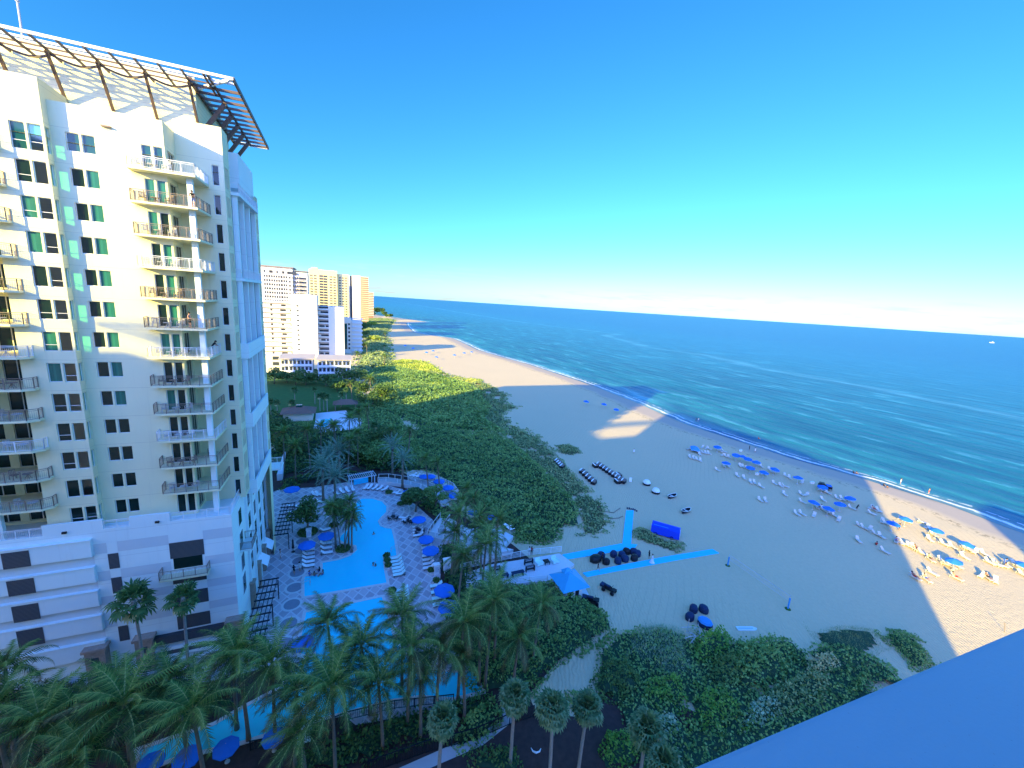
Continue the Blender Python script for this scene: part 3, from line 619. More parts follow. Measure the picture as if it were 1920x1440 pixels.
wb.build('wall', [M['stucco'], M['grey_panel']], tower)
# penthouse block with lap siding
pw = MB()
pw.add([(-44, 3.6, 56.1), (-2.6, 3.6, 56.1), (-2.6, 3.6, 65.2), (-44, 3.6, 65.2)], [(0, 1, 2, 3)])
pw.add([(-2.6, 3.6, 56.1), (-2.6, 17.4, 56.1), (-2.6, 17.4, 65.2), (-2.6, 3.6, 65.2)], [(0, 1, 2, 3)])
pw.add([(-2.6, 17.4, 56.1), (-14, 17.4, 56.1), (-14, 17.4, 65.2), (-2.6, 17.4, 65.2)], [(0, 1, 2, 3)])
pw.add([(-14, 17.4, 56.1), (-44, 17.4, 56.1), (-44, 17.4, 65.2), (-14, 17.4, 65.2)], [(0, 1, 2, 3)])
pw.add([(-44, 17.4, 56.1), (-44, 3.6, 56.1), (-44, 3.6, 65.2), (-44, 17.4, 65.2)], [(0, 1, 2, 3)])
pw.sheet([(-44, 3.6), (-2.6, 3.6), (-2.6, 17.4), (-44, 17.4)], 65.0)
pw.build('penthouse_wall', M['siding'], tower)
q = MB().box(-2.5, -.3, 10.2, 19.3, 56.1, 60.2); q.build('stair_block', M['stucco_white'], tower)
# roof trellis: rails, rafters and struts of dark steel, pale on the outer face
tr = empty('roof_trellis', (0, 0, 0)); tr.parent = tower
ra = MB(); TZ = 64.1
for b, w_ in ((-1.1, .24), (.15, .18)): ra.bar((-48, b, TZ), (1.75, b, TZ), .16, w_, 0)
for a, w_ in ((1.75, .34), (-.45, .22)): ra.bar((a, -1.1, TZ), (a, 20.2, TZ), .2, w_, 1)
for b in (1.3, 2.4): ra.bar((-48, b, TZ), (-.45, b, TZ), .1, .12, 1)
ra.bar((-2.4, 1.25, TZ-.02), (-2.4, 20.2, TZ-.02), .3, .5, 1)
ra.bar((1.75, 20.2, TZ), (-2.4, 20.2, TZ), .2, .34, 0)
ra.bar((1.75, -1.1, TZ), (-2.4, 3.4, TZ), .18, .26, 0)
ra.build('rail', [M['trim'], M['dark_metal']], tr)
n = 0
for i in range(28):
    a = -.75-1.75*i
    if a < -47: break
    MB().bar((a, -1.1, TZ-.1), (a, 3.5, TZ-.16), .13, .2).build('rafter', M['dark_metal'], tr)
    if i % 2 == 1 or i == 0:
        if i > 0: MB().bar((a, 1.2, TZ-.25), (a, 3.5, 60.4), .2, .28).build('strut', M['dark_metal'], tr)
for i in range(12):
    b = 1.9+1.6*i
    MB().bar((-2.5, b, TZ-.22), (1.75, b, TZ-.12), .12, .26).build('rafter', M['dark_metal'], tr)
for i in range(5):
    b = 5.3+3.2*i
    MB().bar((-2.55, b, 60.6), (-.35, b, TZ-.3), .3, .4).build('strut', M['dark_metal'], tr)
# curved bracing under the south rails
br = MB()
for i in range(13):
    a = -2.5-3.5*i
    for j in range(8):
        t0, t1 = j/8, (j+1)/8
        br.bar((a-3.5*t0, 1.9+.5*math.sin(t0*math.pi), TZ-.3-.3*math.sin(t0*math.pi)), (a-3.5*t1, 1.9+.5*math.sin(t1*math.pi), TZ-.3-.3*math.sin(t1*math.pi)), .14, .16)
br.build('bracing', M['dark_metal'], tr)
MB().box(-9.2, -8.5, -.4, -.1, 57.9, 58.02).build('wall_light', M['bronze'], tower)
MB().tube([(-15.7, 3.9, 60.0), (-15.7, 3.9, 68.3)], .09, 8).lathe([(.09, 68.3), (.17, 68.35), (.15, 68.55), (0, 68.6)], 8, (-15.7, 3.9, 0)).build('vent_pipe', M['grey_panel'], tower)
# windows
def win_mesh(w, h, panes, mats_idx, rail=False, fr=.05, name='window'):
    m = MB(); m.box(0, w, .12, .19, 0, fr, 0); m.box(0, w, .12, .19, h-fr, h, 0); m.box(0, fr, .12, .19, fr, h-fr, 0); m.box(w-fr, w, .12, .19, fr, h-fr, 0)
    for i in range(1, panes):
        x = w*i/panes; m.box(x-.03, x+.03, .11, .185, fr, h-fr, 0)
    if rail: m.box(fr, w-fr, .115, .185, h*.33-.02, h*.33+.02, 0)
    for i in range(panes):
        x0 = fr if i == 0 else w*i/panes+.03; x1 = w-fr if i == panes-1 else w*(i+1)/panes-.03
        m.add([(x0, .17, fr), (x1, .17, fr), (x1, .17, h-fr), (x0, .17, h-fr)], [(0, 1, 2, 3)], 1+mats_idx[i % len(mats_idx)])
    return m.mesh(name, [M['trim'], M['glass_dark'], M['glass_green'], M['curtain'], M['glass_clear']])
_wc = {}
def put_window(parent, op, plane, face, panes=1, kinds=(0,), rail=False, name='window'):
    w, h = round(op[1]-op[0], 3), round(op[3]-op[2], 3); key = (w, h, panes, kinds, rail)
    if key not in _wc: _wc[key] = win_mesh(w, h, panes, kinds, rail)
    if face == 'S': return link(name, _wc[key], parent, (op[0], plane, op[2]), 0)
    return link(name, _wc[key], parent, (plane, op[0], op[2]), R(90))
rnd = random.Random(7)
for i, op in enumerate(opC1):
    k = i//2; kd = (2,) if (rnd.random() < .5 and k < 8) else (0,)
    if k == 0: kd = (1,)
    if i % 2 == 1: kd = (3,)
    put_window(tower, op, -1, 'S', 1, kd, rail=rnd.random() < .5)
for i, op in enumerate(opC1s): put_window(tower, op, -12.9, 'E', 1, (3,), rail=i % 2 == 0)
for i, op in enumerate(opC2):
    k = i//2; kd = (2,) if (i % 2 == 1 and k < 9) else (0,)
    if k == 0: kd = (1,)
    put_window(tower, op, -.1, 'S', 1, kd)
for i, op in enumerate(opD):
    k = i//2; kd = (2,) if (rnd.random() < .6 and k < 9) else (0,)
    if k == 0: kd = (1,)
    put_window(tower, op, -.1, 'S', 1, kd, name='balcony_door')
for op in opCW: put_window(tower, op, 3.0, 'S', 1, (0,))
# remaining windows (over a hundred on one building): one further part
rest = MB()
def flat_win(m, op, plane, face, panes=1, proud=0.0):
    a0, a1, z0, z1 = op
    def P(u, z, d):
        return (u, plane+d, z) if face == 'S' else (plane-d, u, z)
    for i in range(panes):
        x0 = a0+(a1-a0)*i/panes; x1 = a0+(a1-a0)*(i+1)/panes
        d = .17-proud
        m.add([P(x0+.04, z0+.04, d), P(x1-.04, z0+.04, d), P(x1-.04, z1-.04, d), P(x0+.04, z1-.04, d)], [(0, 1, 2, 3)], 1)
        for (p, q_, r_, s_) in ((x0, x0+.04, z0, z1), (x1-.04, x1, z0, z1), (x0, x1, z0, z0+.04), (x0, x1, z1-.04, z1)):
            m.add([P(p, r_, d-.03), P(q_, r_, d-.03), P(q_, s_, d-.03), P(p, s_, d-.03)], [(0, 1, 2, 3)], 0)
for op in opE1+opF: flat_win(rest, op, -.4 if op[0] < 10 else .1, 'E')
for op in opSD: flat_win(rest, op, -4.6, 'E', 3)
for op in opL: flat_win(rest, op, 2.0, 'S', 2)
tag(rest.build('further_windows', [M['trim'], M['glass_dark']], tower), kind='stuff')
# railings and balconies
def rail_mesh(pts, h=1.05, infill='mesh', closed=False, mats=('bronze',), name='railing', post=1.15):
    m = MB()
    for i in range(len(pts)-1):
        a = Vector((pts[i][0], pts[i][1], 0)); b = Vector((pts[i+1][0], pts[i+1][1], 0)); L = (b-a).length; d = (b-a)/L
        m.bar(a+Vector((0, 0, h)), b+Vector((0, 0, h)), .06, .05); m.bar(a+Vector((0, 0, .1)), b+Vector((0, 0, .1)), .035, .035); m.bar(a+Vector((0, 0, h*.86)), b+Vector((0, 0, h*.86)), .03, .03)
        k = max(1, round(L/post))
        for j in range(k+1): p = a+d*(L*j/k); m.bar(p, p+Vector((0, 0, h)), .06, .06)
        if infill == 'mesh':
            kk = int(L/.13)
            for j in range(1, kk): p = a+d*(L*j/kk); m.bar(p+Vector((0, 0, .1)), p+Vector((0, 0, h*.86)), .012, .012)
    return m.mesh(name, [M[x] for x in mats])
BR = [(-7.4, -.1), (-7.3, -1.35), (-1.95, -1.38), (-1.85, 3.0), (-4.6, 3.0), (-4.6, -.1)]
BL = [(-24, -1), (-23.6, -2.2), (-16.6, -2.2), (-15.9, -1.65), (-15.9, -1.0), (-17, -1), (-17, 2), (-24, 2)]
slabR = MB().prism(BR, 0, .2).mesh('balcony', M['stucco']); slabL = MB().prism(BL, 0, .2).mesh('balcony', M['stucco'])
ins = [(-7.34, -.14), (-7.24, -1.28), (-2.02, -1.31), (-1.92, 2.95)]; insL = [(-23.5, -1.04), (-23.3, -2.12), (-16.63, -2.12), (-15.97, -1.62), (-15.97, -1.04)]
rmR = {c: rail_mesh(ins, mats=(c,)) for c in ('trim', 'bronze')}; rmL = {c: rail_mesh(insL, mats=(c,)) for c in ('trim', 'bronze')}
for k, z in enumerate(SLAB):
    c = 'trim' if k in (0, 3, 6, 9) else 'bronze'
    b = link('balcony', slabR, tower, (0, 0, z)); link('railing', rmR[c], b, (0, 0, .2))
    c = 'trim' if k in (6, 9) else 'bronze'
    b = link('balcony', slabL, tower, (0, 0, z)); link('railing', rmL[c], b, (0, 0, .2))
MB().box(-3.0, -2.5, -.3, .15, PT, 54.4).build('column', M['stucco_white'], tower)
for a in (-20.4,): MB().box(a, a+.45, -1.6, -1.15, PT, 57.6).build('column', M['stucco_white'], tower)
# east side: tall columns between deep white floor bands
for b in (5.75, 9.2, 12.8, 16.8):
    MB().box(-.38, .12, b, b+.55, PT+.02, 54.4).build('column', M['stucco_white'], tower)
for i, (z0, z1, rr) in enumerate([(54.4, 54.75, 1), (44.7, 45.3, 1), (35.2, 37.1, 0), (26.2, 28.1, 0), (17.0, 18.9, 0)]):
    f = MB()
    f.box(-1.9, .45, 5.5, 17.5, z0, z0+.35)
    if not rr: f.box(.25, .45, 5.5, 17.5, z0+.35, z1); f.box(-1.9, .25, 5.5, 5.7, z0+.35, z1)
    o = f.build('floor_band', M['stucco_white'], tower)
    if rr: link('railing', rail_mesh([(-.4, 5.6), (.38, 5.6), (.38, 17.4), (.1, 17.4)], mats=('trim',)), o, (0, 0, z0+.35))
# ---------------------------------------------------------------- podium
pd = MB()
pd.add([(-60, -1.75, 0), (-1, -1.75, 0), (-1, -1.75, PT), (-60, -1.75, PT)], [(0, 1, 2, 3)])
pd.add([(-1, -1.75, 0), (-1, 27, 0), (-1, 27, PT), (-1, -1.75, PT)], [(0, 1, 2, 3)])
pd.add([(-1, 27, 0), (-60, 27, 0), (-60, 27, PT), (-1, 27, PT)], [(0, 1, 2, 3)])
pd.sheet([(-60, -1.75), (-1, -1.75), (-1, 27), (-60, 27)], PT)
for a0, a1 in ((-60, -20.1), ): pd.box(a0, a1, -1.75, -1.5, PT, PT+.25)
pd.box(-20.1, -17.1, -1.755, -1.5, PT, PT+.22); pd.box(-17.1, -12.4, -1.756, -1.5, PT, PT+1.3); pd.box(-12.4, -10.2, -1.755, -1.5, PT, PT+.22); pd.box(-10.2, -6.7, -1.756, -1.5, PT, PT+1.25); pd.box(-6.7, -1.0, -1.755, -1.5, PT, PT+.2)
pd.box(-1.25, -.995, -1.5, 3.3, PT, PT+.22); pd.box(-1.25, -.996, 3.3, 27, PT, PT+1.1)
# projecting parapet panels on the car-park levels
for z0, z1 in ((15.1, 17.0), (12.1, 13.85), (9.2, 11.0), (6.2, 8.0), (2.9, 4.85)):
    pd.box(-60, -13.45, -2.12, -1.752, z0, z1); pd.box(-60, -13.4, -2.2, -1.752, z1, z1+.1)
pd.box(-13.9, -13.4, -2.125, -1.752, 0, 2.9)
pd.build('podium_wall', M['stucco_white'], tower)
st = MB()
for z0, z1 in ((15.15, 16.35), (11.9, 13.05), (9.0, 10.0), (6.1, 7.1)):
    segs = [(-13.38, -12.34), (-11.46, -7.04), (-3.86, -1.02)] if True else []
    for a0, a1 in segs: st.add([(a0, -1.765, z0), (a1, -1.765, z0), (a1, -1.765, z1), (a0, -1.765, z1)], [(0, 1, 2, 3)])
for z0, z1 in ((13.95, 15.1), (11.1, 12.1), (8.1, 9.2), (4.95, 6.2)):
    st.add([(-60, -1.77, z0), (-13.45, -1.77, z0), (-13.45, -1.77, z1), (-60, -1.77, z1)], [(0, 1, 2, 3)])
st.build('painted_bands', M['band'], tower)
def louver(a0, a1, z0, z1, y=-1.79):
    m = MB(); m.box(a0, a1, y, y+.03, z0, z1, 0)
    m.build('louver_window', [M['louver']], tower)
for z0, z1 in ((15.1, 16.9), (12.05, 13.8), (9.0, 10.9), (6.0, 8.0)):
    louver(-20.1, -18.1, z0-.05, z1-.1, -2.16); louver(-27.4, -25.4, z0-.05, z1-.1, -2.16)
for z0, z1 in ((13.2, 15.0), (10.2, 12.1), (4.1, 6.0)): louver(-12.34, -11.46, z0, z1)
louver(-7.04, -3.86, 13.35, 15.3); louver(-7.04, -3.86, 10.1, 11.0); louver(-7.04, -3.86, 7.15, 8.95); louver(-7.04, -3.86, 4.1, 5.85)
MB().box(-6.8, -4.1, -1.785, -1.76, 12.0, 13.35).build('balcony_door', M['glass_dark'], tower)
b = MB().box(-7.9, -3.4, -2.9, -1.76, 11.3, 11.5).build('balcony', M['stucco'], tower)
link('railing', rail_mesh([(-7.85, -1.8), (-7.85, -2.85), (-3.45, -2.85), (-3.45, -1.8)], h=1.0), b, (0, 0, 11.5))
rl = rail_mesh([(-20.1, -1.62), (-17.1, -1.62)], h=.85, mats=('trim',)); link('terrace_railing', rl, tower, (0, 0, PT+.22))
rl = rail_mesh([(-45, -1.62), (-20.2, -1.62)], h=.85, mats=('trim',)); link('terrace_railing', rl, tower, (0, 0, PT+.25))
rl = rail_mesh([(-12.35, -1.62), (-10.25, -1.62)], h=.85, mats=('trim',)); link('terrace_railing', rl, tower, (0, 0, PT+.22))
rl = rail_mesh([(-6.65, -1.62), (-1.12, -1.62), (-1.12, 3.25)], h=.9, mats=('trim',)); link('terrace_railing', rl, tower, (0, 0, PT+.22))
for a in (-15.6, -8.0): MB().box(a, a+.35, -1.95, -1.757, 18.0, 18.2).build('wall_light', M['black'], tower)
# east face windows of the podium and shallow ribs
for b in (4.9, 8.4, 11.9, 15.4, 18.9, 22.4): MB().box(-1, -.75, b, b+.45, .0, PT+.4).build('rib', M['stucco_white'], tower)
pe = 0
for col, (b0, b1) in enumerate([(1.2, 2.6), (6.0, 7.6), (9.5, 11.1), (13.0, 14.6), (16.5, 18.1), (20.0, 21.6)]):
    for z0, z1 in ((14.7, 16.7), (11.5, 13.6), (8.4, 10.5), (5.1, 7.6)):
        m = MB(); m.box(-1.0, -.94, b0-.08, b1+.08, z0-.08, z1+.08, 0); m.box(-.94, -.93, b0, b1, z0, z1, 1); m.build('window', [M['trim'], M['glass_green']], tower)
b = MB().box(-1, .35, 1.0, 3.9, 11.3, 11.5).build('balcony', M['stucco_white'], tower)
link('railing', rail_mesh([(-.95, 1.05), (.3, 1.05), (.3, 3.85), (-.95, 3.85)], h=1.0), b, (0, 0, 11.5))
b = MB().box(-1, 1.0, 23.5, 26.6, 12.7, 13.0).build('balcony', M['stucco_white'], tower)
link('railing', rail_mesh([(-.95, 23.6), (.9, 23.6), (.9, 26.5), (-.95, 26.5)], h=1.0, mats=('trim',)), b, (0, 0, 13.0))
# ground storey: stone piers, cornice, band and awnings
for a0, a1, y0 in ((-15.0, -13.3, -2.75), (-10.8, -9.2, -2.6), (-2.1, -.5, -2.6)):
    s = MB(); s.box(a0, a1, y0, -1.76, 0, 4.2, 0); s.box(a0-.18, a1+.18, y0-.18, -1.755, 4.2, 4.5, 0); s.box((a0+a1)/2-.32, (a0+a1)/2+.32, y0-.03, y0, 2.6, 3.4, 1); s.build('stone_pier', [M['stone'], M['louver']], tower)
s = MB(); s.box(-9.2, -2.1, -2.3, -1.76, 2.9, 3.9, 1); s.box(-9.2, -2.1, -2.25, -1.76, 1.1, 2.3, 0); s.box(-8.6, -3.0, -2.27, -2.25, 1.45, 1.95, 1); s.box(-9.2, -2.1, -2.3, -1.76, .0, .5, 0)
s.build('planter_band', [M['stucco_white'], M['louver']], tower)
for b in (4.6, 8.9, 13.3, 17.7): MB().box(-.99, -.45, b, b+.9, 0, 4.0, 0).box(-.99, -.35, b-.1, b+1.0, 4.0, 4.25, 0).build('stone_pier', [M['stone']], tower)
aw = MB()
for b in (10.0, 14.3): aw.add([(-.98, b, 4.0), (-.98, b+2.6, 4.0), (.3, b+2.6, 3.0), (.3, b, 3.0), (.3, b, 2.7), (.3, b+2.6, 2.7)], [(0, 3, 2, 1), (3, 4, 5, 2)])
aw.build('awning', M['cushion'], tower)
# pergola lattices beside the wall
for (b0, b1) in ((-5.0, 6.2), (18.3, 29.6)):
    x, y = L2W(0, 0); pg = empty('pergola', (x, y, 0), GROT, ('dark slatted pergola along the hotel wall near the stone pier' if b0 < 0 else 'dark slatted pergola farther along the hotel wall by the blue umbrella'), 'pergola', 'slatted pergolas on the pool deck')
    m = MB()
    k = int((b1-b0)/1.4)
    for i in range(k+1): m.bar((-.1, b0+(b1-b0)*i/k, 3.2), (2.3, b0+(b1-b0)*i/k, 3.2), .12, .16)
    for i in range(5): m.bar((.05+.5*i, b0, 3.05), (.05+.5*i, b1, 3.05), .08, .12)
    m.build('lattice', M['frame_dark'], pg)
    for i in range(3):
        MB().bar((2.2, b0+.3+(b1-b0-.6)*i/2, .04), (2.2, b0+.3+(b1-b0-.6)*i/2, 3.1), .12, .12).build('post', M['frame_dark'], pg)
# pavement in front of the hotel's ground storey
x0 = L2W(-60, -3.6); x1 = L2W(-.2, -3.6); x2 = L2W(-.2, -1.7); x3 = L2W(-60, -1.7)
ground_sheet('hotel_pavement', [x0, x1, x2, x3], .03, M['concrete'])
x0 = L2W(-60, -6.2); x1 = L2W(1.5, -6.2); x2 = L2W(1.5, -4.4); x3 = L2W(-60, -4.4)
ground_sheet('hotel_driveway', [x0, x1, x2, x3], .034, M['concrete'])
# ---------------------------------------------------------------- the camera's own building (casts the long shade) and its neighbour
def S2W(s, t): return (E1[0]*s+E2[0]*t, E1[1]*s+E2[1]*t)
own = empty('beachfront_building', (0, 0, 0), GROT, 'pale painted balcony parapet sloping across the lower right corner', 'building')
ob = MB(); ob.box(-10, 13, -24, -2.2, 0, 46.6)
for i_ in range(7):                                  # unseen roof, stepped up westward so its shadow ends near the waterline
    s1_ = -10-9*i_; s0_ = s1_-9 if i_ < 6 else -72.5; sm_ = s0_; p_ = .559*sm_+1.8; q_ = .829*sm_-1.2
    qs_ = np.interp(p_, [-55, -40, -25, -5, 11, 25], [206, 189, 179, 169.5, 161, 158]); ob.box(s0_, s1_-.002, -24, -2.2, 0, .2925*(qs_+1-q_))
ob.box(-97, -72.502, -24, -2.2, 0, 60.2); ob.box(-104, -97.002, -24, -2.2, 0, 63.6); ob.box(-150, -104.002, -24, -2.2, 0, 66.2)
ob.build('wall', M['own_wall'], own)
ot = MB()
for i in range(30): ot.bar((-106+i*1.4, -2.0, 68.6), (-106+i*1.4, -8.0, 68.6), .25, .3)
for y_ in (-2.0, -5.0, -8.0): ot.bar((-106, y_, 68.9), (-97, y_, 68.9), .3, .35)
for i in range(4): ot.bar((-105+i*2.6, -5, 63.5), (-105+i*2.6, -5, 68.8), .3, .3)
ot.build('roof_trellis', M['dark_metal'], own)
pp = MB(); pp.prism([(-1.6, -.22), (6.0, -.22), (6.0, .352), (5.994, .358), (-1.594, .358), (-1.6, .352)], 42.2, 43.325); pp.prism([(-1.59, -.21), (5.99, -.21), (5.99, .35), (-1.59, .35)], 43.325, 43.33)
pp.build('parapet', M['parapet'], own, rz=R(-2.46)); MB().box(-1.6, 6.0, -2.1, -.24, 42.0, 42.2).build('balcony_floor', M['parapet'], own, rz=R(-2.46))
nb = empty('neighbouring_tower', S2W(27.4, -40)+(0,), GROT, 'plain beachfront tower south of the camera that shades the far right sand', 'building')
MB().box(0, 9, -22, 0, 0, 43.2).box(9.002, 60, -22, 0, 0, 33).build('wall', M['own_wall'], nb)
ax_ = empty('unseen_shade_block', (-167, 37, 0), R(-33), 'plain inland wing west of the hotel tower that shades the north lawn', 'building')  # added unseen block, not a real wing; it only shades the lawn
MB().box(-44, -4, -10, 10, 0, 58).box(-3.998, 44, -10, 10, 0, 48.5).build('wall', M['own_wall'], ax_)  # added block, set across the sun to shade the lawn
# ---------------------------------------------------------------- buildings up the coast
def far_frame(uL, uR, vtop, D, un=None):
    v = 509+.0639*uL; d = ray(uL, v); az = math.atan2(d[0], d[1]); P = (D*math.sin(az), D*math.cos(az))
    dR = ray(uR, 509+.0639*uR); n = E2; t = (P[0]*n[0]+P[1]*n[1])/(dR[0]*n[0]+dR[1]*n[1]); Q = (dR[0]*t, dR[1]*t)
    wdt = math.hypot(Q[0]-P[0], Q[1]-P[1]); dt = ray(uL, vtop); h = CAMH+D*dt[2]/math.hypot(dt[0], dt[1]); return P, wdt, h
def add_windows(par, wins, m, cap=100):
    """wins: (face, along, depthpos, z, w, h); the largest first, each its own mesh"""
    cache = {}
    for i, (face, a, pl, z, w_, h_) in enumerate(wins[:cap]):
        key = (round(w_, 2), round(h_, 2))
        if key not in cache: cache[key] = MB().box(0, w_, -.06, .1, 0, h_).mesh('window', [m])
        if face == 'S': link('window', cache[key], par, (a, pl, z), 0)
        else: link('window', cache[key], par, (pl, a, z), R(90))
    if len(wins) > cap:
        r = MB()
        for (face, a, pl, z, w_, h_) in wins[cap:]:
            if face == 'S': r.box(a, a+w_, pl-.06, pl+.1, z, z+h_)
            else: r.box(pl-.1, pl+.06, a, a+w_, z, z+h_)
        tag(r.build('further_windows', [m], par), kind='stuff')
zk = lambda x, y: (480+x/6, 480+y/6)
def base_of(x, y, x2, D):
    u, v = zk(x, y); u2, _ = zk(x2, y); return far_frame(u, u2, v, D)
# white slab block with a stair tower
P, W, H = base_of(55, 500, 400, 318); _, W2, _ = base_of(55, 500, 985, 318)
b = empty('apartment_block', P+(0,), GROT, 'long white apartment slab with thin floor lines and a taller stair tower', 'building')  # dark floor lines are strips standing in for the ledge shadows
tx0 = W; tw = 15.5; H2 = 35.5
Pq, Wt, Ht = base_of(400, 425, 545, 308)
m = MB(); m.box(-30, tx0, 0, 15, 0, H); m.box(tx0+tw, W2-10, 0, 15, 0, H-2.0); m.box(W2-10, W2, -.6, 15, 0, H-1.6); m.build('wall', M['white_wall'], b)
MB().box(tx0, tx0+tw, -8, 10, 0, Ht).build('stair_tower', M['white_wall'], b)
nf = 11; fh = (H-1)/nf
for k in range(nf+1):
    MB().box(-30, tx0-.02, -.9, .02, k*fh, k*fh+.22).box(-30, tx0-.02, -.75, -.6, k*fh+.22, k*fh+1.0).build('floor_ledge', M['white_wall'], b) if k % 1 == 0 else None
    if k < nf: MB().box(tx0+tw+.02, W2-10.02, -.9, .02, k*fh, k*fh+.22).box(tx0+tw+.02, W2-10.02, -.75, -.6, k*fh+.22, k*fh+.95).build('floor_ledge', M['white_wall'], b)
    MB().box(-30, tx0-.03, -.5, -.01, k*fh-.55, k*fh-.02).box(tx0+tw+.03, W2-10.03, -.5, -.01, k*fh-.55, k*fh-.02).build('ledge_shadow_line', M['stripe_grey'], b)  # dark strip under each ledge stands in for its shadow
ws = []; rr = random.Random(3)
for k in range(nf):
    z = k*fh+1.1
    for f_ in (.30, .62, .66, .70, .745, .95):
        if rr.random() < .8: ws.append(('S', (tx0)*f_-.6, -.02, z, 1.3, 1.2))
    ws.append(('S', tx0+3.2, -8.02, z+.6, 1.3, 1.0))
    for f_ in (.1, .26, .42): 
        if rr.random() < .75: ws.append(('S', tx0+tw+(W2-10-tx0-tw)*f_, -.02, z, 1.3+1.5*(rr.random() < .2), 1.2))
    for f_ in (.60, .72, .8, .88):
        if rr.random() < .9: ws.append(('S', tx0+tw+(W2-10-tx0-tw)*f_, -.02, z, 1.5, 1.2))
add_windows(b, ws, M['far_glass'])
# tall white tower behind it
P, W, H = base_of(40, 68, 560, 420)
b = empty('white_highrise', P+(0,), GROT, 'tall white high rise with paired window grids and an overhanging flat roof edge', 'building')
MB().box(-25, W-10, 0, 28, 0, H-3).box(W-10, W+1.5, 1.5, 20, 0, H-6).build('wall', M['white_wall'], b)
MB().box(-25, W-9, -1.6, 26, H-3, H-2.2).box(W-9, W+2, 0, 15, H-5.2, H-4.6).build('roof_slab', M['stripe_grey'], b)
ws = []
for k in range(18):
    z = H-12-3.45*k
    for g0, n_ in ((.10, 3), (.205, 3), (.355, 3), (.465, 3), (.71, 4)):
        for i in range(n_): ws.append(('S', W*g0+i*1.75, -.02, z, 1.25, 2.0))
    ws.append(('S', W*.63, -.02, z, 1.6, 1.6)); ws.append(('S', W*.855, 1.48, z, 4.4, 1.9)); ws.append(('S', W*.965, 1.48, z, 2.0, 1.9))
for f_ in (.1, .215, .24, .26, .37, .49, .51, .6, .62, .645, .67, .695, .72, .745, .77): ws.append(('S', W*f_, -.02, H-8.2, 1.3, 2.2))
add_windows(b, ws, M['far_glass'])
for k in range(12): MB().box(W*.83, W*.83+6.5, .1, 1.4, H-12.4-3.45*k, H-12.1-3.45*k).build('balcony', M['white_wall'], b)
# yellow tower
P, W, H = base_of(600, 145, 915, 545)
b = empty('yellow_highrise', P+(0,), GROT, 'pale yellow high rise with dark recessed balcony columns', 'building')
MB().box(0, W, 0, 26, 0, H).box(W*.08, W*.3, 3, 20, H, H+2.2).box(W, W+13, 4, 26, 0, H-3).build('wall', M['yellow_wall'], b)
ws = []
for k in range(21):
    z = H-8-3.1*k
    for f_ in (.04, .09, .18, .23, .73, .78, .86, .91): ws.append(('S', W*f_, -.02, z, 1.3, 1.6))
    for f_ in (.36, .51): ws.append(('S', W*f_, -.02, z-.2, 4.2, 2.2))
    for i in range(3): ws.append(('S', W+2+i*3.4, 3.98, z, 2.2, 1.5))
ws.sort(key=lambda q: -q[4]*q[5]); add_windows(b, ws, M['far_glass'])
# dark glass balcony tower
P, W, H = base_of(985, 215, 1085, 600)
b = empty('balcony_highrise', P+(0,), GROT, 'grey high rise striped by white balcony slabs beside the yellow tower', 'building')
MB().box(0, W, 0, 24, 0, H).build('wall', M['far_glass'], b)
for k in range(22): MB().box(-.2, W*.62, -1.5, .02, H-3.1*k-.6, H-3.1*k).build('balcony', M['white_wall'], b)
MB().box(W*.62, W*.72, -1.6, 1, 0, H+.5).box(W*.95, W, -1.2, 1, 0, H+.3).build('pier', M['white_wall'], b)
# cream and brown tower
P, W, H = base_of(1085, 225, 1265, 680)
b = empty('cream_brown_highrise', P+(0,), GROT, 'cream and brown banded high rise with balcony slabs near the sea', 'building')
MB().box(0, W*.52, 0, 24, 0, H+1).build('wall', M['cream_wall'], b); MB().box(W*.52, W, -.5, 24, 0, H).build('brown_wall', M['brown_wall'], b)
for k in range(24):
    MB().box(W*.10, W*.46, -1.1, .02, H-3*k-.7, H-3*k).build('balcony', M['cream_wall'], b)
    MB().box(W*.54, W*1.0, -1.5, -.48, H-3*k-.7, H-3*k-.05).build('balcony', M['stucco'], b)
P, W, H = base_of(1265, 405, 1322, 820)
b = empty('distant_block', P+(0,), GROT, 'farthest low brown banded block standing closest to the sea horizon', 'building')
MB().box(0, W, 0, 24, 0, H).build('wall', M['brown_wall'], b)
for k in range(15): MB().box(-.4, W+.4, -1.6, .02, H-3*k-.9, H-3*k).build('balcony', M['cream_wall'], b)
# small white block right of the slab
P, W, H = base_of(980, 678, 1058, 330)
b = empty('small_white_block', P+(0,), GROT, 'small white block with tall blue green glazing right of the white slab', 'building')
MB().box(0, W, 0, 9, 0, H-5).box(0, W+.5, -.5, 9, H-5, H-1).box(W, W+8, 2, 14, 0, H-3).build('wall', M['white_wall'], b)
MB().box(W*.12, W*.5, -.08, .02, 3, H-5.4).build('glazing', M['glass_green'], b)
ws = [('S', W*.65, -.02, 3+3*k, 1.3, 1.6) for k in range(8)]+[('E', 3.5+3*j, W+8.02, 2.5+3*k, 1.8, 1.6) for k in range(8) for j in range(3)]
add_windows(b, ws, M['far_glass'])
for k in range(9): MB().box(W+1, W+8.6, .6, 2.02, 1.5+3*k, 2.4+3*k).build('balcony', M['blue_wall'], b)
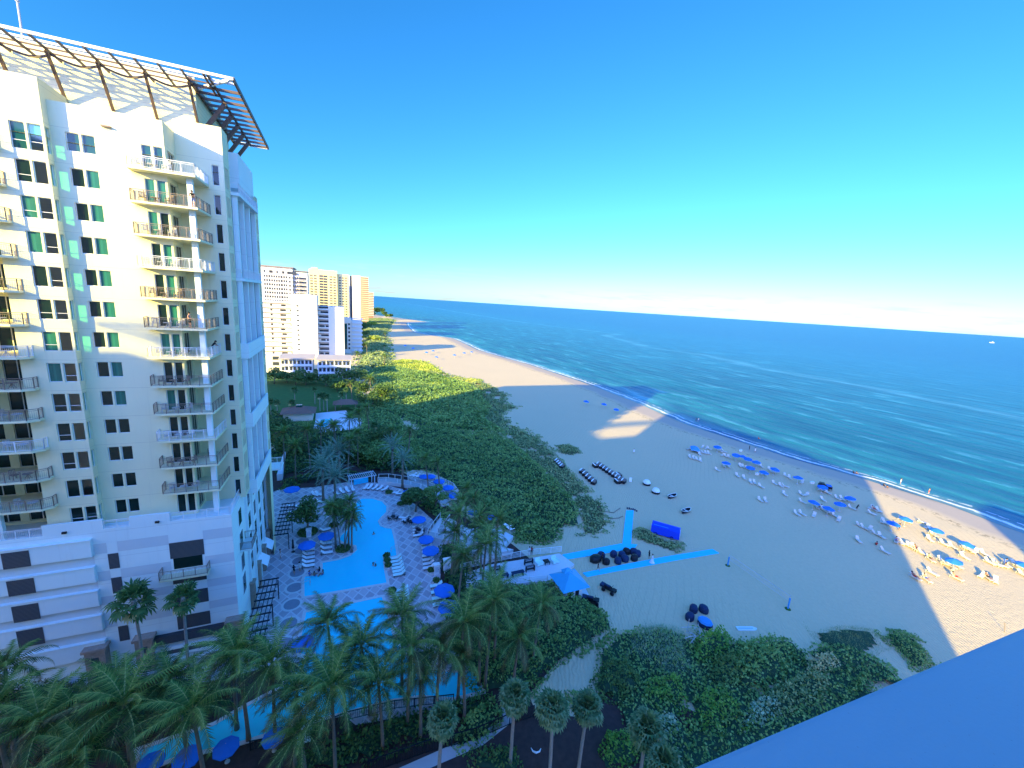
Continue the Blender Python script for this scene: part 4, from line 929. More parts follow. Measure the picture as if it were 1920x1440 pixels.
# low condo with railed galleries
def condo(name, label, uL, uR, D, h, n, roofm):
    P, W, _ = far_frame(uL, uR, 600, D); c = empty(name, P+(0,), GROT, label, 'building')
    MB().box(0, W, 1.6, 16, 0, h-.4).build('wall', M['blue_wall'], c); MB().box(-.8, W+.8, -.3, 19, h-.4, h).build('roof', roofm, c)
    bays = n
    for i in range(bays+1): MB().box(W*i/bays-.15, W*i/bays+.15, -.05, .3, 0, h-.4).build('column', M['trim'], c)
    for k in range(3):
        z = k*(h-.4)/3
        if k: MB().box(0, W, .0, 1.6, z-.22, z).box(0, W, .0, .08, z, z+.9).build('gallery', M['trim'], c)
        ww = []
        for i in range(bays*2): ww.append(('S', W*(i+.2)/(bays*2), 1.58, z+.5, W/(bays*2)*.6, 1.9))
        add_windows(c, ww, M['far_glass'])
    return c
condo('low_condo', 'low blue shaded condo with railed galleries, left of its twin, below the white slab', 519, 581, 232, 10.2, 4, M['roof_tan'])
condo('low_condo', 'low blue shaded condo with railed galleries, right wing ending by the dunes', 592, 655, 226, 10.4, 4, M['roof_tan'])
P, W, H = far_frame(498, 519, 668, 250); c = empty('side_building', P+(0,), GROT, 'small cream building beside the hotel tower edge, left of the low condos', 'building')
MB().box(-12, W, 0, 10, 0, 9).build('wall', M['cream_wall'], c); add_windows(c, [('S', W*.3, -.02, 1+3*k, 3, 1.8) for k in range(3)], M['far_glass'])
# neighbouring pool house with brown roofs
hx, hy = -73.5, 137.5
c = empty('pool_house', (hx, hy, 0), GROT, 'single storey pool house with brown hipped roof and rooftop skylight', 'building')
m = MB(); m.box(-5, 4, -3.5, 3.5, 0, 2.8); m.build('wall', M['cream_wall'], c)
def hip(x0, x1, y0, y1, z0, z1):
    d = min(x1-x0, y1-y0)/2
    return MB().add([(x0, y0, z0), (x1, y0, z0), (x1, y1, z0), (x0, y1, z0), (x0+d, y0+d, z1), (x1-d, y0+d+.01, z1)], [(0, 3, 2, 1), (0, 1, 5, 4), (1, 2, 5), (2, 3, 4, 5), (3, 0, 4)])
hip(-6, 5, -4.5, 4.5, 2.8, 4.6).build('roof', M['roof_brown'], c); MB().box(-1.3, .6, -.9, .9, 4.2, 4.95).build('skylight', M['glass_green'], c)
c = empty('garden_pavilion', G(648, 768)+(0,), GROT, 'small open pavilion with brown roof right of the far pool', 'building')
hip(-4.5, 4.5, -3, 3, 2.7, 4.2).build('roof', M['roof_brown'], c)
for sx in (-3.6, 3.6):
    for sy in (-2.3, 2.3): MB().box(sx-.12, sx+.12, sy-.12, sy+.12, 0, 2.75).build('post', M['wood'], c)
z4 = lambda x, y: (460+x/4.235, 460+y/4.235)
ground_sheet('neighbour_terrace', [G(*z4(555, 1400)), G(*z4(560, 1335)), G(*z4(700, 1320)), G(*z4(800, 1310)), G(*z4(830, 1370)), G(*z4(960, 1375)), G(*z4(950, 1450)), G(*z4(600, 1490)), G(*z4(540, 1460))], .045, M['white_boards'])
fp = [G(*z4(578, 1382)), G(*z4(690, 1376)), G(*z4(665, 1410)), G(*z4(640, 1440)), G(*z4(570, 1450))]
tag(MB().sheet(fp, .06).build('pool_water', M['pool']), kind='structure')
ground_sheet('lit_grass', [G(*z4(380, 1345)), G(*z4(520, 1300)), G(*z4(800, 1240)), G(*z4(835, 1250)), G(*z4(700, 1300)), G(*z4(560, 1330)), G(*z4(400, 1375))], .05, M['lawn'])
# ---------------------------------------------------------------- palms
FT = []
def frond_tris(L, n, up0, droop, leaf, width, az, wind=(0, 0), stiff=1.0, rng=None, vee=.25):
    """feather leaf: rachis curve with drooping leaflets on both sides; returns list of triangles"""
    V = []; pos = Vector((0, 0, 0)); el = up0; d_az = az; pts = []; seg = L/n
    for i in range(n+1):
        pts.append((pos.copy(), el, d_az))
        t = i/n; el = up0-droop*(t**1.25)
        dx = math.cos(d_az)*math.cos(el)+wind[0]*t*.45; dy = math.sin(d_az)*math.cos(el)+wind[1]*t*.45; dz = math.sin(el)
        v = Vector((dx, dy, dz)).normalized(); pos = pos+v*seg
    tris = []; kinds = []; FT.append(kinds)
    for i in range(n):
        p, _, _ = pts[i]; q, _, _ = pts[i+1]; d = (q-p).normalized(); side = d.cross(Vector((0, 0, 1)))
        if side.length < .01: side = Vector((1, 0, 0))
        side.normalize(); upv = side.cross(d); t = (i+.5)/n
        rw = .05*(1-t)+.016
        tris.append((p-side*rw, q, p+side*rw)); tris.append((p+upv*rw*.5, p-upv*rw, q)); kinds += ['r', 'r']
        if t < .12: continue
        ll = leaf*math.sin(min(1, (t+.12))*math.pi*.86)**.6*(1-.25*t)
        for sg in (-1, 1):
            for k in range(2):
                b = p.lerp(q, k*.5+.1); j = rng.uniform(-.12, .12)
                tip = b+(side*sg*(.86+j)+d*(.42+.5*t)+upv*vee*stiff-Vector((0, 0, 1))*(.45*(1-stiff)+rng.uniform(0, .22))).normalized()*ll*rng.uniform(.85, 1.12)+Vector((wind[0], wind[1], 0))*.18*ll
                w2 = width*.5; tris.append((b-d*w2, tip, b+d*w2)); kinds.append('l')
    return tris
def tri_mesh(name, tris, mats, mi=None):
    V = np.array([tuple(v) for t in tris for v in t], dtype=np.float32); F = np.arange(len(V)).reshape(-1, 3)
    return npmesh(name, V, F, mats, mi)
def coco_crown(seed, nf=24, L=4.2, wind=(-.55, -.3), mats=('palm',), stiff=.35):
    rng = random.Random(seed); T = []; mi = []
    for i in range(nf):
        t = i/nf; az = i*2.399+rng.uniform(-.25, .25); up = R(78-95*t+rng.uniform(-8, 8)); dr = R(60+45*t+rng.uniform(-10, 15))
        F_ = frond_tris(L*rng.uniform(.85, 1.1)*(.75+.25*min(1, t*3)), 14, up, dr, 1.0, .12, az, wind, stiff, rng); T += F_
        k = 1 if t < .3 else (0 if t < .8 else 2)
        if rng.random() < .3: k = rng.choice((0, 1, 2))
        mi += [k if q_ != 'r' else 3 for q_ in FT[-1]]
    return tri_mesh('crown', T, [M['palm'], M['palm_light'], M['palm_dark'], M['rachis']], mi)
def date_crown(seed, nf=42, L=4.4):
    rng = random.Random(seed); T = []
    for i in range(nf):
        t = i/nf; az = i*2.399; up = R(82-88*t+rng.uniform(-6, 6)); dr = R(38+25*t)
        T += frond_tris(L*rng.uniform(.9, 1.08), 13, up, dr, .62, .085, az, (-.05, 0), .9, rng, .5)
    return tri_mesh('crown', T, [M['palm_silver']])
def fan_crown(seed, nf=30, pet=1.0, rad=.95, mname='fan', low=-60, seg=11):
    rng = random.Random(seed); T = []; mi = []
    for i in range(nf):
        mi += [0 if (i/nf < .86 or rng.random() < .3) else 1]*(1+2*seg); t = i/nf; az = i*2.399+rng.uniform(-.2, .2); el = R(80+(low-80)*t+rng.uniform(-8, 8)); d = Vector((math.cos(az)*math.cos(el), math.sin(az)*math.cos(el), math.sin(el)))
        pl = pet*rng.uniform(.8, 1.15); c = d*pl; side = d.cross(Vector((0, 0, 1)))
        side = side.normalized() if side.length > .01 else Vector((1, 0, 0)); up = side.cross(d)
        T.append((-side*.03, c, side*.03)); rr = rad*rng.uniform(.85, 1.15)
        for k in range(seg):
            a = R(-125+250*k/(seg-1)); dirv = (d*math.cos(a)+side*math.sin(a)); droop = Vector((0, 0, -1))*(.25+.35*rng.random())
            tip = c+(dirv+droop*.6-up*.1).normalized()*rr*(1-.25*abs(math.sin(a))); w_ = side*math.cos(a)-d*math.sin(a)
            mid = c+(dirv).normalized()*rr*.55
            T.append((c, mid+w_*.11, mid-w_*.11)); T.append((mid+w_*.11, tip, mid-w_*.11))
    return tri_mesh('crown', T, [M[mname], M['dune_dry']], mi)
def trunk_mesh(h, r0=.2, r1=.12, lean=(0, 0), m='bark', n=9, boot=False):
    pts = []; rad = []
    for i in range(n):
        t = i/(n-1); pts.append((lean[0]*(t**1.6), lean[1]*(t**1.6), h*t)); rad.append((r0*(1-t)+r1*t)*(1.35 if i == 0 else 1))
    b = MB().tube(pts, rad, 8)
    if boot: b.tube([(lean[0], lean[1], h-.9), (lean[0], lean[1], h-.35), (lean[0], lean[1], h+.15)], [r1*1.1, r1*2.0, r1*1.2], 8)
    return b.mesh('trunk', [M[m]], True)
CC = [coco_crown(s, nf=24+s) for s in (1, 2, 3, 4)]; DC = [date_crown(11), date_crown(12)]
FC = [fan_crown(21), fan_crown(22)]; SB = [fan_crown(s, nf=70, pet=.75, rad=.75, mname='sabal', low=-75, seg=13) for s in (31, 32, 33)]
FS = [fan_crown(s, nf=22, pet=.6, rad=.8, mname='fan', low=-50, seg=8) for s in (41, 42)]
TRK = {}
prng = random.Random(99)
def palm(kind, u, v, zc, scale=1.0, px=None, lean=None, name=None, gold=False):
    """crown centre seen at pixel u,v and standing zc metres up; trunk foot straight below, moved back by the lean"""
    x, y = G(u, v, zc); lx, ly = lean if lean else (prng.uniform(-.9, .5), prng.uniform(-.6, .6))
    crowns, tm, r0, r1, boot = {'coco': (CC, 'bark', .19, .12, False), 'date': (DC, 'bark', .28, .24, True), 'fan': (FC, 'bark_pale', .17, .12, True), 'sabal': (SB, 'bark_pale', .17, .15, False), 'small': (FS, 'bark_pale', .14, .11, False)}[kind]
    nm = name or {'coco': 'coconut_palm', 'date': 'date_palm', 'fan': 'fan_palm', 'sabal': 'sabal_palm', 'small': 'fan_palm'}[kind]
    e = empty(nm, (x-lx, y-ly, 0)); e['category'] = 'palm tree'
    key = (kind, round(zc), round(lx, 1), round(ly, 1))
    if key not in TRK: TRK[key] = trunk_mesh(zc, r0, r1, (lx, ly), tm, boot=boot)
    link('trunk', TRK[key], e)
    c = link('crown', prng.choice(crowns), e, (lx, ly, zc), prng.uniform(-.5, .5) if kind == 'coco' else prng.uniform(0, 6.28)); c.scale = (scale,)*3
    return e
Z6 = lambda x, y: (400+x/3.4286, 1080+y/3.4286)
Z7 = lambda x, y: (x/4, 1080+y/4)
Z8 = lambda x, y: (880+x/3.5556, 900+y/3.5556)
MARKS = [('the lower pool', *G(600, 1300)), ('the main pool', *G(680, 1000)), ('the striped podium wall', *L2W(-12, -4)), ('the curved raised walkway', *G(800, 960)), ('the beach boardwalk', *G(960, 1080)), ('the far end of the pool deck', *G(640, 850)), ('the metal picket fence', *G(900, 1400)),
         ('the pool house', hx, hy), ('the low condos', -100, 198), ('the burgundy hedge', *G(90, 1330)), ('the north lawn', -75, 165), ('the dune edge', *G(720, 700))]
cp = [ # coconut palms: pixel of crown heart, height, scale
 (*Z6(735, 310), 9.5, 1.05), (*Z6(950, 450), 9.0, 1.0), (*Z6(1215, 260), 10.5, 1.1), (*Z6(1265, 470), 9.5, 1.15), (*Z6(1610, 300), 11.0, 1.1), (*Z6(380, 560), 10, 1.15), (*Z6(150, 520), 10, 1.15), (*Z6(760, 720), 9.5, 1.2),
 (*Z6(1800, 160), 11.5, 1.05), (*Z6(1600, 520), 7.5, .85), (*Z6(1330, 640), 7.0, .8), (*Z6(560, 1000), 7, .9),
 (*Z7(930, 960), 9.5, 1.3), (*Z7(300, 1100), 8.5, 1.2), (*Z7(1440, 1010), 9.5, 1.15), (*Z7(-60, 1000), 9, 1.2), (*Z7(40, 700), 10, .9), (*Z7(640, 1330), 8, 1.1), (*Z7(1280, 780), 9, 1.0), (*Z7(1760, 560), 9.5, 1.0), (*Z7(860, 800), 8.5, 1.0), (*Z7(560, 1010), 8.5, 1.0), (*Z6(820, 590), 8.5, 1.0), (*Z6(1060, 690), 8.0, 1.0), (*Z6(1460, 470), 9.0, 1.0), (*Z6(540, 740), 8.5, 1.0), (*Z5(1600, 640), 8.5, .8), (*Z5(1650, 860), 8.5, .85), (*Z5(1450, 900), 8.0, .8),
 (*Z8(180, 740), 10.0, 1.1), (*Z8(480, 830), 9.0, 1.0), (*Z8(330, 1060), 8.5, 1.0), (*Z8(60, 900), 9.0, 1.0), (*Z8(110, 440), 10.5, .95), (*Z8(190, 260), 10, .85),
 (*Z5(500, 700), 8.0, .72), (*Z5(640, 660), 8.5, .72), (*Z5(660, 740), 7.5, .66), (*Z5(1500, 660), 9.0, .85), (*Z5(1480, 760), 10, .9), (*Z5(1640, 780), 9, .85), (*Z5(1520, 1080), 9.0, .95), (*Z5(1720, 930), 9.5, .9), (*Z5(1540, 560), 8, .8),
 (*Z5(1220, 330), 8.5, .8), (*Z5(1310, 360), 8.0, .75),
 (*Z5(130, 130), 10, .95), (*Z5(310, 110), 10.5, .95), (*Z5(520, 80), 9.5, .9), (*Z5(640, 190), 9.5, .95), (*Z5(220, 230), 9.0, .9), (*Z5(700, 130), 9, .8), (*Z5(1110, 110), 8.0, .8), (*Z5(960, 110), 7.5, .8),
 (*z4(990, 1060), 8.5, 1.15), (*z4(600, 1440), 8.5, .9), (*z4(700, 1430), 8, .85), (*z4(830, 1380), 8.5, 1.0), (*z4(900, 1330), 8, 1.0), (*z4(480, 1440), 8, .9), (*z4(960, 1290), 8, .9), (*z4(835, 1095), 7.5, .85), (*z4(1105, 880), 6.5, .9), (*z4(890, 860), 9, 1.0), (*z4(960, 790), 9, 1.0), (*z4(940, 720), 9, 1.1), (*z4(1110, 700), 7, 1.0)]
cl = [palm('coco', u, v, z, s*(.94 if v > 1150 else .9)) for (u, v, z, s) in cp]
dl = [palm('date', *Z5(560, 270), 7.5, 1.0, lean=(0, 0)), palm('date', *Z5(430, 400), 7.5, 1.05, lean=(0, 0)), palm('date', *Z5(525, 470), 7.0, 1.0, lean=(0, 0)), palm('date', *Z5(970, 240), 7.5, .9, lean=(0, 0)), palm('date', *Z5(1050, 340), 7.0, .85, lean=(0, 0)), palm('date', *Z5(480, 310), 7.0, .9, lean=(0, 0))]
wl = [palm('fan', 250, 1128, 10.8, 1.25, lean=(-.2, -.1)), palm('fan', 343, 1122, 10.8, 1.0, lean=(.1, .1))]
sl = [palm('sabal', u, v, z, s, lean=(prng.uniform(-.3, .3), prng.uniform(-.5, .3))) for (u, v, z, s) in [(965, 1308, 8.2, 1.12), (1036, 1330, 8.4, 1.22), (1102, 1327, 7.6, 1.12), (1212, 1368, 7.6, 1.25), (1246, 1434, 7.6, 1.1), (830, 1350, 8.2, 1.05)]]
fl = [palm('small', u, v, z, s, lean=(0, 0)) for (u, v, z, s) in [(*z4(590, 1200), 5.8, 1.35), (*z4(620, 1190), 6.0, 1.35), (*z4(648, 1205), 5.8, 1.3), (*z4(550, 1145), 6, 1.2), (*z4(800, 1150), 5.5, 1.2), (*z4(760, 1185), 5.0, 1.2), (*z4(200, 1240), 5, 1.3), (*z4(250, 1250), 5, 1.3), (*z4(370, 1250), 5.5, 1.4), (*z4(390, 1150), 5.5, 1.4), (*z4(560, 1000), 5.5, 1.2), (*Z5(830, 75), 5.0, 1.4), (*z4(980, 1240), 5.5, 1.3), (*z4(1105, 800), 5, 1.3)]]
for o in cl: o['group'] = 'coconut palms around the pools'
cluster_labels(cl, 'coconut palm with drooping fronds', MARKS, 'by')
for o in dl: o['group'] = 'silvery date palms'
order_labels(dl, 'silvery green date palm past the pool')
order_labels(wl, 'slim tall fan palm against the striped podium wall')
for o in sl: o['group'] = 'sabal palms by the fence'
order_labels(sl, 'round headed sabal palm with pale fronds at the bottom')
for o in fl: o['group'] = 'small fan palms on the lawns'
cluster_labels(fl, 'short fan palm', MARKS, 'near')
# ---------------------------------------------------------------- leaf masses
def leaf_quads(P, size, rs, up=.35, aspect=.62):
    """one four-sided leaf at each point of P"""
    n = len(P); nv = rs.normal(size=(n, 3)); nv[:, 2] = np.abs(nv[:, 2])+up; nv /= np.linalg.norm(nv, axis=1)[:, None]
    r = rs.normal(size=(n, 3)); a = np.cross(nv, r); a /= np.linalg.norm(a, axis=1)[:, None]; b = np.cross(nv, a)
    s = (np.asarray(size)*rs.uniform(.7, 1.3, n))[:, None]
    V = np.stack([P-a*s*.5, P-b*s*.5*aspect, P+a*s*.5, P+b*s*.5*aspect], 1).reshape(-1, 3); F = np.arange(4*n).reshape(-1, 4)
    return V, F
def thicket(name, label, cat, poly, dens, size, hgt, mat_leaf, mat_floor=None, seed=1, vs=4.0, kind='stuff', thick=.55, edge=1.6, gap=.0, group=None, blade=False):
    rs = np.random.RandomState(seed); xs = [p[0] for p in poly]; ys_ = [p[1] for p in poly]; x0, x1, y0, y1 = min(xs), max(xs), min(ys_), max(ys_)
    n = int((x1-x0)*(y1-y0)*dens); x = rs.uniform(x0, x1, n); y = rs.uniform(y0, y1, n)
    jit = edge*.8; jx = x+(vnoise(x, y, 1.7, seed)-.5)*jit*2; jy = y+(vnoise(x, y, 1.9, seed+5)-.5)*jit*2
    k = inpoly(jx, jy, poly); x, y = x[k], y[k]
    def edged(x, y):
        d = np.full(x.shape, 1e9)
        for i in range(len(poly)):
            ax, ay = poly[i]; bx, by = poly[(i+1) % len(poly)]; L2 = (bx-ax)**2+(by-ay)**2+1e-9
            t = np.clip(((x-ax)*(bx-ax)+(y-ay)*(by-ay))/L2, 0, 1); d = np.minimum(d, np.hypot(x-ax-t*(bx-ax), y-ay-t*(by-ay)))
        return d
    def hf(x, y):
        h = (.45+.55*vnoise(x, y, vs, seed+2))*.75+.35*vnoise(x, y, vs*.35, seed+3); return hgt*h*smoothstep(edged(x, y)/edge*.75+.18)
    if gap > 0:
        g = vnoise(x, y, vs*1.3, seed+9)*.6+vnoise(x, y, vs*.4, seed+8)*.4; k = g > gap; x, y = x[k], y[k]
    z = hf(x, y)-rs.uniform(0, thick, len(x))*hgt*.6+rs.uniform(0, .12, len(x)); z = np.maximum(z, .05)
    if blade:
        n = len(x); P = np.stack([x, y, z*0+.0], 1); az = rs.uniform(0, 6.283, n); ln = rs.uniform(.5, 1.1, n)*size; sp_ = rs.uniform(.2, .7, n)*ln
        tip = P+np.stack([np.cos(az)*sp_-.12*ln, np.sin(az)*sp_, z+ln*.35], 1); w_ = np.stack([-np.sin(az), np.cos(az), 0*az], 1)*.045*(size/.6)
        base = P+np.stack([0*az, 0*az, np.maximum(z-ln*.6, 0)], 1)
        V = np.stack([base-w_, tip, base+w_], 1).reshape(-1, 3); F = np.arange(3*n).reshape(-1, 3)
    else:
        V, F = leaf_quads(np.stack([x, y, z], 1), size, rs)
    me = npmesh(name, V, F, [M[mat_leaf]])
    o = link(name, me); tag(o, label, cat, group, kind)
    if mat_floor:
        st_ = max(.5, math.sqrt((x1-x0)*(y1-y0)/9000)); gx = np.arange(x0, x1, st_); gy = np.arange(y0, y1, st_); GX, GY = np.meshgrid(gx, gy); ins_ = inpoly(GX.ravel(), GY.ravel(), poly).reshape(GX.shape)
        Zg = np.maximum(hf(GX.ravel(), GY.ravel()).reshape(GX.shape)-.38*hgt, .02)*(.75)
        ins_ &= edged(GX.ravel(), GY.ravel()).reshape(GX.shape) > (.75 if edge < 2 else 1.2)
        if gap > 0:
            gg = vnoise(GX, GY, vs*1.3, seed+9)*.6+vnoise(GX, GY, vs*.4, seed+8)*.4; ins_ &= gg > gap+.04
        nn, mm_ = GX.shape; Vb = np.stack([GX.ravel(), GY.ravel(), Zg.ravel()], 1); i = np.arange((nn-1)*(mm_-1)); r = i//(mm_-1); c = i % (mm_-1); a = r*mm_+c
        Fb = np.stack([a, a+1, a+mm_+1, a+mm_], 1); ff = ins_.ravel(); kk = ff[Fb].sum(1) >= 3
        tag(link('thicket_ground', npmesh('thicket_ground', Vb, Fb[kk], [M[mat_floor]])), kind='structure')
    return o
# sea grape slope between the pool terrace and the beach
SG1 = [(2.5, 73), (-5.5, 79), (-11.5, 89), (-19, 98.5), (-30, 100.5), (-35, 108), (-36, 124), (-30, 136), (-4, 132), (2, 124), (6, 116), (10, 106), (14, 96), (17, 85), (16.5, 78), (14.5, 76), (12.5, 76), (10.8, 70.6), (4, 70.3)]
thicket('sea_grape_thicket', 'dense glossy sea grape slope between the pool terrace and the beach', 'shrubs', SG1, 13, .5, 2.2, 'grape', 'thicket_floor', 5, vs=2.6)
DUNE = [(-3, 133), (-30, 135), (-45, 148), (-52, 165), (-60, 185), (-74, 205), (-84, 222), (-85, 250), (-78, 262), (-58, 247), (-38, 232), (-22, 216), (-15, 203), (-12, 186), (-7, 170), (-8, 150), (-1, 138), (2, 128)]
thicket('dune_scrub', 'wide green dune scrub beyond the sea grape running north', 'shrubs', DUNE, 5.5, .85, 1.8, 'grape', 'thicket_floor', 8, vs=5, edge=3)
OL = [(5, 115), (-7, 131), (6, 134), (12, 128), (17, 112), (20, 100), (23.5, 88), (23, 78), (19, 73), (15, 73), (16, 84), (12, 98)]
thicket('dune_fringe', 'olive trailing dune plants fringing the sea grape where sand begins', 'dune plants', OL, 9, .5, .8, 'dune_olive', 'dune_floor', 12, vs=2.2, edge=2.2, gap=.30)
OL2 = [(-10, 132), (-17, 150), (-20, 180), (-30, 212), (-60, 245), (-52, 256), (-15, 224), (-2, 200), (-1, 182), (4, 172), (-3, 160), (2, 146), (11, 133), (13, 127), (7, 125)]
thicket('dune_fringe', 'olive and straw dune grass along the far scrub edge', 'dune plants', OL2, 4, .8, .9, 'dune_olive', 'dune_floor', 14, vs=5, edge=4, gap=.34)
thicket('dune_mound', 'isolated tuft of dune plants alone on the shaded sand', 'dune plants', GP((1040, 836), (1062, 832), (1088, 842), (1092, 850), (1070, 855), (1048, 850)), 12, .5, .8, 'dune_olive', 'dune_floor', 15, vs=2, edge=1.5)
thicket('dune_mound', 'low dark green shrub patch beside the blue covered cart', 'dune plants', GP((1186, 992), (1200, 988), (1228, 1000), (1250, 1012), (1284, 1020), (1285, 1030), (1262, 1038), (1240, 1030), (1210, 1020), (1186, 1008)), 26, .36, .8, 'dune_olive', 'dune_floor', 16, vs=1.6, edge=1.2)
N1 = [(-85, 250), (-84, 222), (-92, 232), (-110, 290), (-140, 380), (-185, 500), (-240, 640), (-290, 800), (-235, 800), (-190, 620), (-166, 536), (-150, 470), (-123, 400), (-102, 330), (-82, 275), (-74, 256)]
thicket('coastal_scrub', 'far strip of yellow green coastal scrub along the distant beach', 'shrubs', N1, 1.6, 1.9, 2.4, 'dune_olive', 'thicket_floor', 17, vs=14, edge=6)
thicket('dune_fringe', 'sunlit golden grass patch at the far bend of the dunes', 'dune plants', GP((700, 690), (716, 678), (760, 674), (800, 678), (822, 690), (838, 702), (800, 702), (740, 698)), 4, .9, .9, 'gold_leaf', 'dune_floor', 18, vs=5, edge=3)  # sun on the grass put into its leaf colour
thicket('dune_fringe', 'thin golden strip of scrub crossing the green dunes', 'dune plants', GP((724, 728), (745, 720), (800, 718), (850, 708), (905, 712), (905, 720), (850, 722), (790, 728), (748, 736), (728, 736)), 4.5, .85, 1.1, 'gold_leaf', None, 19, vs=4, edge=2.5, gap=.3)  # band of sunlight across the scrub, given as gold leaf colour
# hedge wedge between the boardwalk and the sea grape, mass behind the hut
HG = [(-1.5, 56.8), (8, 58.4), (11.5, 56.8), (15, 53.6), (17.2, 51.4), (16.5, 49.6), (13, 46.8), (9, 43.6), (5.5, 41), (4.2, 38.6), (-1, 38.8), (-4, 42), (-6.5, 47), (-6, 52)]
thicket('sea_grape_thicket', 'dark sea grape mass between the hut and the sandy path', 'shrubs', HG, 30, .36, 2.6, 'grape', 'thicket_floor', 21, vs=2.0)
thicket('sea_grape_thicket', 'bright rounded sea grape hedge on the terrace side of the boardwalk rail', 'shrubs', [(2.5, 69.2), (10, 69.8), (8.3, 76), (4.5, 76), (1.5, 73)], 26, .42, 1.6, 'grape', 'thicket_floor', 22, vs=1.8)
RB = [(12.6, 44.6), (13.2, 46.2), (17.5, 50), (23, 50.8), (28, 49.2), (34, 49.8), (41, 50.6), (44, 49.8), (49, 50.2), (53, 46.5), (52, 41), (46, 32), (36, 20), (20, 22), (14, 33), (13.6, 38.6), (12.2, 41.5)]
thicket('dune_shrubs', 'mixed green dune shrubs filling the bottom right above the parapet', 'shrubs', RB, 15, .36, 1.35, 'grape', 'thicket_floor', 23, vs=3.2, gap=.27)
bl = []
for i, (pts, mt, hg, lb, dn, sz, bld) in enumerate([
    (GP((1178, 1182), (1240, 1172), (1290, 1190), (1292, 1240), (1225, 1262), (1165, 1245)), 'silver_bush', 2.0, 'feathery silver green bush beside the sandy path mouth', 60, .32, True),
    (GP((1300, 1196), (1345, 1188), (1385, 1200), (1370, 1235), (1320, 1262), (1288, 1240)), 'bright', 2.6, 'vivid green bush just right of the driftwood', 34, .33, False),
    (GP((1380, 1215), (1440, 1195), (1500, 1225), (1480, 1290), (1400, 1310), (1350, 1270)), 'grape', 2.8, 'large mid green shrub in the bottom right dunes', 30, .34, False),
    (GP((1120, 1245), (1180, 1240), (1215, 1290), (1190, 1330), (1130, 1320), (1105, 1290)), 'dark_leaf', 2.6, 'dark rounded shrub on the right edge of the path', 34, .32, False),
    (GP((1200, 1270), (1280, 1270), (1300, 1330), (1240, 1350), (1195, 1320)), 'bright', 2.2, 'lighter green bush in front of the dark path shrub', 30, .32, False),
    (GP((1440, 1285), (1510, 1265), (1570, 1290), (1540, 1340), (1450, 1365), (1410, 1330)), 'dune_olive', 2.4, 'olive yellow shrub near the parapet edge', 34, .32, False),
    (GP((1280, 1300), (1360, 1290), (1400, 1350), (1350, 1400), (1290, 1380)), 'bright', 2.3, 'fresh green bush low in the bottom right corner', 30, .32, False),
    (GP((1520, 1180), (1580, 1172), (1640, 1180), (1660, 1215), (1620, 1240), (1570, 1230), (1525, 1200)), 'dune_olive', 1.3, 'grey olive dune bush on the upper right sand', 46, .26, True),
    (GP((1655, 1180), (1690, 1180), (1735, 1205), (1752, 1238), (1740, 1262), (1705, 1255), (1680, 1225), (1655, 1200)), 'grape', 1.3, 'smooth dark green mound at the right end of the dunes', 60, .24, False),
    (GP((1560, 1235), (1640, 1235), (1680, 1260), (1620, 1290), (1570, 1270)), 'dune_dry', .8, 'straw coloured beach grass on bare sand near the parapet', 30, .3, True),
    (GP((1225, 1215), (1290, 1215), (1310, 1275), (1250, 1290), (1215, 1260)), 'silver_bush', 2.3, 'second silvery bush behind the feathery one', 60, .3, True),
    (GP((1390, 1320), (1450, 1300), (1480, 1350), (1430, 1385), (1380, 1370)), 'silver_bush', 2.3, 'grey green shrub between the olive shrub and the low bright bush', 34, .3, False),
    (GP((1500, 1230), (1560, 1225), (1590, 1265), (1545, 1290), (1495, 1275)), 'dune_dry', 2.0, 'tan dry bush right of the large mid green shrub', 44, .28, False),
    (GP((1330, 1240), (1385, 1235), (1400, 1290), (1350, 1305), (1320, 1275)), 'dark_leaf', 3.0, 'tallest dark shrub in the middle of the dunes', 34, .32, False),
    (GP((1590, 1270), (1630, 1262), (1650, 1290), (1600, 1325), (1560, 1320)), 'grape', 1.9, 'green shrub touching the parapet line below the straw grass', 34, .3, False),
    (GP((1210, 1340), (1270, 1340), (1290, 1400), (1230, 1410)), 'silver_bush', 2.2, 'pale green bush behind the rightmost sabal palms', 34, .3, False),
    (GP((880, 1330), (935, 1300), (945, 1345), (915, 1395), (860, 1420), (830, 1400)), 'grape', 2.2, 'leafy shrub beside the white service walk', 34, .34, False),
    (GP((1130, 1370), (1200, 1380), (1210, 1450), (1110, 1460)), 'bright', 2.4, 'mid green bush at the bottom edge between the sabal palms', 34, .32, False),
    (GP((1060, 1295), (1110, 1300), (1110, 1345), (1060, 1335)), 'grape', 1.8, 'small leafy bush where the sandy path narrows', 40, .3, False),
    (GP((880, 1405), (960, 1395), (1000, 1440), (960, 1480), (870, 1460)), 'dark_leaf', 1.5, 'dark low bush at the foot of the sabal palms', 30, .3, False)]):
    o = thicket('dune_shrub', lb, 'shrub', pts, dn, sz, hg*1.2, mt, 'thicket_floor', 40+i, vs=1.8, kind=None, edge=1.6, blade=bld)
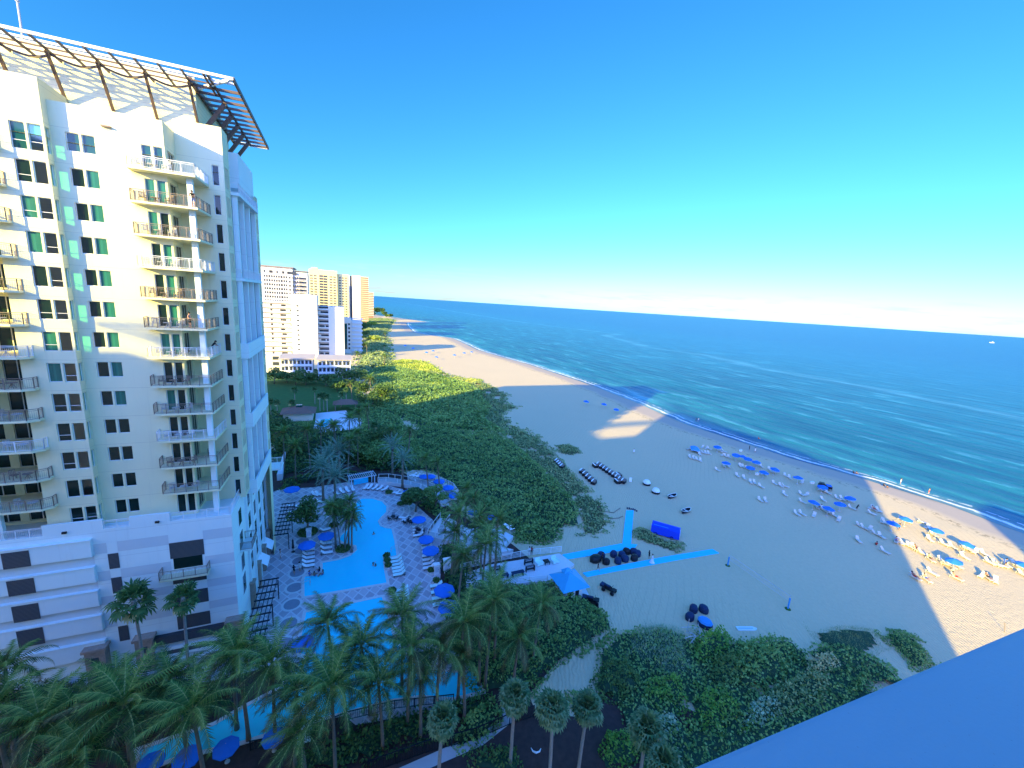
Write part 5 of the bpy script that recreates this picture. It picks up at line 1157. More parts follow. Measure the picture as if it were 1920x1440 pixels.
# trees with a trunk and an open, clumped crown
def tree(label, x, y, h, rx, ry, mt, seed, n=1500, name='shade_tree', group=None, rz=None, leaf=.42, cat='tree'):
    rs = np.random.RandomState(seed); e = empty(name, (x, y, 0), 0, label, cat, group); t = MB(); t.tube([(0, 0, 0), (.1, .05, h*.35), (.05, .1, h*.6)], [.22, .17, .12], 7); cl_ = []
    for i in range(11):
        a = rs.uniform(0, 6.28); rr = rs.uniform(.25, .8); c = np.array([math.cos(a)*rx*rr, math.sin(a)*ry*rr, h*(.55+.38*rs.uniform())]); cl_.append((c, rs.uniform(.28, .5)*min(rx, ry)))
        t.tube([(.05, .05, h*.32), tuple(c*.55+np.array([0, 0, h*.2])), tuple(c)], [.09, .06, .03], 5)
    t.build('trunk', M['bark'], e, smooth=True); PP = []
    for c, r in cl_:
        k = n//11; d = rs.normal(size=(k, 3)); d /= np.linalg.norm(d, axis=1)[:, None]; PP.append(c+d*(r*rs.uniform(.55, 1.08, k)**.6)[:, None]*np.array([1.15, 1.15, .8]))
    V, F = leaf_quads(np.concatenate(PP), leaf, rs, up=.5); link('crown', npmesh('crown', V, F, [M[mt]]), e); return e
tree('dark broad tree in the round planter left of the main pool', *G(*Z5(315, 905)), 6.5, 3.2, 3.0, 'dark_leaf', 61, 2600)
tree('dark leafy tree right of the round planter tree on the deck', *G(*Z5(520, 855)), 5.5, 2.4, 2.4, 'dark_leaf', 62, 1800)
tree('full green tree beside the curved raised walkway', *G(*Z5(1150, 740)), 5.0, 3.6, 3.0, 'dark_leaf', 63, 3000)
tree('bushy tree between the walkway and the right pool loungers', *G(*Z5(1300, 720)), 5.0, 3.0, 2.6, 'grape', 64, 2200)
tl = []
for i, (u, v, h, r) in enumerate([(*z4(230, 1100), 6, 6), (*z4(400, 1110), 7, 7), (*z4(330, 1090), 5, 5), (*z4(480, 1110), 5.5, 6), (*z4(640, 1120), 5, 5.5), (*z4(790, 1080), 6, 7), (*z4(870, 1090), 5.5, 6), (*z4(730, 1160), 5, 5), (*z4(900, 1200), 5.5, 6), (*z4(1080, 1230), 6.5, 7), (*z4(1010, 1290), 5.5, 6), (*z4(700, 1130), 5, 5)]):
    tl.append(tree('', *G(u, v), h, r, r*.8, 'dark_leaf', 70+i, 1300, group='dark trees around the north lawn', leaf=.75))
order_labels(tl, 'dark rounded tree bordering the north lawn')
tl = []
for i, (u, v, h, r) in enumerate([(*Z5(820, 360), 5, 5), (*Z5(900, 400), 5, 5), (*Z5(760, 330), 5.5, 4.5), (*Z5(200, 300), 5, 4), (*Z5(640, 330), 4.5, 4), (*Z5(80, 190), 6, 5), (*Z5(860, 220), 4.5, 5)]):
    tl.append(tree('', *G(u, v), h, r, r*.8, 'grape' if i < 2 else 'dark_leaf', 90+i, 1500, group='leafy trees behind the pool deck', leaf=.6))
order_labels(tl, 'leafy green tree behind the pool deck hedge')
tl = []
for i, (u, v, h, r) in enumerate([(*z4(1030, 545), 14, 14), (*z4(1075, 540), 12, 13), (*z4(1005, 560), 9, 10), (*z4(1110, 560), 9, 10), (*z4(1140, 575), 7, 9), (*z4(900, 555), 8, 12), (*z4(950, 560), 8, 12), (*z4(870, 600), 7, 10)]):
    tl.append(tree('', *G(u, v), h, r, r*.8, 'dark_leaf', 100+i, 900, name='coastal_pine', group='pines at the far point', leaf=2.6))
order_labels(tl, 'distant dark pine at the far beach point')
tl = []
for i, (u, v, h, r) in enumerate([(*z4(900, 640), 6, 10), (*z4(950, 660), 6, 10), (*z4(880, 690), 6, 9), (*z4(1000, 640), 5, 9), (*z4(930, 730), 6, 8), (*z4(880, 760), 6, 8), (*z4(1020, 760), 4, 7), (*z4(900, 820), 5, 6)]):
    tl.append(tree('', *G(u, v), h, r, r*.8, 'dark_leaf' if i % 3 else 'gold_leaf', 110+i, 900, name='coastal_tree', group='trees on the far dunes', leaf=1.5))
order_labels(tl, 'low coastal tree on the far dunes')
# planting beds
beds = [
 ('scrub filling the gap between the north terrace and the dunes', GP((672, 770), (690, 742), (728, 735), (745, 780), (790, 835), (800, 850), (760, 872), (700, 865), (676, 820)), 'grape', 2.0, 7, .7),
 ('trees and shrubs hiding the left side of the north terrace', GP((505, 770), (560, 800), (620, 815), (680, 812), (690, 850), (620, 835), (510, 850)), 'dark_leaf', 2.6, 6, .75),
 ('burgundy and green hedge bed in the bottom left corner', GP((0, 1290), (90, 1275), (180, 1285), (250, 1300), (240, 1400), (160, 1450), (-40, 1460)), 'purple', 1.8, 34, .34),
 ('dark planting under the bottom palms', GP((250, 1290), (340, 1275), (430, 1290), (420, 1335), (340, 1380), (260, 1395), (230, 1350)), 'dark_leaf', 1.5, 26, .36),
 ('dark hedge strip below the lower pool', GP((560, 1410), (640, 1385), (740, 1350), (840, 1322), (905, 1305), (925, 1310), (905, 1340), (850, 1372), (740, 1412), (660, 1450), (540, 1470)), 'dark_leaf', 1.7, 30, .36),
 ('dense planting bed right of the pool deck loungers', GP((815, 1030), (850, 1020), (880, 1060), (900, 1085), (900, 1120), (870, 1190), (895, 1260), (870, 1265), (850, 1200), (835, 1110)), 'dark_leaf', 1.6, 20, .42),
 ('planted slope inside the bend of the raised walkway', [(-11.6, 70.5), (-14, 76.5), (-19, 82.5), (-15, 83), (-11.2, 78.5), (-9.2, 73)], 'grape', 1.4, 20, .42),
 ('low dark hedge at the back of the pool deck', GP((525, 905), (560, 893), (640, 880), (700, 893), (700, 900), (640, 893), (565, 908), (525, 925)), 'dark_leaf', 1.2, 14, .45),
 ('hedge behind the far pergola and pool house', GP((500, 850), (620, 830), (760, 850), (790, 885), (700, 885), (650, 870), (520, 895)), 'dark_leaf', 1.6, 8, .6),
 ('leafy bed between pool deck palms and the terrace', GP((870, 925), (930, 935), (985, 985), (975, 1000), (930, 985), (880, 955)), 'grape', 1.5, 12, .5)]
for i, (lb, pts, mt, hg, dn, sz) in enumerate(beds):
    thicket('planting_bed', lb, 'plants', pts, dn, sz, hg, mt, 'thicket_floor', 130+i, vs=1.8, edge=1.0)
# ---------------------------------------------------------------- reusable furniture
def umbrella_proto(r, h, canv, polem, label, cat='umbrella', name='patio_umbrella', n=8):
    e = empty(name, (0, 0, 0), 0, label, cat)
    m = MB(); m.lathe([(.02, h+.1), (.10, h+.05), (r*.5, h-.16), (r, h-.46), (r, h-.62)], n, m=0, ph=R(22.5)); m.lathe([(r-.01, h-.60), (r-.02, h-.47), (r*.5, h-.19), (.05, h)], n, m=0, ph=R(22.5)); m.build('canopy', canv, e)
    m = MB(); m.tube([(0, 0, 0), (0, 0, h+.12)], .03, 6); m.lathe([(0, 0), (.28, 0), (.28, .07), (.05, .1)], 10)
    for i in range(n): a = R(22.5)+2*math.pi*i/n; m.bar((0, 0, h-.05), (math.cos(a)*r*.97, math.sin(a)*r*.97, h-.50), .02, .02)
    m.build('pole', polem, e); return e
def lounger_proto(cush, frame, label, name='sun_lounger', back=42, pad=.09):
    e = empty(name, (0, 0, 0), 0, label, 'lounger')
    m = MB()
    for x in (-.3, .3): m.box(x-.025, x+.025, -1.0, .95, .27, .33)
    for x in (-.3, .3):
        for y in (-.85, .75): m.box(x-.025, x+.025, y-.025, y+.025, 0, .28)
    for y in (-.95, -.3, .3, .9): m.box(-.3, .3, y-.02, y+.02, .28, .32)
    m.build('frame', frame, e)
    MB().box(-.31, .31, -1.0, .28, .33, .33+pad).build('seat_cushion', cush, e)
    m = MB(); c = math.cos(R(back)); s = math.sin(R(back)); m.obox((0, .28+.4*c, .36+.4*s), (.62, .80, pad), 0, 0, R(back)); m.build('backrest', cush, e)
    MB().bar((-.25, .75, .30), (-.25, .28+.6*c, .3+.6*s), .03, .03).bar((.25, .75, .30), (.25, .28+.6*c, .3+.6*s), .03, .03).build('back_support', frame, e)
    return e
def chair_proto(m_, label, name='patio_chair'):
    e = empty(name, (0, 0, 0), 0, label, 'chair')
    MB().box(-.26, .26, -.25, .25, .42, .47).build('seat', m_, e)
    m = MB()
    for i in range(5): m.box(-.24+.11*i, -.20+.11*i, .22, .26, .47, .95)
    m.box(-.27, .27, .22, .26, .9, .97).build('backrest', m_, e)
    m = MB()
    for x in (-.25, .25):
        for y in (-.23, .23): m.box(x-.02, x+.02, y-.02, y+.02, 0, .66 if y < 0 else .45)
        m.box(x-.025, x+.025, -.25, .25, .64, .68)
    m.build('leg', m_, e); return e
def table_proto(m_, label, r=.4, h=.7, name='patio_table'):
    e = empty(name, (0, 0, 0), 0, label, 'table'); MB().lathe([(0, h), (r, h), (r, h-.04), (0, h-.04)], 14).build('tabletop', m_, e)
    m = MB()
    for i in range(4): a = R(45+90*i); m.bar((0, 0, h-.05), (math.cos(a)*r*.7, math.sin(a)*r*.7, 0), .04, .04)
    m.build('leg', m_, e); return e
PROTO = []
def first_or_dup(p, loc, rz=0):
    if p not in PROTO: PROTO.append(p); p.location = loc; p.rotation_euler = (0, 0, rz); return p
    return dup(p, loc, rz)
# ---------------------------------------------------------------- balcony furniture on the hotel tower
bc = chair_proto(M['frame_pale'], 'x', 'balcony_chair'); bt = table_proto(M['frame_pale'], 'x', .38, .55, 'balcony_table'); bcd = chair_proto(M['bronze'], 'x', 'balcony_chair'); btd = table_proto(M['bronze'], 'x', .38, .55, 'balcony_table')
for k, z in enumerate(SLAB):
    zz_ = z+.2; wh = ORD[k]
    pr = (bc, bt) if k % 3 != 1 else (bcd, btd); cw = 'pale' if k % 3 != 1 else 'brown'
    for nm, p, a, b_, rz in (('left', pr[0], -6.5, -.75, 30), ('right', pr[0], -4.4, -.7, -40), ('corner', pr[0], -3.3, 1.4, 100)):
        if nm == 'corner' and k % 2: continue
        x, y = L2W(a, b_); o = first_or_dup(p, (x, y, zz_), GROT+R(rz)); o['label'] = f'{cw} {nm} chair on the {wh} balcony from the top, right hand stack'; o['group'] = 'balcony furniture on the hotel tower'
    x, y = L2W(-5.5, -.75); o = first_or_dup(pr[1], (x, y, zz_), GROT); o['label'] = f'{cw} round table on the {wh} balcony from the top, right hand stack'; o['group'] = 'balcony furniture on the hotel tower'
    if k >= 1:
        x, y = L2W(-18.6, -1.3); o = first_or_dup(pr[0], (x, y, zz_), GROT+R(60)); o['label'] = f'{cw} chair on the {wh} balcony from the top, left hand stack'; o['group'] = 'balcony furniture on the hotel tower'
        x, y = L2W(-17.6, -1.4); o = first_or_dup(pr[1], (x, y, zz_), GROT); o['label'] = f'{cw} table on the {wh} balcony from the top, left hand stack'; o['group'] = 'balcony furniture on the hotel tower'
# ---------------------------------------------------------------- people
def person(label, x, y, z=0.0, rz=0.0, pose='stand', skin='skin', top=None, bottom='cloth_blue', hair='hair', dress=None, scale=1.0, name='person'):
    P = {'pelvis': (0, 0, .93), 'chest': (0, 0, 1.26), 'neck': (0, 0, 1.46), 'head': (0, -.01, 1.58), 'crown': (0, 0, 1.68),
         'shL': (.17, 0, 1.40), 'elL': (.24, .03, 1.12), 'wrL': (.25, -.06, .88), 'haL': (.25, -.10, .79), 'shR': (-.17, 0, 1.40), 'elR': (-.24, .03, 1.12), 'wrR': (-.25, -.06, .88), 'haR': (-.25, -.10, .79),
         'hiL': (.09, 0, .88), 'knL': (.10, -.02, .49), 'anL': (.10, .02, .09), 'toL': (.11, -.15, .04), 'hiR': (-.09, 0, .88), 'knR': (-.10, -.02, .49), 'anR': (-.10, .02, .09), 'toR': (-.11, -.15, .04)}
    if pose == 'walk':
        P.update(knL=(.10, -.18, .52), anL=(.10, -.26, .12), toL=(.10, -.42, .08), knR=(-.10, .06, .50), anR=(-.10, .30, .16), toR=(-.10, .20, .04), elL=(.24, .12, 1.14), wrL=(.25, .16, .90), haL=(.25, .16, .81), elR=(-.24, -.06, 1.14), wrR=(-.24, -.24, .98), haR=(-.24, -.31, .93))
    if pose == 'lean':
        P.update(chest=(0, -.18, 1.20), neck=(0, -.30, 1.36), head=(0, -.38, 1.45), crown=(0, -.40, 1.55), shL=(.17, -.26, 1.32), shR=(-.17, -.26, 1.32), elL=(.22, -.40, 1.08), elR=(-.22, -.40, 1.08), wrL=(.12, -.55, 1.04), wrR=(-.12, -.55, 1.04), haL=(.05, -.60, 1.04), haR=(-.05, -.60, 1.04))
    if pose == 'recline':      # on a lounger: seat .42, back rising towards +y
        P.update(pelvis=(0, .15, .52), chest=(0, .42, .74), neck=(0, .56, .90), head=(0, .60, 1.00), crown=(0, .64, 1.10), shL=(.17, .50, .84), shR=(-.17, .50, .84), elL=(.30, .30, .66), elR=(-.30, .30, .66), wrL=(.28, .05, .56), wrR=(-.28, .05, .56), haL=(.26, -.04, .54), haR=(-.26, -.04, .54),
                 hiL=(.09, .08, .50), hiR=(-.09, .08, .50), knL=(.11, -.34, .66), knR=(-.11, -.36, .54), anL=(.11, -.68, .48), anR=(-.11, -.78, .48), toL=(.12, -.76, .56), toR=(-.12, -.86, .56))
    if pose == 'sit':
        P.update(pelvis=(0, .1, .16), chest=(0, .14, .50), neck=(0, .10, .70), head=(0, .07, .82), crown=(0, .07, .92), shL=(.17, .11, .64), shR=(-.17, .11, .64), elL=(.25, .0, .42), elR=(-.25, .0, .42), wrL=(.2, -.2, .38), wrR=(-.2, -.2, .38), haL=(.15, -.28, .38), haR=(-.15, -.28, .38),
                 hiL=(.09, .03, .15), hiR=(-.09, .03, .15), knL=(.12, -.34, .42), knR=(-.12, -.32, .38), anL=(.11, -.60, .08), anR=(-.11, -.60, .08), toL=(.11, -.74, .05), toR=(-.11, -.74, .05))
    if pose == 'seat':       # upright on a seat or step of .45
        P.update(pelvis=(0, .1, .52), chest=(0, .10, .86), neck=(0, .06, 1.05), head=(0, .03, 1.17), crown=(0, .03, 1.27), shL=(.17, .07, .99), shR=(-.17, .07, .99), elL=(.24, -.02, .74), elR=(-.24, -.02, .74), wrL=(.16, -.24, .62), wrR=(-.16, -.24, .62), haL=(.13, -.33, .60), haR=(-.13, -.33, .60),
                 hiL=(.09, .03, .50), hiR=(-.09, .03, .50), knL=(.11, -.40, .50), knR=(-.11, -.40, .50), anL=(.11, -.40, .09), anR=(-.11, -.40, .09), toL=(.11, -.55, .05), toR=(-.11, -.55, .05))
    if pose == 'wave':
        P.update(elL=(.34, -.02, 1.36), wrL=(.50, -.08, 1.52), haL=(.56, -.10, 1.58), elR=(-.30, -.1, 1.26), wrR=(-.18, -.28, 1.34), haR=(-.10, -.33, 1.36))
    rad = {'pelvis': .125, 'chest': .13, 'neck': .055, 'head': .095, 'crown': .06, 'sh': .055, 'el': .042, 'wr': .03, 'ha': .035, 'hi': .085, 'kn': .058, 'an': .038, 'to': .035}
    names = list(P); ed = [('pelvis', 'chest'), ('chest', 'neck'), ('neck', 'head'), ('head', 'crown')]
    for s in 'LR': ed += [('chest', 'sh'+s), ('sh'+s, 'el'+s), ('el'+s, 'wr'+s), ('wr'+s, 'ha'+s), ('pelvis', 'hi'+s), ('hi'+s, 'kn'+s), ('kn'+s, 'an'+s), ('an'+s, 'to'+s)]
    me = bpy.data.meshes.new('body'); me.from_pydata([P[n_] for n_ in names], [(names.index(a), names.index(b)) for a, b in ed], []); ob_ = bpy.data.objects.new('tmp', me); COL.objects.link(ob_)
    md_ = ob_.modifiers.new('s', 'SKIN'); md_.use_smooth_shade = True
    for i, n_ in enumerate(names):
        r_ = rad.get(n_, rad.get(n_[:2], .05)); me.skin_vertices[0].data[i].radius = (r_, r_*.85 if n_ in ('chest', 'pelvis') else r_); me.skin_vertices[0].data[i].use_root = (n_ == 'pelvis')
    ob_.modifiers.new('d', 'SUBSURF').levels = 1
    dg_ = bpy.context.evaluated_depsgraph_get(); bm_ = bpy.data.meshes.new_from_object(ob_.evaluated_get(dg_)); bpy.data.objects.remove(ob_)
    bm_.materials.clear()
    for k_ in (skin, bottom or skin, top or skin, hair): bm_.materials.append(M[k_])
    pv = Vector(P['pelvis']); ch = Vector(P['chest']); nk = Vector(P['neck']); kn = (Vector(P['knL'])+Vector(P['knR']))/2; up = (ch-pv).normalized()
    for f_ in bm_.polygons:
        c = f_.center; t = (c-pv).dot(up); th_ = (c-pv).dot((kn-pv).normalized()); ax = (c-(pv+(nk-pv)*max(0, min(1, (c-pv).dot(nk-pv)/(nk-pv).length_squared)))).length
        if -.02 < th_ < .30 and t < .12: f_.material_index = 1
        elif 0 <= t < (nk-pv).length-.02 and ax < .26 and top: f_.material_index = 2
        elif ax < .16 and -.1 < t <= .10: f_.material_index = 1
    e = empty(name, (x, y, z), rz, label, 'person', None); e.scale = (scale,)*3
    link('body', bm_, e)
    hd = Vector(P['head']); cr = Vector(P['crown']); d_ = (cr-hd).normalized()
    h_ = MB(); n0 = 7
    hb = hd+d_*.03+Vector((0, .02, 0)); 
    for (r_, o_) in (): pass
    h_.lathe([(.102, -.03), (.115, .02), (.10, .08), (.055, .125), (0, .135)], 10, tuple(hb)); h_.box(hb.x-.07, hb.x+.07, hb.y+.03, hb.y+.11, hb.z-.12, hb.z+.03)
    h_.build('hair', M[hair], e, smooth=True)
    MB().add([tuple(hd+Vector(q_)) for q_ in ((-.014, -.09, .02), (.014, -.09, .02), (0, -.128, -.015), (-.016, -.09, -.025), (.016, -.09, -.025))], [(0, 2, 1), (0, 3, 2), (2, 3, 4), (1, 2, 4)]).build('nose', M[skin], e)
    if dress:
        MB().lathe([(.14, 1.22), (.15, 1.0), (.20, .75), (.34, .25), (.48, .06)], 12).build('dress', M[dress], e, smooth=True)
    return e
bx, by = L2W(-2.35, -1.0); person('person leaning on the rail of the second balcony from the top', bx, by, SLAB[1]+.2, GROT, 'lean', top='cloth_black')
bx, by = L2W(-3.6, -.75); person('person standing on the sixth balcony from the top', bx, by, SLAB[5]+.2, GROT+R(70), 'stand', top=None, bottom='cloth_black')
bx, by = L2W(-2.3, 1.2); person('dark dressed person at the rail of the seventh balcony from the top', bx, by, SLAB[6]+.2, GROT+R(90), 'lean', top='cloth_black', bottom='cloth_black')
# ---------------------------------------------------------------- pool deck furniture
DUp = umbrella_proto(1.4, 2.55, M['blue_canvas'], M['frame_pale'], 'x'); PO = []
marks_d = [('the stacked loungers left of the main pool', *G(*Z5(380, 1050))), ('the right edge loungers', *G(*Z5(1240, 1080))), ('the pool deck back corner', *G(*Z5(200, 600))), ('the raised terrace', *G(*Z5(1330, 520))), ('the pool bend', *G(*Z5(1060, 590))), ('the lower pool', *G(560, 1230)), ('the bottom left pool edge', *G(400, 1400)), ('the palm shaded terrace', *G(*Z5(1660, 850)))]
ul = []
for (u, v, s) in [(*Z5(195, 570), 1.15), (*Z5(310, 988), 1), (*Z5(460, 918), 1), (*Z5(1095, 578), .95), (*Z5(1175, 792), 1), (*Z5(1230, 945), 1), (*Z5(1265, 1035), 1.05), (*Z5(1330, 498), 1), (*Z5(1400, 546), 1), (*Z5(1440, 605), 1), (*Z5(1215, 455), .9), (*Z5(1265, 455), .9), (*Z5(1370, 1345), 1.1), (842, 1139, 1.1), (*Z5(1595, 722), .8), (*Z5(1745, 762), .8), (*Z5(1660, 930), .9),
                  (568, 1202, .95), (423, 1392, .8), (512, 1372, .75), (280, 1421, .8), (350, 1412, .85)]:
    x, y = G(u, v, 2.3); o = first_or_dup(DUp, (x, y, .05), R(17*len(ul))); o.scale = (s,)*3; o['group'] = 'blue umbrellas on the pool deck'; ul.append(o)
cluster_labels(ul, 'royal blue pool umbrella', marks_d, 'by')
DL = lounger_proto(M['cushion'], M['frame_dark'], 'x'); DM = lounger_proto(M['mint'], M['frame_dark'], 'x', 'sun_lounger')
pc = G(*Z5(790, 740))
def row(proto, pts, lab, rz=None, z=.05, radial=False, grp='loungers around the pool'):
    os_ = []
    for (u, v) in pts:
        x, y = G(u, v, .3); r_ = rz
        if radial: r_ = math.atan2(y-pc[1], x-pc[0])-R(90)+R(radial if radial is not True else 0)
        o = first_or_dup(proto, (x, y, z), r_); o['group'] = grp; os_.append(o)
    for i, o in enumerate(os_):
        n_ = len(os_); w_ = 'first' if n_ > 1 and i == 0 else ORD[i]
        o['label'] = (f'{lab}, {w_} of {["", "one", "two", "three", "four", "five", "six", "seven", "eight", "nine", "ten"][n_]}' if n_ > 1 else lab)
    return os_
RE1 = -TH
row(DL, [Z5(1235-6*i+9*i, 985+31*i) for i in range(7)], 'white lounger in the right deck column, from far end', RE1)
row(DL, [Z5(1165+2*i, 855+22*i) for i in range(4)], 'white lounger under umbrella right of pool bend', RE1)
row(DM, [Z5(995+6*i, 1098+25*i) for i in range(6)], 'mint lounger on the platform by the planters', RE1)
row(DM, [Z5(1045+3*i, 1345+32*i) for i in range(4)], 'mint lounger between the two pools', RE1)
row(DM, [Z5(1310+8*i, 1310+48*i) for i in range(4)], 'pale lounger at the lower right deck edge', RE1)
row(DL, [Z5(322-1*i, 1035+31*i) for i in range(5)], 'white lounger in the left hand stack beside the pool steps', RE1+math.pi)
row(DL, [Z5(452+3*i, 950+36*i) for i in range(4)], 'white lounger in the second left stack near the round bed', RE1+math.pi)
row(DL, [Z5(450, 880)], 'white lounger alone behind the second left umbrella', RE1+math.pi+.3)
row(DL, [Z5(372, 608), Z5(400, 605), Z5(402, 662)], 'white lounger near the back planting left of the date palms, from left', radial=True)
row(DL, [Z5(538, 598), Z5(580, 583), Z5(622, 575), Z5(662, 565)], 'white lounger on curved back edge under date palms, from left', radial=True)
row(DL, [Z5(765, 552), Z5(797, 552), Z5(835, 556), Z5(872, 560), Z5(912, 566)], 'white lounger on curved back edge right of the cabana, from left', radial=-35)
row(DL, [Z5(1000, 592), Z5(1030, 602), Z5(1068, 622), Z5(1085, 640)], 'white lounger beneath the umbrella at the walkway foot, from left', radial=-50)
row(DL, [Z5(195, 700), Z5(195, 745)], 'white lounger beside the far pergola, from the back', RE1+math.pi)
row(DL, [Z5(1130, 485), Z5(1158, 490), Z5(1185, 495), Z5(1240, 512), Z5(1270, 520), Z5(1300, 535), Z5(1330, 550), Z5(1355, 570), Z5(1385, 590), Z5(1405, 612)], 'white lounger on the raised terrace, from left', radial=-40, z=.95)
row(DL, [Z5(1060, 790), Z5(1080, 810)], 'white lounger by the pool bend tables, from left', RE1-.5)
row(DL, [Z6(545, 545), Z6(600, 520)], 'white lounger left of the lower pool under palms, from left', RE1+math.pi)
row(DM, [Z6(560, 1020), Z6(610, 1010)], 'pale lounger at the bottom pool edge under palms, from left', R(20))
tb = table_proto(M['frame_dark'], 'x', .5, .72, 'dining_table'); dc = chair_proto(M['frame_dark'], 'x')
tl, chl = [], []
for (u, v) in (Z5(975, 800), Z5(1095, 830), Z5(1175, 905)):
    x, y = G(u, v); o = first_or_dup(tb, (x, y, .05)); o['group'] = 'dark tables at the pool bend'; tl.append(o)
    for k in range(3):
        a = k*2.1+u; o = first_or_dup(dc, (x+.8*math.cos(a), y+.8*math.sin(a), .05), a-R(90)); o['group'] = 'dark chairs at the pool bend'; chl.append(o)
order_labels(tl, 'dark round table at the main pool bend'); order_labels(chl, 'dark chair around the tables at the pool bend')
# round planting beds and bowls
def planter(label, x, y, r, h, m_, seed, leaf=.3, name='round_planter'):
    e = empty(name, (x, y, .04), 0, label, 'planter'); MB().lathe([(r, 0), (r*1.04, h), (r*.92, h), (r*.9, h-.06), (0, h-.05)], 20).build('bowl', M['coping'] if h > .3 else M['concrete'], e)
    rs = np.random.RandomState(seed); n = int(260*r*r+150); a = rs.uniform(0, 6.28, n); q_ = np.sqrt(rs.uniform(0, 1, n))*r*.9; V, F = leaf_quads(np.stack([q_*np.cos(a), q_*np.sin(a), h+rs.uniform(0, .5, n)*(1-(q_/r)**2*.5)], 1), leaf, rs); link('plant', npmesh('plant', V, F, [M[m_]]), e); return e
planter('large round shrub bed around the dark trees left of the pool', *G(*Z5(318, 905)), 1.9, .15, 'dark_leaf', 1)
planter('round bed holding three palm trunks on the pool peninsula', *G(*Z5(588, 1035)), 1.35, .15, 'dark_leaf', 2)
planter('small round bed behind the pool peninsula', *G(*Z5(520, 852)), 1.0, .15, 'dark_leaf', 3)
planter('round shrub planter among the back loungers', *G(*Z5(945, 600)), .95, .3, 'dark_leaf', 4)
planter('round shrub planter at the pool bend', *G(*Z5(1035, 690)), .9, .3, 'dark_leaf', 5)
pl = [planter('', *G(u, v), .62, .5, 'dark_leaf', 6+i) for i, (u, v) in enumerate([Z5(925, 1100), Z5(930, 1138), Z5(937, 1178), Z5(970, 1372), Z5(1308, 1295), Z5(1268, 1215)])]
for o in pl: o['group'] = 'round bowls of foliage on the deck'
cluster_labels(pl, 'pale bowl planter of dark foliage', [('the mint loungers platform', *G(*Z5(930, 1140))), ('the strip between both pools', *G(*Z5(970, 1372))), ('the right deck edge', *G(*Z5(1290, 1250)))], 'on')
# palms of the peninsula bed: three slim trunks
for i, (dx, dy, lx, ly) in enumerate([(-.5, .1, -.9, .4), (.15, .35, .3, .5), (.45, -.2, 1.1, .5)]):
    x, y = G(*Z5(588, 1035)); e = empty('coconut_palm', (x+dx, y+dy, .1), 0, ['slender palm leaning left from the peninsula bed', 'slender upright palm in the middle of the peninsula bed', 'slender palm leaning right over the main pool'][i], 'palm tree', 'palms of the peninsula bed')
    h = 6.3-.3*i; link('trunk', trunk_mesh(h, .12, .08, (lx, ly)), e); c = link('crown', CC[i], e, (lx, ly, h), i*.7); c.scale = (.62,)*3
# towel huts and small deck things
def towel(label, x, y, s=1.0):
    e = empty('towel_station', (x, y, .05), GROT, label, 'cabinet'); MB().box(-.5*s, .5*s, -.4*s, .4*s, 0, 1.9*s).box(-.6*s, .6*s, -.5*s, .5*s, 1.9*s, 2.02*s).build('cabinet', M['cushion'], e); MB().box(-.35*s, .35*s, -.43*s, -.4*s, .5*s, 1.6*s).build('door', M['blue_wall'], e); MB().lathe([(.04, 0), (.04, .12), (0, .12)], 6, (.3*s, -.42*s, 1.0*s)).build('handle', M['black'], e)
towel('white towel cabinet with sloping lid at the right deck edge', *G(*Z5(1390, 1200)), 1.1); towel('white narrow towel cabinet near the right lounger column', *G(*Z5(1310, 1215)), .85); towel('white towel cabinet in front of the round shrub bed', *G(*Z5(327, 935)), .8)
e = empty('closed_umbrella', G(*Z5(205, 1050))+(.05,), 0, 'folded dark umbrella standing alone on the deck paving', 'umbrella'); MB().lathe([(.03, 2.4), (.12, 2.2), (.16, 1.2), (.22, .75), (.02, .8)], 8).build('canopy', M['cloth_black'], e); MB().tube([(0, 0, 0), (0, 0, 2.5)], .03, 6).lathe([(0, 0), (.3, 0), (.3, .08), (.04, .1)], 10).build('pole', M['black'], e)
x, y = G(*Z5(735, 540)); e = empty('cabana', (x, y, .04), GROT+R(12), 'open slatted cabana with bright blue panel at the back of the pool deck', 'cabana')
for sx in (-2.6, 2.6):
    for sy in (-1.2, 1.2): MB().box(sx-.1, sx+.1, sy-.1, sy+.1, 0, 2.6).build('post', M['blue_wall'], e)
m = MB()
for i in range(14): m.bar((-2.9+i*.446, -1.6, 2.7), (-2.9+i*.446, 1.6, 2.7), .07, .14)
for sy in (-1.2, 1.2): m.bar((-2.9, sy, 2.58), (2.9, sy, 2.58), .1, .16)
m.build('roof_lattice', M['blue_wall'], e); MB().box(-1.6, 1.6, .6, 1.1, .3, 1.5).build('panel', M['mat_blue'], e)
# stair rails of the pool
for (u, v, lb) in ((*Z5(1020, 1040), 'bent metal handrail on the right edge of the main pool'), (*Z5(335, 1310), 'bent metal handrail over the corner steps of the main pool')):
    x, y = G(u, v); e = empty('handrail', (x, y, .05), GROT, lb, 'handrail'); MB().tube([(0, 0, 0), (0, 0, .8), (-.4, 0, .9), (-1.3, 0, .4), (-1.3, 0, 0)], .03, 6).build('rail', M['frame_pale'], e); MB().tube([(0, .6, 0), (0, .6, .8), (-.4, .6, .9), (-1.3, .6, .4), (-1.3, .6, 0)], .03, 6).build('rail', M['frame_pale'], e)
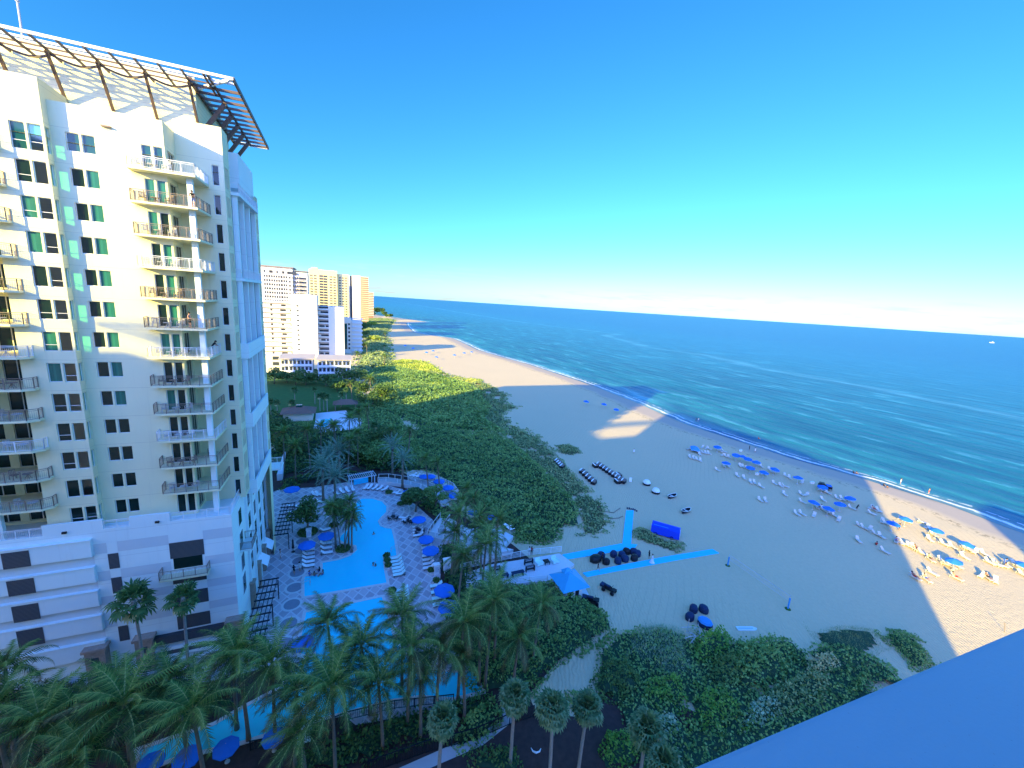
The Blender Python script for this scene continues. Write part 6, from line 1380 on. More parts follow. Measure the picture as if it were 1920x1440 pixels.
# people around the pool
person('dark dressed person walking on the paved deck beside the medallions', *G(*Z5(212, 1225)), .05, R(200), 'walk', top='cloth_black', bottom='cloth_black')
person('person in pale shorts standing near the hotel wall on the deck', *G(*Z5(107, 1100)), .05, R(120), 'stand', bottom='cloth_white')
person('person in white beside the left lounger stack', *G(*Z5(256, 1200)), .05, R(160), 'stand', top='cloth_white', bottom='cloth_white')
for i, (dx, dy) in enumerate([(335, 1235), (372, 1240), (404, 1205), (430, 1230)]):
    person(['person in blue sitting leftmost on the pool step ledge', 'person sitting second from left on the pool step ledge', 'dark haired person sitting at the back of the pool step ledge', 'person sitting rightmost on the pool step ledge'][i], *G(*Z5(dx, dy)), .06, R(100+70*i), 'sit', skin=['skin', 'skin_dark'][i % 2], top=['cloth_blue', None, 'cloth_black', None][i])
person('swimmer alone in the upper middle of the main pool', *G(*Z5(826, 915)), -1.15, R(40), 'stand', bottom='cloth_black'); person('left swimmer of the pair in the lower part of the main pool', *G(*Z5(822, 1150)), -1.2, R(80), 'wave', bottom='cloth_black'); person('right swimmer of the pair in the lower part of the main pool', *G(*Z5(840, 1160)), -1.2, R(250), 'stand', skin='skin_dark', bottom='cloth_black')
# ---------------------------------------------------------------- raised walkway, terraces and boardwalk
def railing_thing(pts, z, label, name='railing_fence', h=1.1, m_='trim', pick=.16, post=2.0, cat='railing', group=None, xr=0, pm_=None):
    x0, y0 = pts[0]; e = empty(name, (x0, y0, z), 0, label, cat, group); r_ = MB(); pk = MB(); pm = MB().box(-.05, .05, -.05, .05, 0, h+.05).mesh('post', [M[m_]]); np_ = 0
    for i in range(len(pts)-1):
        a = Vector((pts[i][0]-x0, pts[i][1]-y0, 0)); b = Vector((pts[i+1][0]-x0, pts[i+1][1]-y0, 0)); L = (b-a).length; d = (b-a)/L
        r_.bar(a+Vector((0, 0, h)), b+Vector((0, 0, h)), .09, .06); r_.bar(a+Vector((0, 0, .12)), b+Vector((0, 0, .12)), .05, .05)
        for q_ in range(xr): r_.bar(a+Vector((0, 0, h*(.3+.22*q_))), b+Vector((0, 0, h*(.3+.22*q_))), .05, .05)
        k = max(1, round(L/post))
        for j in range(k+(i == len(pts)-2)): link('post', pm, e, tuple(a+d*(L*j/k)))
        if pick:
            for j in range(1, int(L/pick)): p = a+d*(j*pick); pk.bar(p+Vector((0, 0, .12)), p+Vector((0, 0, h)), .035, .035)
    r_.build('rail', M[m_], e)
    if pick: pk.build('pickets', M[pm_ or m_], e)
    return e
def strip_poly(pts, w_):
    L, Rr = [], []
    for i, p in enumerate(pts):
        a = Vector(pts[max(i-1, 0)]); b = Vector(pts[min(i+1, len(pts)-1)]); d = (b-a).normalized(); n = Vector((-d.y, d.x)); L.append((p[0]+n.x*w_/2, p[1]+n.y*w_/2)); Rr.append((p[0]-n.x*w_/2, p[1]-n.y*w_/2))
    return L, Rr
ZW = lambda x, y: (700+x/5.333, 860+y/5.333)
def walkway(pts, z, w_, label1, label2, name):
    L, Rr = strip_poly(pts, w_); tag(MB().prism(L+Rr[::-1], 0, z).build(name, M['white_boards']), kind='structure')
    railing_thing([(p[0], p[1]) for p in L], z, label1, pm_='frame_dark', pick=.2); railing_thing([(p[0], p[1]) for p in Rr], z, label2, pm_='frame_dark', pick=.2)
W1 = [G(*ZW(x, y), .9) for x, y in [(50, 215), (140, 212), (260, 228), (400, 252), (510, 285), (610, 335), (680, 395), (712, 440)]]
walkway(W1, .9, 2.0, 'white topped dark picket railing on the dune side of the curved raised walkway', 'white topped dark picket railing on the pool side of the curved raised walkway', 'raised_walkway')
W2 = [G(*ZW(x, y), .9) for x, y in [(715, 600), (650, 690), (590, 760), (720, 780), (860, 815), (950, 880), (1030, 950), (1150, 980)]]
walkway(W2, .9, 2.0, 'white topped dark picket railing on the outer side of the lower bending walkway', 'white topped dark picket railing on the inner side of the lower bending walkway', 'lower_walkway')
T1 = [G(*ZW(x, y), .9) for x, y in [(340, 185), (390, 160), (480, 165), (600, 200), (700, 240), (800, 290), (850, 360), (800, 400), (735, 395), (640, 320), (520, 260), (420, 225)]]
tag(MB().prism(T1, 0, .88).build('raised_terrace', M['white_boards']), kind='structure')
railing_thing(T1[0:7], .9, 'pale railing along the dune edge of the raised lounger terrace')
T2 = [G(*ZW(x, y), .9) for x, y in [(700, 600), (760, 590), (860, 640), (960, 700), (1100, 680), (1300, 720), (1400, 770), (1300, 880), (1400, 905), (1200, 955), (1100, 925), (980, 850), (860, 780), (740, 740)]]
tag(MB().prism(T2, 0, .86).build('palm_terrace', M['white_boards']), kind='structure')
row(DL, [ZW(770, 680), ZW(1340, 720), ZW(1370, 750), ZW(1280, 840)], 'white lounger on the palm shaded terrace, from left', radial=-40, z=.93)
B1 = [G(*Z8(x, y), .6) for x, y in [(-30, 620), (150, 560), (600, 488), (640, 515), (700, 560), (640, 600), (600, 640), (530, 668), (160, 700), (-20, 720)]]
tag(MB().prism(B1, 0, .55).build('boardwalk', M['white_boards']), kind='structure')
railing_thing([G(*Z8(x, y), .6) for x, y in [(-60, 600), (150, 548), (400, 500), (612, 478)]], .55, 'white rail fence running beside the boardwalk to the beach', pick=0, xr=3)
railing_thing([G(*Z8(x, y), .6) for x, y in [(-20, 712), (160, 695), (400, 672), (520, 664)]], .55, 'low rail along the near edge of the boardwalk', pick=0, xr=2, h=.8)
RP = [G(*Z8(x, y), .1) for x, y in [(690, 690), (760, 690), (800, 770), (740, 785)]]; tag(MB().prism(RP, 0, .06).build('hut_ramp', M['white_boards']), kind='structure')
# beach hut
x, y = G(*Z8(668, 655), 2.9); e = empty('beach_hut', (x, y, 0), GROT, 'small beach hut with light blue metal roof at the boardwalk end', 'hut')
MB().box(-1.5, 1.5, -1.5, 1.5, 0, 2.6).build('wall', M['cushion'], e)
d_ = 2.35; MB().add([(-d_, -d_, 2.5), (d_, -d_, 2.5), (d_, d_, 2.5), (-d_, d_, 2.5), (0, 0, 3.9)], [(0, 1, 4), (1, 2, 4), (2, 3, 4), (3, 0, 4), (3, 2, 1, 0)]).build('roof', M['tin_blue'], e)
MB().box(.3, .95, -1.53, -1.5, .1, 2.1).build('door', M['frame_dark'], e); MB().box(-1.1, -.3, -1.54, -1.5, 1.0, 1.9).build('window', M['glass_dark'], e); MB().box(1.5, 1.54, -.8, .8, 1.0, 1.9).build('window', M['glass_dark'], e)
MB().add([(-.8, .3, 3.55), (.8, .3, 3.55), (.8, 1.5, 3.55), (-.8, 1.5, 3.55), (0, .9, 4.2)], [(0, 1, 4), (1, 2, 4), (2, 3, 4), (3, 0, 4), (3, 2, 1, 0)]).box(-.6, .6, .4, 1.4, 3.0, 3.56).build('cupola', M['tin_blue'], e)
# boardwalk furniture
def bench(label, x, y, rz, m_='frame_dark', z=.55):
    e = empty('bench', (x, y, z), rz, label, 'bench'); MB().box(-.8, .8, -.22, .22, .42, .47).build('seat', M[m_], e); m = MB()
    for k in range(3): m.box(-.8, .8, .2, .24, .58+.15*k, .66+.15*k)
    m.build('backrest', M[m_], e)
    for sx in (-.75, .75): MB().box(sx-.04, sx+.04, -.2, .25, 0, .95 if True else .4).build('leg', M[m_], e)
bench('dark slatted bench on the boardwalk left of the white seats', *G(*Z8(395, 560), .6), GROT); bench('dark slatted bench nearer the hedge in the boardwalk middle', *G(*Z8(405, 605), .6), GROT); bench('dark bench at the pool end of the boardwalk', *G(*Z8(175, 612), .6), GROT)
for i, (xx, yy) in enumerate([(465, 562), (570, 548)]):
    x, y = G(*Z8(xx, yy), .6); e = empty('lounge_seat', (x, y, .55), GROT+R(8), ['white lounge seat left of the dark table on the boardwalk', 'white lounge seat right of the dark table on the boardwalk'][i], 'seat'); MB().box(-.5, .5, -.5, .5, .15, .45).build('seat', M['mint'], e); MB().obox((0, .55, .6), (1.0, .14, .8), 0, 0, R(-14)).build('backrest', M['mint'], e); MB().box(-.62, -.5, -.5, .5, .1, .6).build('armrest', M['mint'], e); MB().box(.5, .62, -.5, .5, .1, .6).build('armrest', M['mint'], e)
x, y = G(*Z8(513, 555), .6); e = empty('side_table', (x, y, .55), GROT, 'black square table between the two white lounge seats', 'table'); MB().box(-.5, .5, -.5, .5, .45, .52).build('tabletop', M['black'], e); m = MB()
for sx in (-.42, .42):
    for sy in (-.42, .42): m.box(sx-.04, sx+.04, sy-.04, sy+.04, 0, .45)
m.build('leg', M['black'], e)
for i, (xx, yy) in enumerate([(322, 636), (236, 652)]):
    x, y = G(*Z8(xx, yy), .6); e = empty('bistro_set', (x, y, .55), GROT, ['long dark blue table on the near side of the boardwalk', 'small dark blue table at the near boardwalk rail'][i], 'table'); MB().box(-1.1+.5*i, 1.1-.5*i, -.35, .35, .66, .72).build('tabletop', M['navy'], e)
    for sx in (-.9+.4*i, .9-.4*i): MB().box(sx-.05, sx+.05, -.3, .3, 0, .66).build('leg', M['navy'], e)
    MB().tube([(-.8+.3*i, .5, .4), (-.8+.3*i, .55, .95), (-.3, .55, 1.0), (-.3, .5, .4)], .03, 5).tube([(.3, .5, .4), (.3, .55, .95), (.8-.3*i, .55, 1.0), (.8-.3*i, .5, .4)], .03, 5).build('back_hoop', M['frame_pale'], e)
# picket fence below the lower pool
railing_thing(GP((690, 1452), (800, 1412), (892, 1388), (955, 1360), (1000, 1345)), .05, 'black metal picket fence beside the pale service walk', 'metal_fence', 1.5, 'black', .16, 2.2, 'fence')
railing_thing([G(u, v) for u, v in ((470, 1408), (560, 1390), (650, 1352), (740, 1330), (850, 1318))], .05, 'dark railing between the lower pool and the hedge', 'metal_fence', 1.1, 'black', .18, 2.2, 'fence')
x, y = G(1005, 1408); e = empty('garden_light', (x, y, 0), 0, 'small white crescent shaped tube lying on the mulch by the sabal palms', 'garden tube'); MB().tube([(-.5, .2, .1), (-.35, -.1, .1), (0, -.25, .1), (.35, -.1, .1), (.5, .2, .1)], [.03, .08, .1, .08, .03], 6).build('tube', M['cushion'], e)
# white garden wall strip and grey ramp at the back of the hotel
a = G(*Z5(80, 500)); b = G(*Z5(135, 320)); c2 = G(*Z5(150, 318)); d2 = G(*Z5(125, 495))
tag(MB().prism([a, b, c2, d2], 0, 1.6).build('garden_wall', M['blue_wall']), 'pale garden wall behind the hotel corner leading away from the deck', 'wall')
a, b = G(*Z5(140, 520)), G(*Z5(700, 470)); railing_thing([a, G(*Z5(420, 512)), b], 0, 'dark fence behind the back hedge of the pool deck', 'metal_fence', 1.3, 'frame_dark', .3, 3, 'fence')
# ---------------------------------------------------------------- the beach
zb = lambda x, y: (1260+x/5.053, 800+y/5.054)
zr = lambda x, y: (1560+x/5.333, 880+y/5.333)
zc6 = lambda x, y: (1000+x/5.647, 780+y/5.647)
for lb, pp_ in (('bright blue access mat bent in an L beside the dark covered chairs', [Z8(620, 500), Z8(800, 466), Z8(1020, 425), Z8(1045, 205), Z8(1095, 205), Z8(1078, 430), Z8(1120, 432), Z8(1100, 458), Z8(850, 500), Z8(640, 532)]),
               ('long straight bright blue access mat pointing toward the volleyball court', [Z8(755, 622), Z8(1000, 572), Z8(1300, 515), Z8(1620, 463), Z8(1665, 490), Z8(1400, 533), Z8(1225, 566), Z8(1000, 606), Z8(785, 648)])):
    o = MB().prism([G(*p) for p in pp_], .0, .13).build('access_mat', M['mat_blue']); tag(o, lb, 'beach mat', 'blue access mats')
# beach umbrellas
BU = umbrella_proto(1.25, 2.25, M['blue_canvas'], M['frame_pale'], 'x', name='beach_umbrella')
up_ = [zb(435, 187), zb(610, 262), zb(668, 280), zb(725, 302), zb(805, 332), zb(515, 340), zb(745, 383), zb(870, 428), zb(970, 397), zb(1200, 480), zb(1430, 565), zb(1340, 712), zb(1480, 770), zb(1600, 728), zb(1700, 675), (1132, 757), (1155.5, 767), zr(740, 490), zr(610, 535), zr(1050, 605), zr(1340, 738), zr(1235, 910), zr(1915, 945)]
bu = []
def WAR(az): return R(-az)
for i, (u, v) in enumerate(up_):
    x, y = G(u, v, 2.0); o = first_or_dup(BU, (x, y, .04), R(13*i)); o.rotation_euler = (R(prng.uniform(-7, 7)), R(prng.uniform(-7, 7)), R(13*i)); o['group'] = 'blue umbrellas on the beach'; bu.append(o)
order_labels(bu, 'royal blue beach umbrella')
bus = sorted(bu, key=lambda o: proj(o.location[0], o.location[1], 0)[0])
UM = [(f"the {ORD[i]} beach umbrella from left" if 0 < i < len(bus)-1 else ('the leftmost beach umbrella' if i == 0 else 'the rightmost beach umbrella'), o.location[0], o.location[1]) for i, o in enumerate(bus)]
UM += [('the blue dome tent', *G(*zb(200, 215))), ('the black beach cart', *G(*zb(1450, 570))), ('the sun and shade line', *G(*zb(1765, 1040)))]
BLg = lounger_proto(M['beach_cushion'], M['frame_pale'], 'x', 'beach_lounger', 48, .06)
lp = [zb(x, y) for x, y in [(170, 290), (205, 300), (240, 312), (270, 322), (160, 212), (190, 216), (285, 195), (325, 205), (350, 208), (262, 262), (300, 248), (325, 250), (350, 254), (440, 224), (465, 232), (495, 236), (480, 270), (510, 280), (540, 288), (490, 370), (535, 374), (430, 412), (618, 465), (682, 486), (745, 526), (780, 530), (842, 566), (645, 372), (672, 378), (715, 398), (760, 402), (815, 364), (845, 376), (925, 405), (955, 425), (990, 432), (850, 446), (880, 452), (970, 538), (1030, 560), (1070, 564), (1065, 640), (1080, 466), (1115, 484), (1230, 528), (835, 697), (885, 702), (1182, 828), (1232, 826), (1345, 842), (1428, 692), (1570, 680), (1612, 684), (1665, 692), (1690, 702), (1700, 770), (1365, 752), (1400, 768), (1435, 785), (1470, 802), (1505, 818), (1540, 842), (1578, 884), (1395, 592), (1430, 606), (1475, 626), (1780, 940), (1822, 958), (1868, 970), (1765, 1078), (1225, 640), (1270, 645), (1232, 712)]]
lp += [zr(x, y) for x, y in [(385, 385), (425, 405), (465, 412), (395, 440), (500, 520), (540, 540), (750, 520), (705, 500), (440, 645), (490, 668), (525, 820), (640, 718), (675, 728), (720, 742), (780, 768), (815, 782), (855, 802), (905, 838), (985, 900), (1105, 915), (1150, 950), (1190, 965), (1250, 960), (905, 530), (945, 580), (985, 600), (1010, 650), (975, 700), (1120, 745), (1200, 770), (1340, 790), (1385, 800), (1430, 825), (1520, 845), (1320, 875), (1575, 930), (1640, 945), (1690, 960), (1750, 955), (1000, 1035), (830, 1080), (945, 1100), (1245, 1085), (1500, 1065), (1560, 1085), (1635, 1115), (1830, 950), (1880, 975), (1905, 1050)]]
bl_ = []; lr = random.Random(17)
for i, (u, v) in enumerate(lp):
    x, y = G(u, v, .3); az = lr.choice([5, 0, -8, 12, 20, -12]) if lr.random() < .75 else lr.choice([-45, -60, 50])
    o = first_or_dup(BLg, (x, y, .04), R(az+lr.uniform(-6, 6))); o['group'] = 'beige loungers on the beach'; bl_.append(o)
cluster_labels(bl_, 'beige beach lounger', UM, 'by')
# people on the beach
def lounging(i, **kw):
    o = bl_[i]; person(kw.pop('label'), o.location[0], o.location[1], .02, o.rotation_euler[2], 'recline', **kw)
for i, sk, bt_, lb in [(57, 'skin_dark', 'cloth_black', 'sunbather reclining in black under the row by the shaded umbrellas'), (74, 'skin', 'cloth_red', 'sunbather on the lounger nearest the shade line by the first lit chairs'), (84, 'skin', 'cloth_blue', 'sunbather in blue among the lit loungers left of centre'), (89, 'skin_dark', 'cloth_red', 'tanned sunbather in the middle lit lounger row'), (91, 'skin', 'cloth_black', 'sunbather reclining left of the lit lower umbrella'), (113, 'skin_dark', 'cloth_red', 'sunbather on the left lounger of the lowest lit row'), (114, 'skin', 'cloth_blue', 'sunbather on the second lounger of the lowest lit row'), (115, 'skin', 'cloth_red', 'sunbather on the third lounger of the lowest lit row'), (117, 'skin_dark', 'cloth_black', 'sunbather near the right end of the lowest lit row')]:
    lounging(min(i, len(bl_)-1), label=lb, skin=sk, bottom=bt_)
PPL = [
 ('person in white wading at the sunlit water edge', zr(682, 145), 'wave', 'skin', 'cloth_white', 'cloth_white', 40), ('bare chested person standing at the water edge farther right', zr(965, 245), 'stand', 'skin', None, 'cloth_red', 200),
 ('left person sitting on the lit wet sand by the shade edge', zr(215, 45), 'sit', 'skin_dark', 'cloth_black', 'cloth_black', 60), ('right person sitting on the lit wet sand by the shade edge', zr(245, 48), 'sit', 'skin', None, 'cloth_black', 90),
 ('left person sitting on the lit sand nearer the swimmers', zr(518, 170), 'sit', 'skin', 'cloth_black', 'cloth_black', 90), ('right person sitting on the lit sand nearer the swimmers', zr(550, 190), 'sit', 'skin_dark', None, 'cloth_black', 120),
 ('dark person standing at the right end of the first lit umbrella', zr(665, 610), 'stand', 'skin_dark', 'cloth_black', 'cloth_black', 30), ('dark person standing on the shaded sand above the umbrella row', zb(730, 225), 'stand', 'skin_dark', 'cloth_black', 'cloth_black', 80),
 ('person in white standing beside the dark one above the umbrella row', zb(785, 245), 'stand', 'skin', 'cloth_white', 'cloth_white', 10), ('person in black bending by a lounger near the shade line', zb(1745, 795), 'lean', 'skin', 'cloth_black', 'cloth_black', 100),
 ('person in red sitting in the shade beside the light boundary', zr(440, 760), 'sit', 'skin', 'cloth_red', 'cloth_black', 150), ('left walker on the wet sand by the sea past the lit strip', zc6(1720, 62), 'walk', 'skin_dark', 'cloth_black', 'cloth_black', 30),
 ('right walker on the wet sand by the sea past the lit strip', zc6(1745, 62), 'walk', 'skin', 'cloth_white', 'cloth_blue', 30), ('lone figure in white standing on the open shaded sand', zc6(1062, 400), 'stand', 'skin', 'cloth_white', 'cloth_white', 10),
 ('person in black with white shoes walking on the long blue mat', Z8(855, 610), 'walk', 'skin', 'cloth_black', 'cloth_black', 60), ('person in a black suit beside the white dress on the blue mat', Z8(1195, 530), 'stand', 'skin', 'cloth_black', 'cloth_black', 100),
 ('person in white standing on the boardwalk by the rail', Z8(397, 520), 'stand', 'skin', 'cloth_white', 'cloth_black', 180), ('person in red standing beside the one in white at the boardwalk rail', Z8(412, 520), 'stand', 'skin_dark', 'cloth_red', 'cloth_black', 160),
 ('person in pink standing outside the beach hut', Z8(735, 770), 'stand', 'skin', 'cloth_red', 'cloth_white', 180), ('dark person in the gap between the dark covered chairs', Z8(885, 540), 'stand', 'skin_dark', 'cloth_black', 'cloth_black', 60),
 ('person lying leftmost group on the sand at the sea bend, sitting upright', zb(820, 120), 'sit', 'skin', 'cloth_red', 'cloth_black', 70), ('person at the right edge umbrella, standing in the sun', zr(1730, 970), 'stand', 'skin', 'cloth_blue', 'cloth_black', 10)]
for lb, (u, v), pose, sk, tp, bt_, rz in PPL:
    person(lb, *G(u, v), (.58 if 'boardwalk' in lb else (.12 if 'mat' in lb else .0)), R(rz), pose, skin=sk, top=tp, bottom=bt_)
x, y = G(*Z8(1216, 555)); person('person in a long white dress standing on the blue mat', x, y, .12, R(60), 'stand', top='cloth_white', bottom='cloth_white', dress='cloth_white')
# blue dome tent
x, y = G(*zb(205, 235)); e = empty('beach_tent', (x, y, 0), R(-20), 'open blue dome shade tent at the left end of the beach loungers', 'tent'); m = MB(); nn = 14; mm_ = 8
vs_ = []; fs_ = []
for i in range(mm_+1):
    t = -2.0+4.0*i/mm_; hh = 1.9*math.cos(t/2.3*1.2)
    for j in range(nn+1): a = math.pi*j/nn; vs_.append((2.0*math.cos(a)*math.cos(t/2.3*.9), t, hh*math.sin(a)))
for i in range(mm_):
    for j in range(nn): k_ = i*(nn+1)+j; fs_.append((k_, k_+1, k_+nn+2, k_+nn+1))
kf = [f for n_, f in enumerate(fs_) if (n_ % nn) < 10]
MB().add(vs_, kf[:len(kf)//2], 0).add(vs_, kf[len(kf)//2:], 1).build('canopy', [M['light_blue'], M['blue_canvas']], e)
MB().tube([(-1.9*math.cos(math.pi*j/8), -2.0, 1.0*math.sin(math.pi*j/8)) for j in range(9)], .04, 5).build('pole', M['frame_pale'], e)
# black beach cart under its umbrella
x, y = G(*zb(1445, 590)); e = empty('beach_cart', (x, y, 0), R(-30), 'black beach service cart with blue umbrella at the shoreline row', 'cart'); MB().box(-1.5, 1.5, -.8, .8, .5, 1.1).box(-1.3, -.2, -.7, .7, 1.1, 1.6).build('body', M['black'], e)
for sx in (-1.1, 1.1):
    for sy in (-.85, .85): w_ = MB().lathe([(.38, -.12), (.42, 0), (.38, .12)], 12).build('wheel', M['black'], e, (sx, sy, .4)); w_.rotation_euler = (R(90), 0, 0)
MB().box(.2, 1.3, -.6, .6, 1.1, 1.35).build('load', M['blue_canvas'], e)
# covered chairs in a cluster
def covered(label, x, y, rz, s, m_='navy', grp='dark covered beach chairs'):
    e = empty('covered_chair', (x, y, 0), rz, label, 'covered chair', grp); e.scale = (s[0]*.84, s[1]*.84, s[2]*.85)
    MB().lathe([(.78, 0), (.86, .3), (.84, .8), (.66, 1.12), (.3, 1.25), (0, 1.27)], 9, m=0).build('cover', M[m_], e, smooth=False)
    MB().lathe([(.80, .02), (.84, .06), (.84, .1), (.79, .12)], 9).build('skirt', M['black'], e)
    return e
cv = []
for (xx, yy, sx, sy, m_) in [(842, 525, 1.25, 1.7, 'black'), (880, 502, 1, .9, 'navy'), (912, 545, .95, .8, 'black'), (962, 495, 1, .9, 'navy'), (990, 538, 1.0, .9, 'navy'), (1018, 500, 1.0, 1.0, 'navy'), (1036, 524, 1.1, 1, 'navy'), (1048, 476, 1.0, .85, 'black'), (1095, 478, 1.0, .9, 'navy'), (1120, 492, 1.1, .9, 'navy'), (1100, 520, 1.0, .8, 'black')]:
    x, y = G(*Z8(xx, yy), .4); cv.append(covered('', x, y, R(xx), (sx, sy, 1), m_))
order_labels(cv, 'dark covered chair in the cluster between both blue mats')
cv = []
for (xx, yy, s) in [(1495, 860, 1.0), (1562, 862, 1.05), (1470, 913, 1.0), (1570, 955, 1.5)]:
    x, y = G(*Z8(xx, yy), .4); cv.append(covered('', x, y, R(xx), (s, s*.85, 1), 'navy', 'dark covered chairs near the driftwood'))
order_labels(cv, 'dark blue covered chair near the driftwood')
MB().lathe([(.86, .86), (.68, 1.15), (.3, 1.28), (0, 1.30)], 9).build('tarp', M['light_blue'], cv[-1])
# storage bins in rows, left beside the dunes
def bin_(label, x, y, rz, grp):
    e = empty('storage_bin', (x, y, 0), rz, label, 'storage bin', grp); MB().box(-.55, .55, -.8, .8, .05, .85).build('body', M['black'], e); MB().obox((0, 0, .9), (1.12, 1.66, .07), 0, 0, R(5)).build('lid', M['wood'], e); MB().obox((-.38, 0, .96), (.3, 1.6, .06), 0, 0, R(5)).build('edge', M['cushion'], e); return e
def bins(p0, p1, n, base, grp, two=0):
    os_ = []
    for i in range(n):
        t = i/(n-1); u = p0[0]+(p1[0]-p0[0])*t; v = p0[1]+(p1[1]-p0[1])*t; x, y = G(*zc6(u, v), .5); os_.append(bin_('', x, y, R(-32), grp))
    order_labels(os_, base); return os_
bins((515, 585), (640, 700), 5, 'dark storage bin with pale lid in the shorter row', 'bins in the shorter row')
bins((690, 515), (955, 690), 9, 'dark storage bin with pale lid in the longer row', 'bins in the longer row')
bins((250, 478), (305, 535), 4, 'dark storage bin against the sea grape edge', 'bins by the sea grape')
os_ = []
for p in ((655, 525), (890, 690), (905, 625)): x, y = G(*zc6(*p), .5); os_.append(bin_('', x, y, R(20), 'bins beside the longer row'))
order_labels(os_, 'loose dark storage bin beside the longer row')
# round day beds with white shells, and two small hulls
for i, (xx, yy) in enumerate([(1200, 712), (1297, 800)]):
    x, y = G(*zc6(xx, yy), .4); e = empty('daybed', (x, y, 0), R(150), ['left white shell daybed on the shaded sand', 'right white shell daybed on the shaded sand'][i], 'daybed', 'white shell daybeds')
    vs_, fs_ = [], []
    for a in range(9):
        for b in range(7): ph = math.pi*a/8; tt = R(5+80*b/6); vs_.append((1.0*math.cos(ph)*math.cos(tt), 1.0*math.sin(ph)*math.cos(tt)*.9, .45+1.05*math.sin(tt)))
    for a in range(8):
        for b in range(6): k_ = a*7+b; fs_.append((k_, k_+7, k_+8, k_+1))
    MB().add(vs_, fs_).build('shell', M['hull'], e, smooth=True); MB().lathe([(0, 0), (.95, .0), (1.02, .25), (1.0, .5), (0, .5)], 16).build('base', M['black'], e); MB().lathe([(0, .5), (.9, .5), (.88, .62), (0, .64)], 16).build('mattress', M['cushion'], e)
for i, (xx, yy) in enumerate([(1470, 855), (1617, 1010)]):
    x, y = G(*zc6(xx, yy), .2); e = empty('small_boat', (x, y, 0), R(-55), ['small dark boat with white gunwale, left of its twin', 'small dark boat with white gunwale nearest the blue cart'][i], 'boat', 'small dark boats on the sand')
    prof = [(-1.6, .05), (-1.3, .42), (-.6, .62), (.2, .62), (.9, .5), (1.4, .25), (1.65, .03)]; h = MB(); vs_ = []
    for (yy_, w_) in prof: vs_ += [(-w_, yy_, .55+.12*abs(yy_)), (-w_*.6, yy_, .08), (w_*.6, yy_, .08), (w_, yy_, .55+.12*abs(yy_))]
    fs_ = [(4*k+j, 4*k+j+1, 4*k+j+5, 4*k+j+4) for k in range(6) for j in range(3)]; h.add(vs_, fs_).build('hull', M['hull_dark'], e)
    g = MB(); g.tube([(vs_[4*k][0], vs_[4*k][1], vs_[4*k][2]) for k in range(7)], .06, 5); g.tube([(vs_[4*k+3][0], vs_[4*k+3][1], vs_[4*k+3][2]) for k in range(7)], .06, 5); g.build('gunwale', M['hull'], e); MB().box(-.5, .5, -.2, .1, .42, .47).build('thwart', M['hull'], e)
# A-frame board near the bins
x, y = G(*zc6(1028, 690)); e = empty('sandwich_board', (x, y, 0), R(-20), 'small white folding board standing right of the long bin row', 'board'); MB().obox((0, -.2, .5), (.6, .03, 1.05), 0, 0, R(-16)).build('panel', M['cushion'], e); MB().obox((0, .2, .5), (.6, .03, 1.05), 0, 0, R(16)).build('panel', M['cushion'], e)
# ropes curving from the dunes
for i, pts in enumerate([[(680, 975), (760, 1015), (850, 1030), (880, 1005), (920, 980)], [(700, 1010), (750, 1060), (830, 1090), (900, 1085), (950, 1065)]]):
    p = [G(*zc6(*q_)) for q_ in pts]; o = MB().tube([(a[0]-p[0][0], a[1]-p[0][1], .12+.3*(j == 0)) for j, a in enumerate(p)], .07, 6).build('hammock_rope', M['wood'], None, (p[0][0], p[0][1], 0)); tag(o, ['upper curved rope line on the sand left of the blue mat', 'lower curved rope line on the sand left of the blue mat'][i], 'rope', 'curved ropes on the sand')
for i, (q_, lb) in enumerate([((1030, 990), 'dark low sign blocks at the far tip of the blue mat'), ((1130, 1020), 'small dark marker right of the blue mat tip')]):
    x, y = G(*zc6(*q_)); e = empty('mat_marker', (x, y, 0), R(-20), lb, 'marker')
    m = MB()
    for k in range(5 if i == 0 else 1): m.box(-.9+.42*k, -.6+.42*k, -.12, .12, 0, .32+.1*(k % 2))
    m.build('block', M['navy'], e)
# blue covered trailer
A = Vector(G(*Z8(1262, 372))); B = Vector(G(*Z8(1392, 408))); d_ = (B-A).normalized(); L = (B-A).length; ang = math.atan2(d_.y, d_.x)
e = empty('covered_trailer', (A.x, A.y, 0), ang, 'long bright blue tarpaulin covered trailer with white board on its end', 'trailer')
A2 = Vector(G(*Z8(1222, 330))); Lx = 5.2
m = MB(); m.add([(-1.6, 0, .25), (Lx-1.4, 0, .25), (Lx-1.4, 2.3, .25), (-1.6, 2.3, .25), (-1.6, 0, 1.9), (Lx-1.4, 0, 1.8), (Lx-1.4, 2.3, 1.8), (-1.6, 2.3, 1.9), (-1.2, 1.1, 2.35), (Lx-1.7, 1.15, 2.2)], [(0, 1, 5, 4), (1, 2, 6, 5), (2, 3, 7, 6), (3, 0, 4, 7), (4, 5, 9, 8), (6, 7, 8, 9), (5, 6, 9), (7, 4, 8), (3, 2, 1, 0)]); m.build('tarpaulin', M['blue_tarp'], e)
MB().bar((-1.2, .25, 2.08), (1.6, .25, 2.05), .16, .06).build('strap', M['light_blue'], e); MB().box(Lx-1.38, Lx-1.32, .3, 1.4, .5, 1.75).build('board', M['cushion'], e)
for sx in (-.6, 2.4): w_ = MB().lathe([(.3, -.1), (.34, 0), (.3, .1)], 12).build('wheel', M['black'], e, (sx, -.12, .32)); w_.rotation_euler = (R(90), 0, 0)
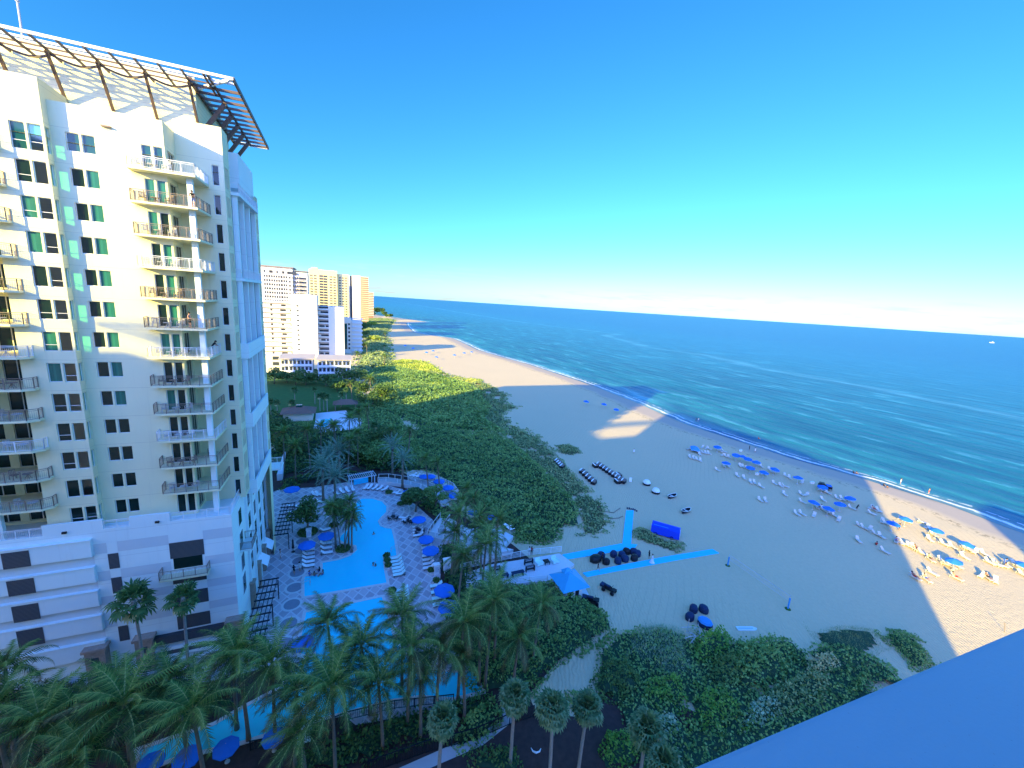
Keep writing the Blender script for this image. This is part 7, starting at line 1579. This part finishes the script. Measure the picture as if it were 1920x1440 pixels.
# quad bike and a second parked one behind the hedge
def quad(label, x, y, rz):
    e = empty('quad_bike', (x, y, 0), rz, label, 'quad bike', 'quad bikes by the hut'); MB().box(-.35, .35, -.9, .8, .45, .72).box(-.3, .3, -.2, .75, .72, .92).box(-.45, .45, -1.1, -.5, .7, .78).box(-.45, .45, .55, 1.15, .72, .8).build('body', M['black'], e); MB().box(-.2, .2, -.1, .7, .92, 1.02).build('seat', M['navy'], e); MB().bar((-.4, -.45, 1.15), (.4, -.45, 1.15), .05, .05).bar((0, -.45, .7), (0, -.45, 1.15), .06, .06).build('handlebar', M['black'], e)
    for sx in (-.5, .5):
        for sy in (-.75, .75): w_ = MB().lathe([(.12, -.15), (.30, -.14), (.34, 0), (.30, .14), (.12, .15)], 12).build('wheel', M['black'], e, (sx, sy, .33)); w_.rotation_euler = (0, R(90), 0)
    MB().box(-.4, .4, .85, 1.5, .5, .9).build('cargo_box', M['navy'], e)
quad('black quad bike parked on open sand in front of the hut', *G(*Z8(930, 745)), R(50)); quad('dark quad bike half hidden by the hedge below the hut', *G(*Z8(815, 818)), R(75))
# volleyball court
pa = G(*Z8(1722, 572)); pb = G(1477, 1142)
for p, lb, m_, h in ((pa, 'blue padded volleyball post nearer the blue mat', 'light_blue', 2.3), (pb, 'blue volleyball post with green base nearer the camera', 'light_blue', 2.5)):
    e = empty('volleyball_post', p+(0,), 0, lb, 'volleyball post', 'volleyball posts'); MB().tube([(0, 0, 0), (0, 0, h*.78)], .13, 8).build('pad', M[m_], e); MB().tube([(0, 0, h*.78), (0, 0, h)], .05, 6).build('pole', M['frame_pale'], e); MB().lathe([(0, 0), (.45, 0), (.4, .1), (.1, .16)], 10).build('base', M['lawn'], e)
n_ = MB(); a = Vector(pa+(2.2,)); b = Vector(pb+(2.3,)); L = (b-a).length; dd_ = (b-a).normalized()
n_.bar(a, b, .05, .07); n_.bar(a-Vector((0, 0, .9)), b-Vector((0, 0, .9)), .03, .04)
k = int(L/.22)
for j in range(k): p = a+dd_*(L*j/k); n_.bar(p, p-Vector((0, 0, .9)), .012, .012)
for q_ in range(4): n_.bar(a-Vector((0, 0, .18*(q_+1))), b-Vector((0, 0, .18*(q_+1))), .012, .012)
tag(n_.build('volleyball_net', M['frame_pale']), 'thin pale volleyball net strung between the two blue posts', 'net')
# pale board on the sand, driftwood, lone stick
x, y = G(1400, 1180); e = empty('paddle_board', (x, y, 0), R(4), 'pale aqua paddle board lying on the sand above the shrubs', 'board'); pts = [(-1.5, -.36), (1.05, -.36), (1.45, -.12), (1.55, 0), (1.45, .12), (1.05, .36), (-1.5, .36)]
MB().prism(pts, .05, .2).build('deck', M['hull'], e); MB().box(-1.3, .9, -.04, .04, .2, .215).build('stripe', M['light_blue'], e)
x, y = G(1300, 1195); dr = MB(); r9 = random.Random(5)
for i in range(13):
    a = r9.uniform(0, 6.28); c = Vector((r9.uniform(-1, 1), r9.uniform(-1.4, 1.2), r9.uniform(.1, .9))); L = r9.uniform(.6, 1.6); d_ = Vector((math.cos(a), math.sin(a), r9.uniform(-.2, .5))).normalized()
    dr.tube([c-d_*L, c+Vector((0, 0, .1)), c+d_*L], [.05, .06, .025], 5)
dr.tube([(-.6, .8, 0), (-.55, .8, 2.2)], .05, 6)
tag(dr.build('driftwood_pile', M['frame_pale'], None, (x, y, 0)), 'tangle of bleached driftwood poles at the shrub edge', 'driftwood')
x, y = G(1884, 1186); tag(MB().tube([(0, 0, 0), (-.3, .15, 1.6)], .04, 6).build('marker_stick', M['wood'], None, (x, y, 0)), 'thin leaning stick on the sunlit sand near the parapet', 'stick')
for i, (q_, lb) in enumerate([((1325, 538), 'white cooler box beside the black beach cart'), ((805, 455), 'white cooler box under the middle shaded umbrellas'), ((650, 232), 'white cooler box above the umbrella row')]):
    x, y = G(*zb(*q_)); e = empty('cooler', (x, y, 0), R(20*i), lb, 'cooler', 'white coolers on the beach'); MB().box(-.45, .45, -.3, .3, 0, .5).build('box', M['cushion'], e); MB().box(-.47, .47, -.32, .32, .5, .6).build('lid', M['hull'], e); MB().tube([(-.4, -.34, .4), (0, -.4, .42), (.4, -.34, .4)], .02, 5).build('handle', M['frame_pale'], e)
# far beach: dots of umbrellas and loungers
fb = []
for i, (u, v) in enumerate([(760, 650), (775, 655), (800, 663), (812, 660), (852, 668), (870, 664), (884, 662), (818, 672), (1098, 757)]):
    x, y = G(u, v, 1); o = dup(BU, (x, y, .1), R(20*i)); o['group'] = 'umbrellas on the far beach'; fb.append(o)
for o in fb: o.scale = (1.1,)*3
order_labels(fb, 'tiny blue umbrella on the far beach')
# boats at sea
x, y = G(1860, 643, -.4); e = empty('motor_boat', (x, y, -.4), R(120), 'small white motor boat far out at right', 'boat'); MB().add([(-9, -2, 0), (9, 0, 0), (-9, 2, 0), (-9, -3, 3), (11, 0, 4), (-9, 3, 3)], [(0, 1, 4, 3), (1, 2, 5, 4), (2, 0, 3, 5), (3, 4, 5)]).build('hull', M['hull'], e); MB().box(-5, 1, -1.6, 1.6, 3.2, 6).build('cabin', M['cushion'], e)
x, y = G(1277, 594, -.4); e = empty('sail_boat', (x, y, -.4), R(60), 'tiny white sail boat near the horizon', 'boat'); MB().add([(-8, -2, 0), (8, 0, 0), (-8, 2, 0), (-8, -3, 3), (10, 0, 4), (-8, 3, 3)], [(0, 1, 4, 3), (1, 2, 5, 4), (2, 0, 3, 5), (3, 4, 5)]).build('hull', M['hull'], e); MB().add([(0, 0, 4), (-7, 0, 4), (0, 0, 22), (0, .2, 4), (-7, .2, 4), (0, .2, 22)], [(0, 1, 2), (5, 4, 3), (0, 2, 5, 3), (1, 4, 5, 2), (0, 3, 4, 1)]).build('sail', M['cushion'], e)
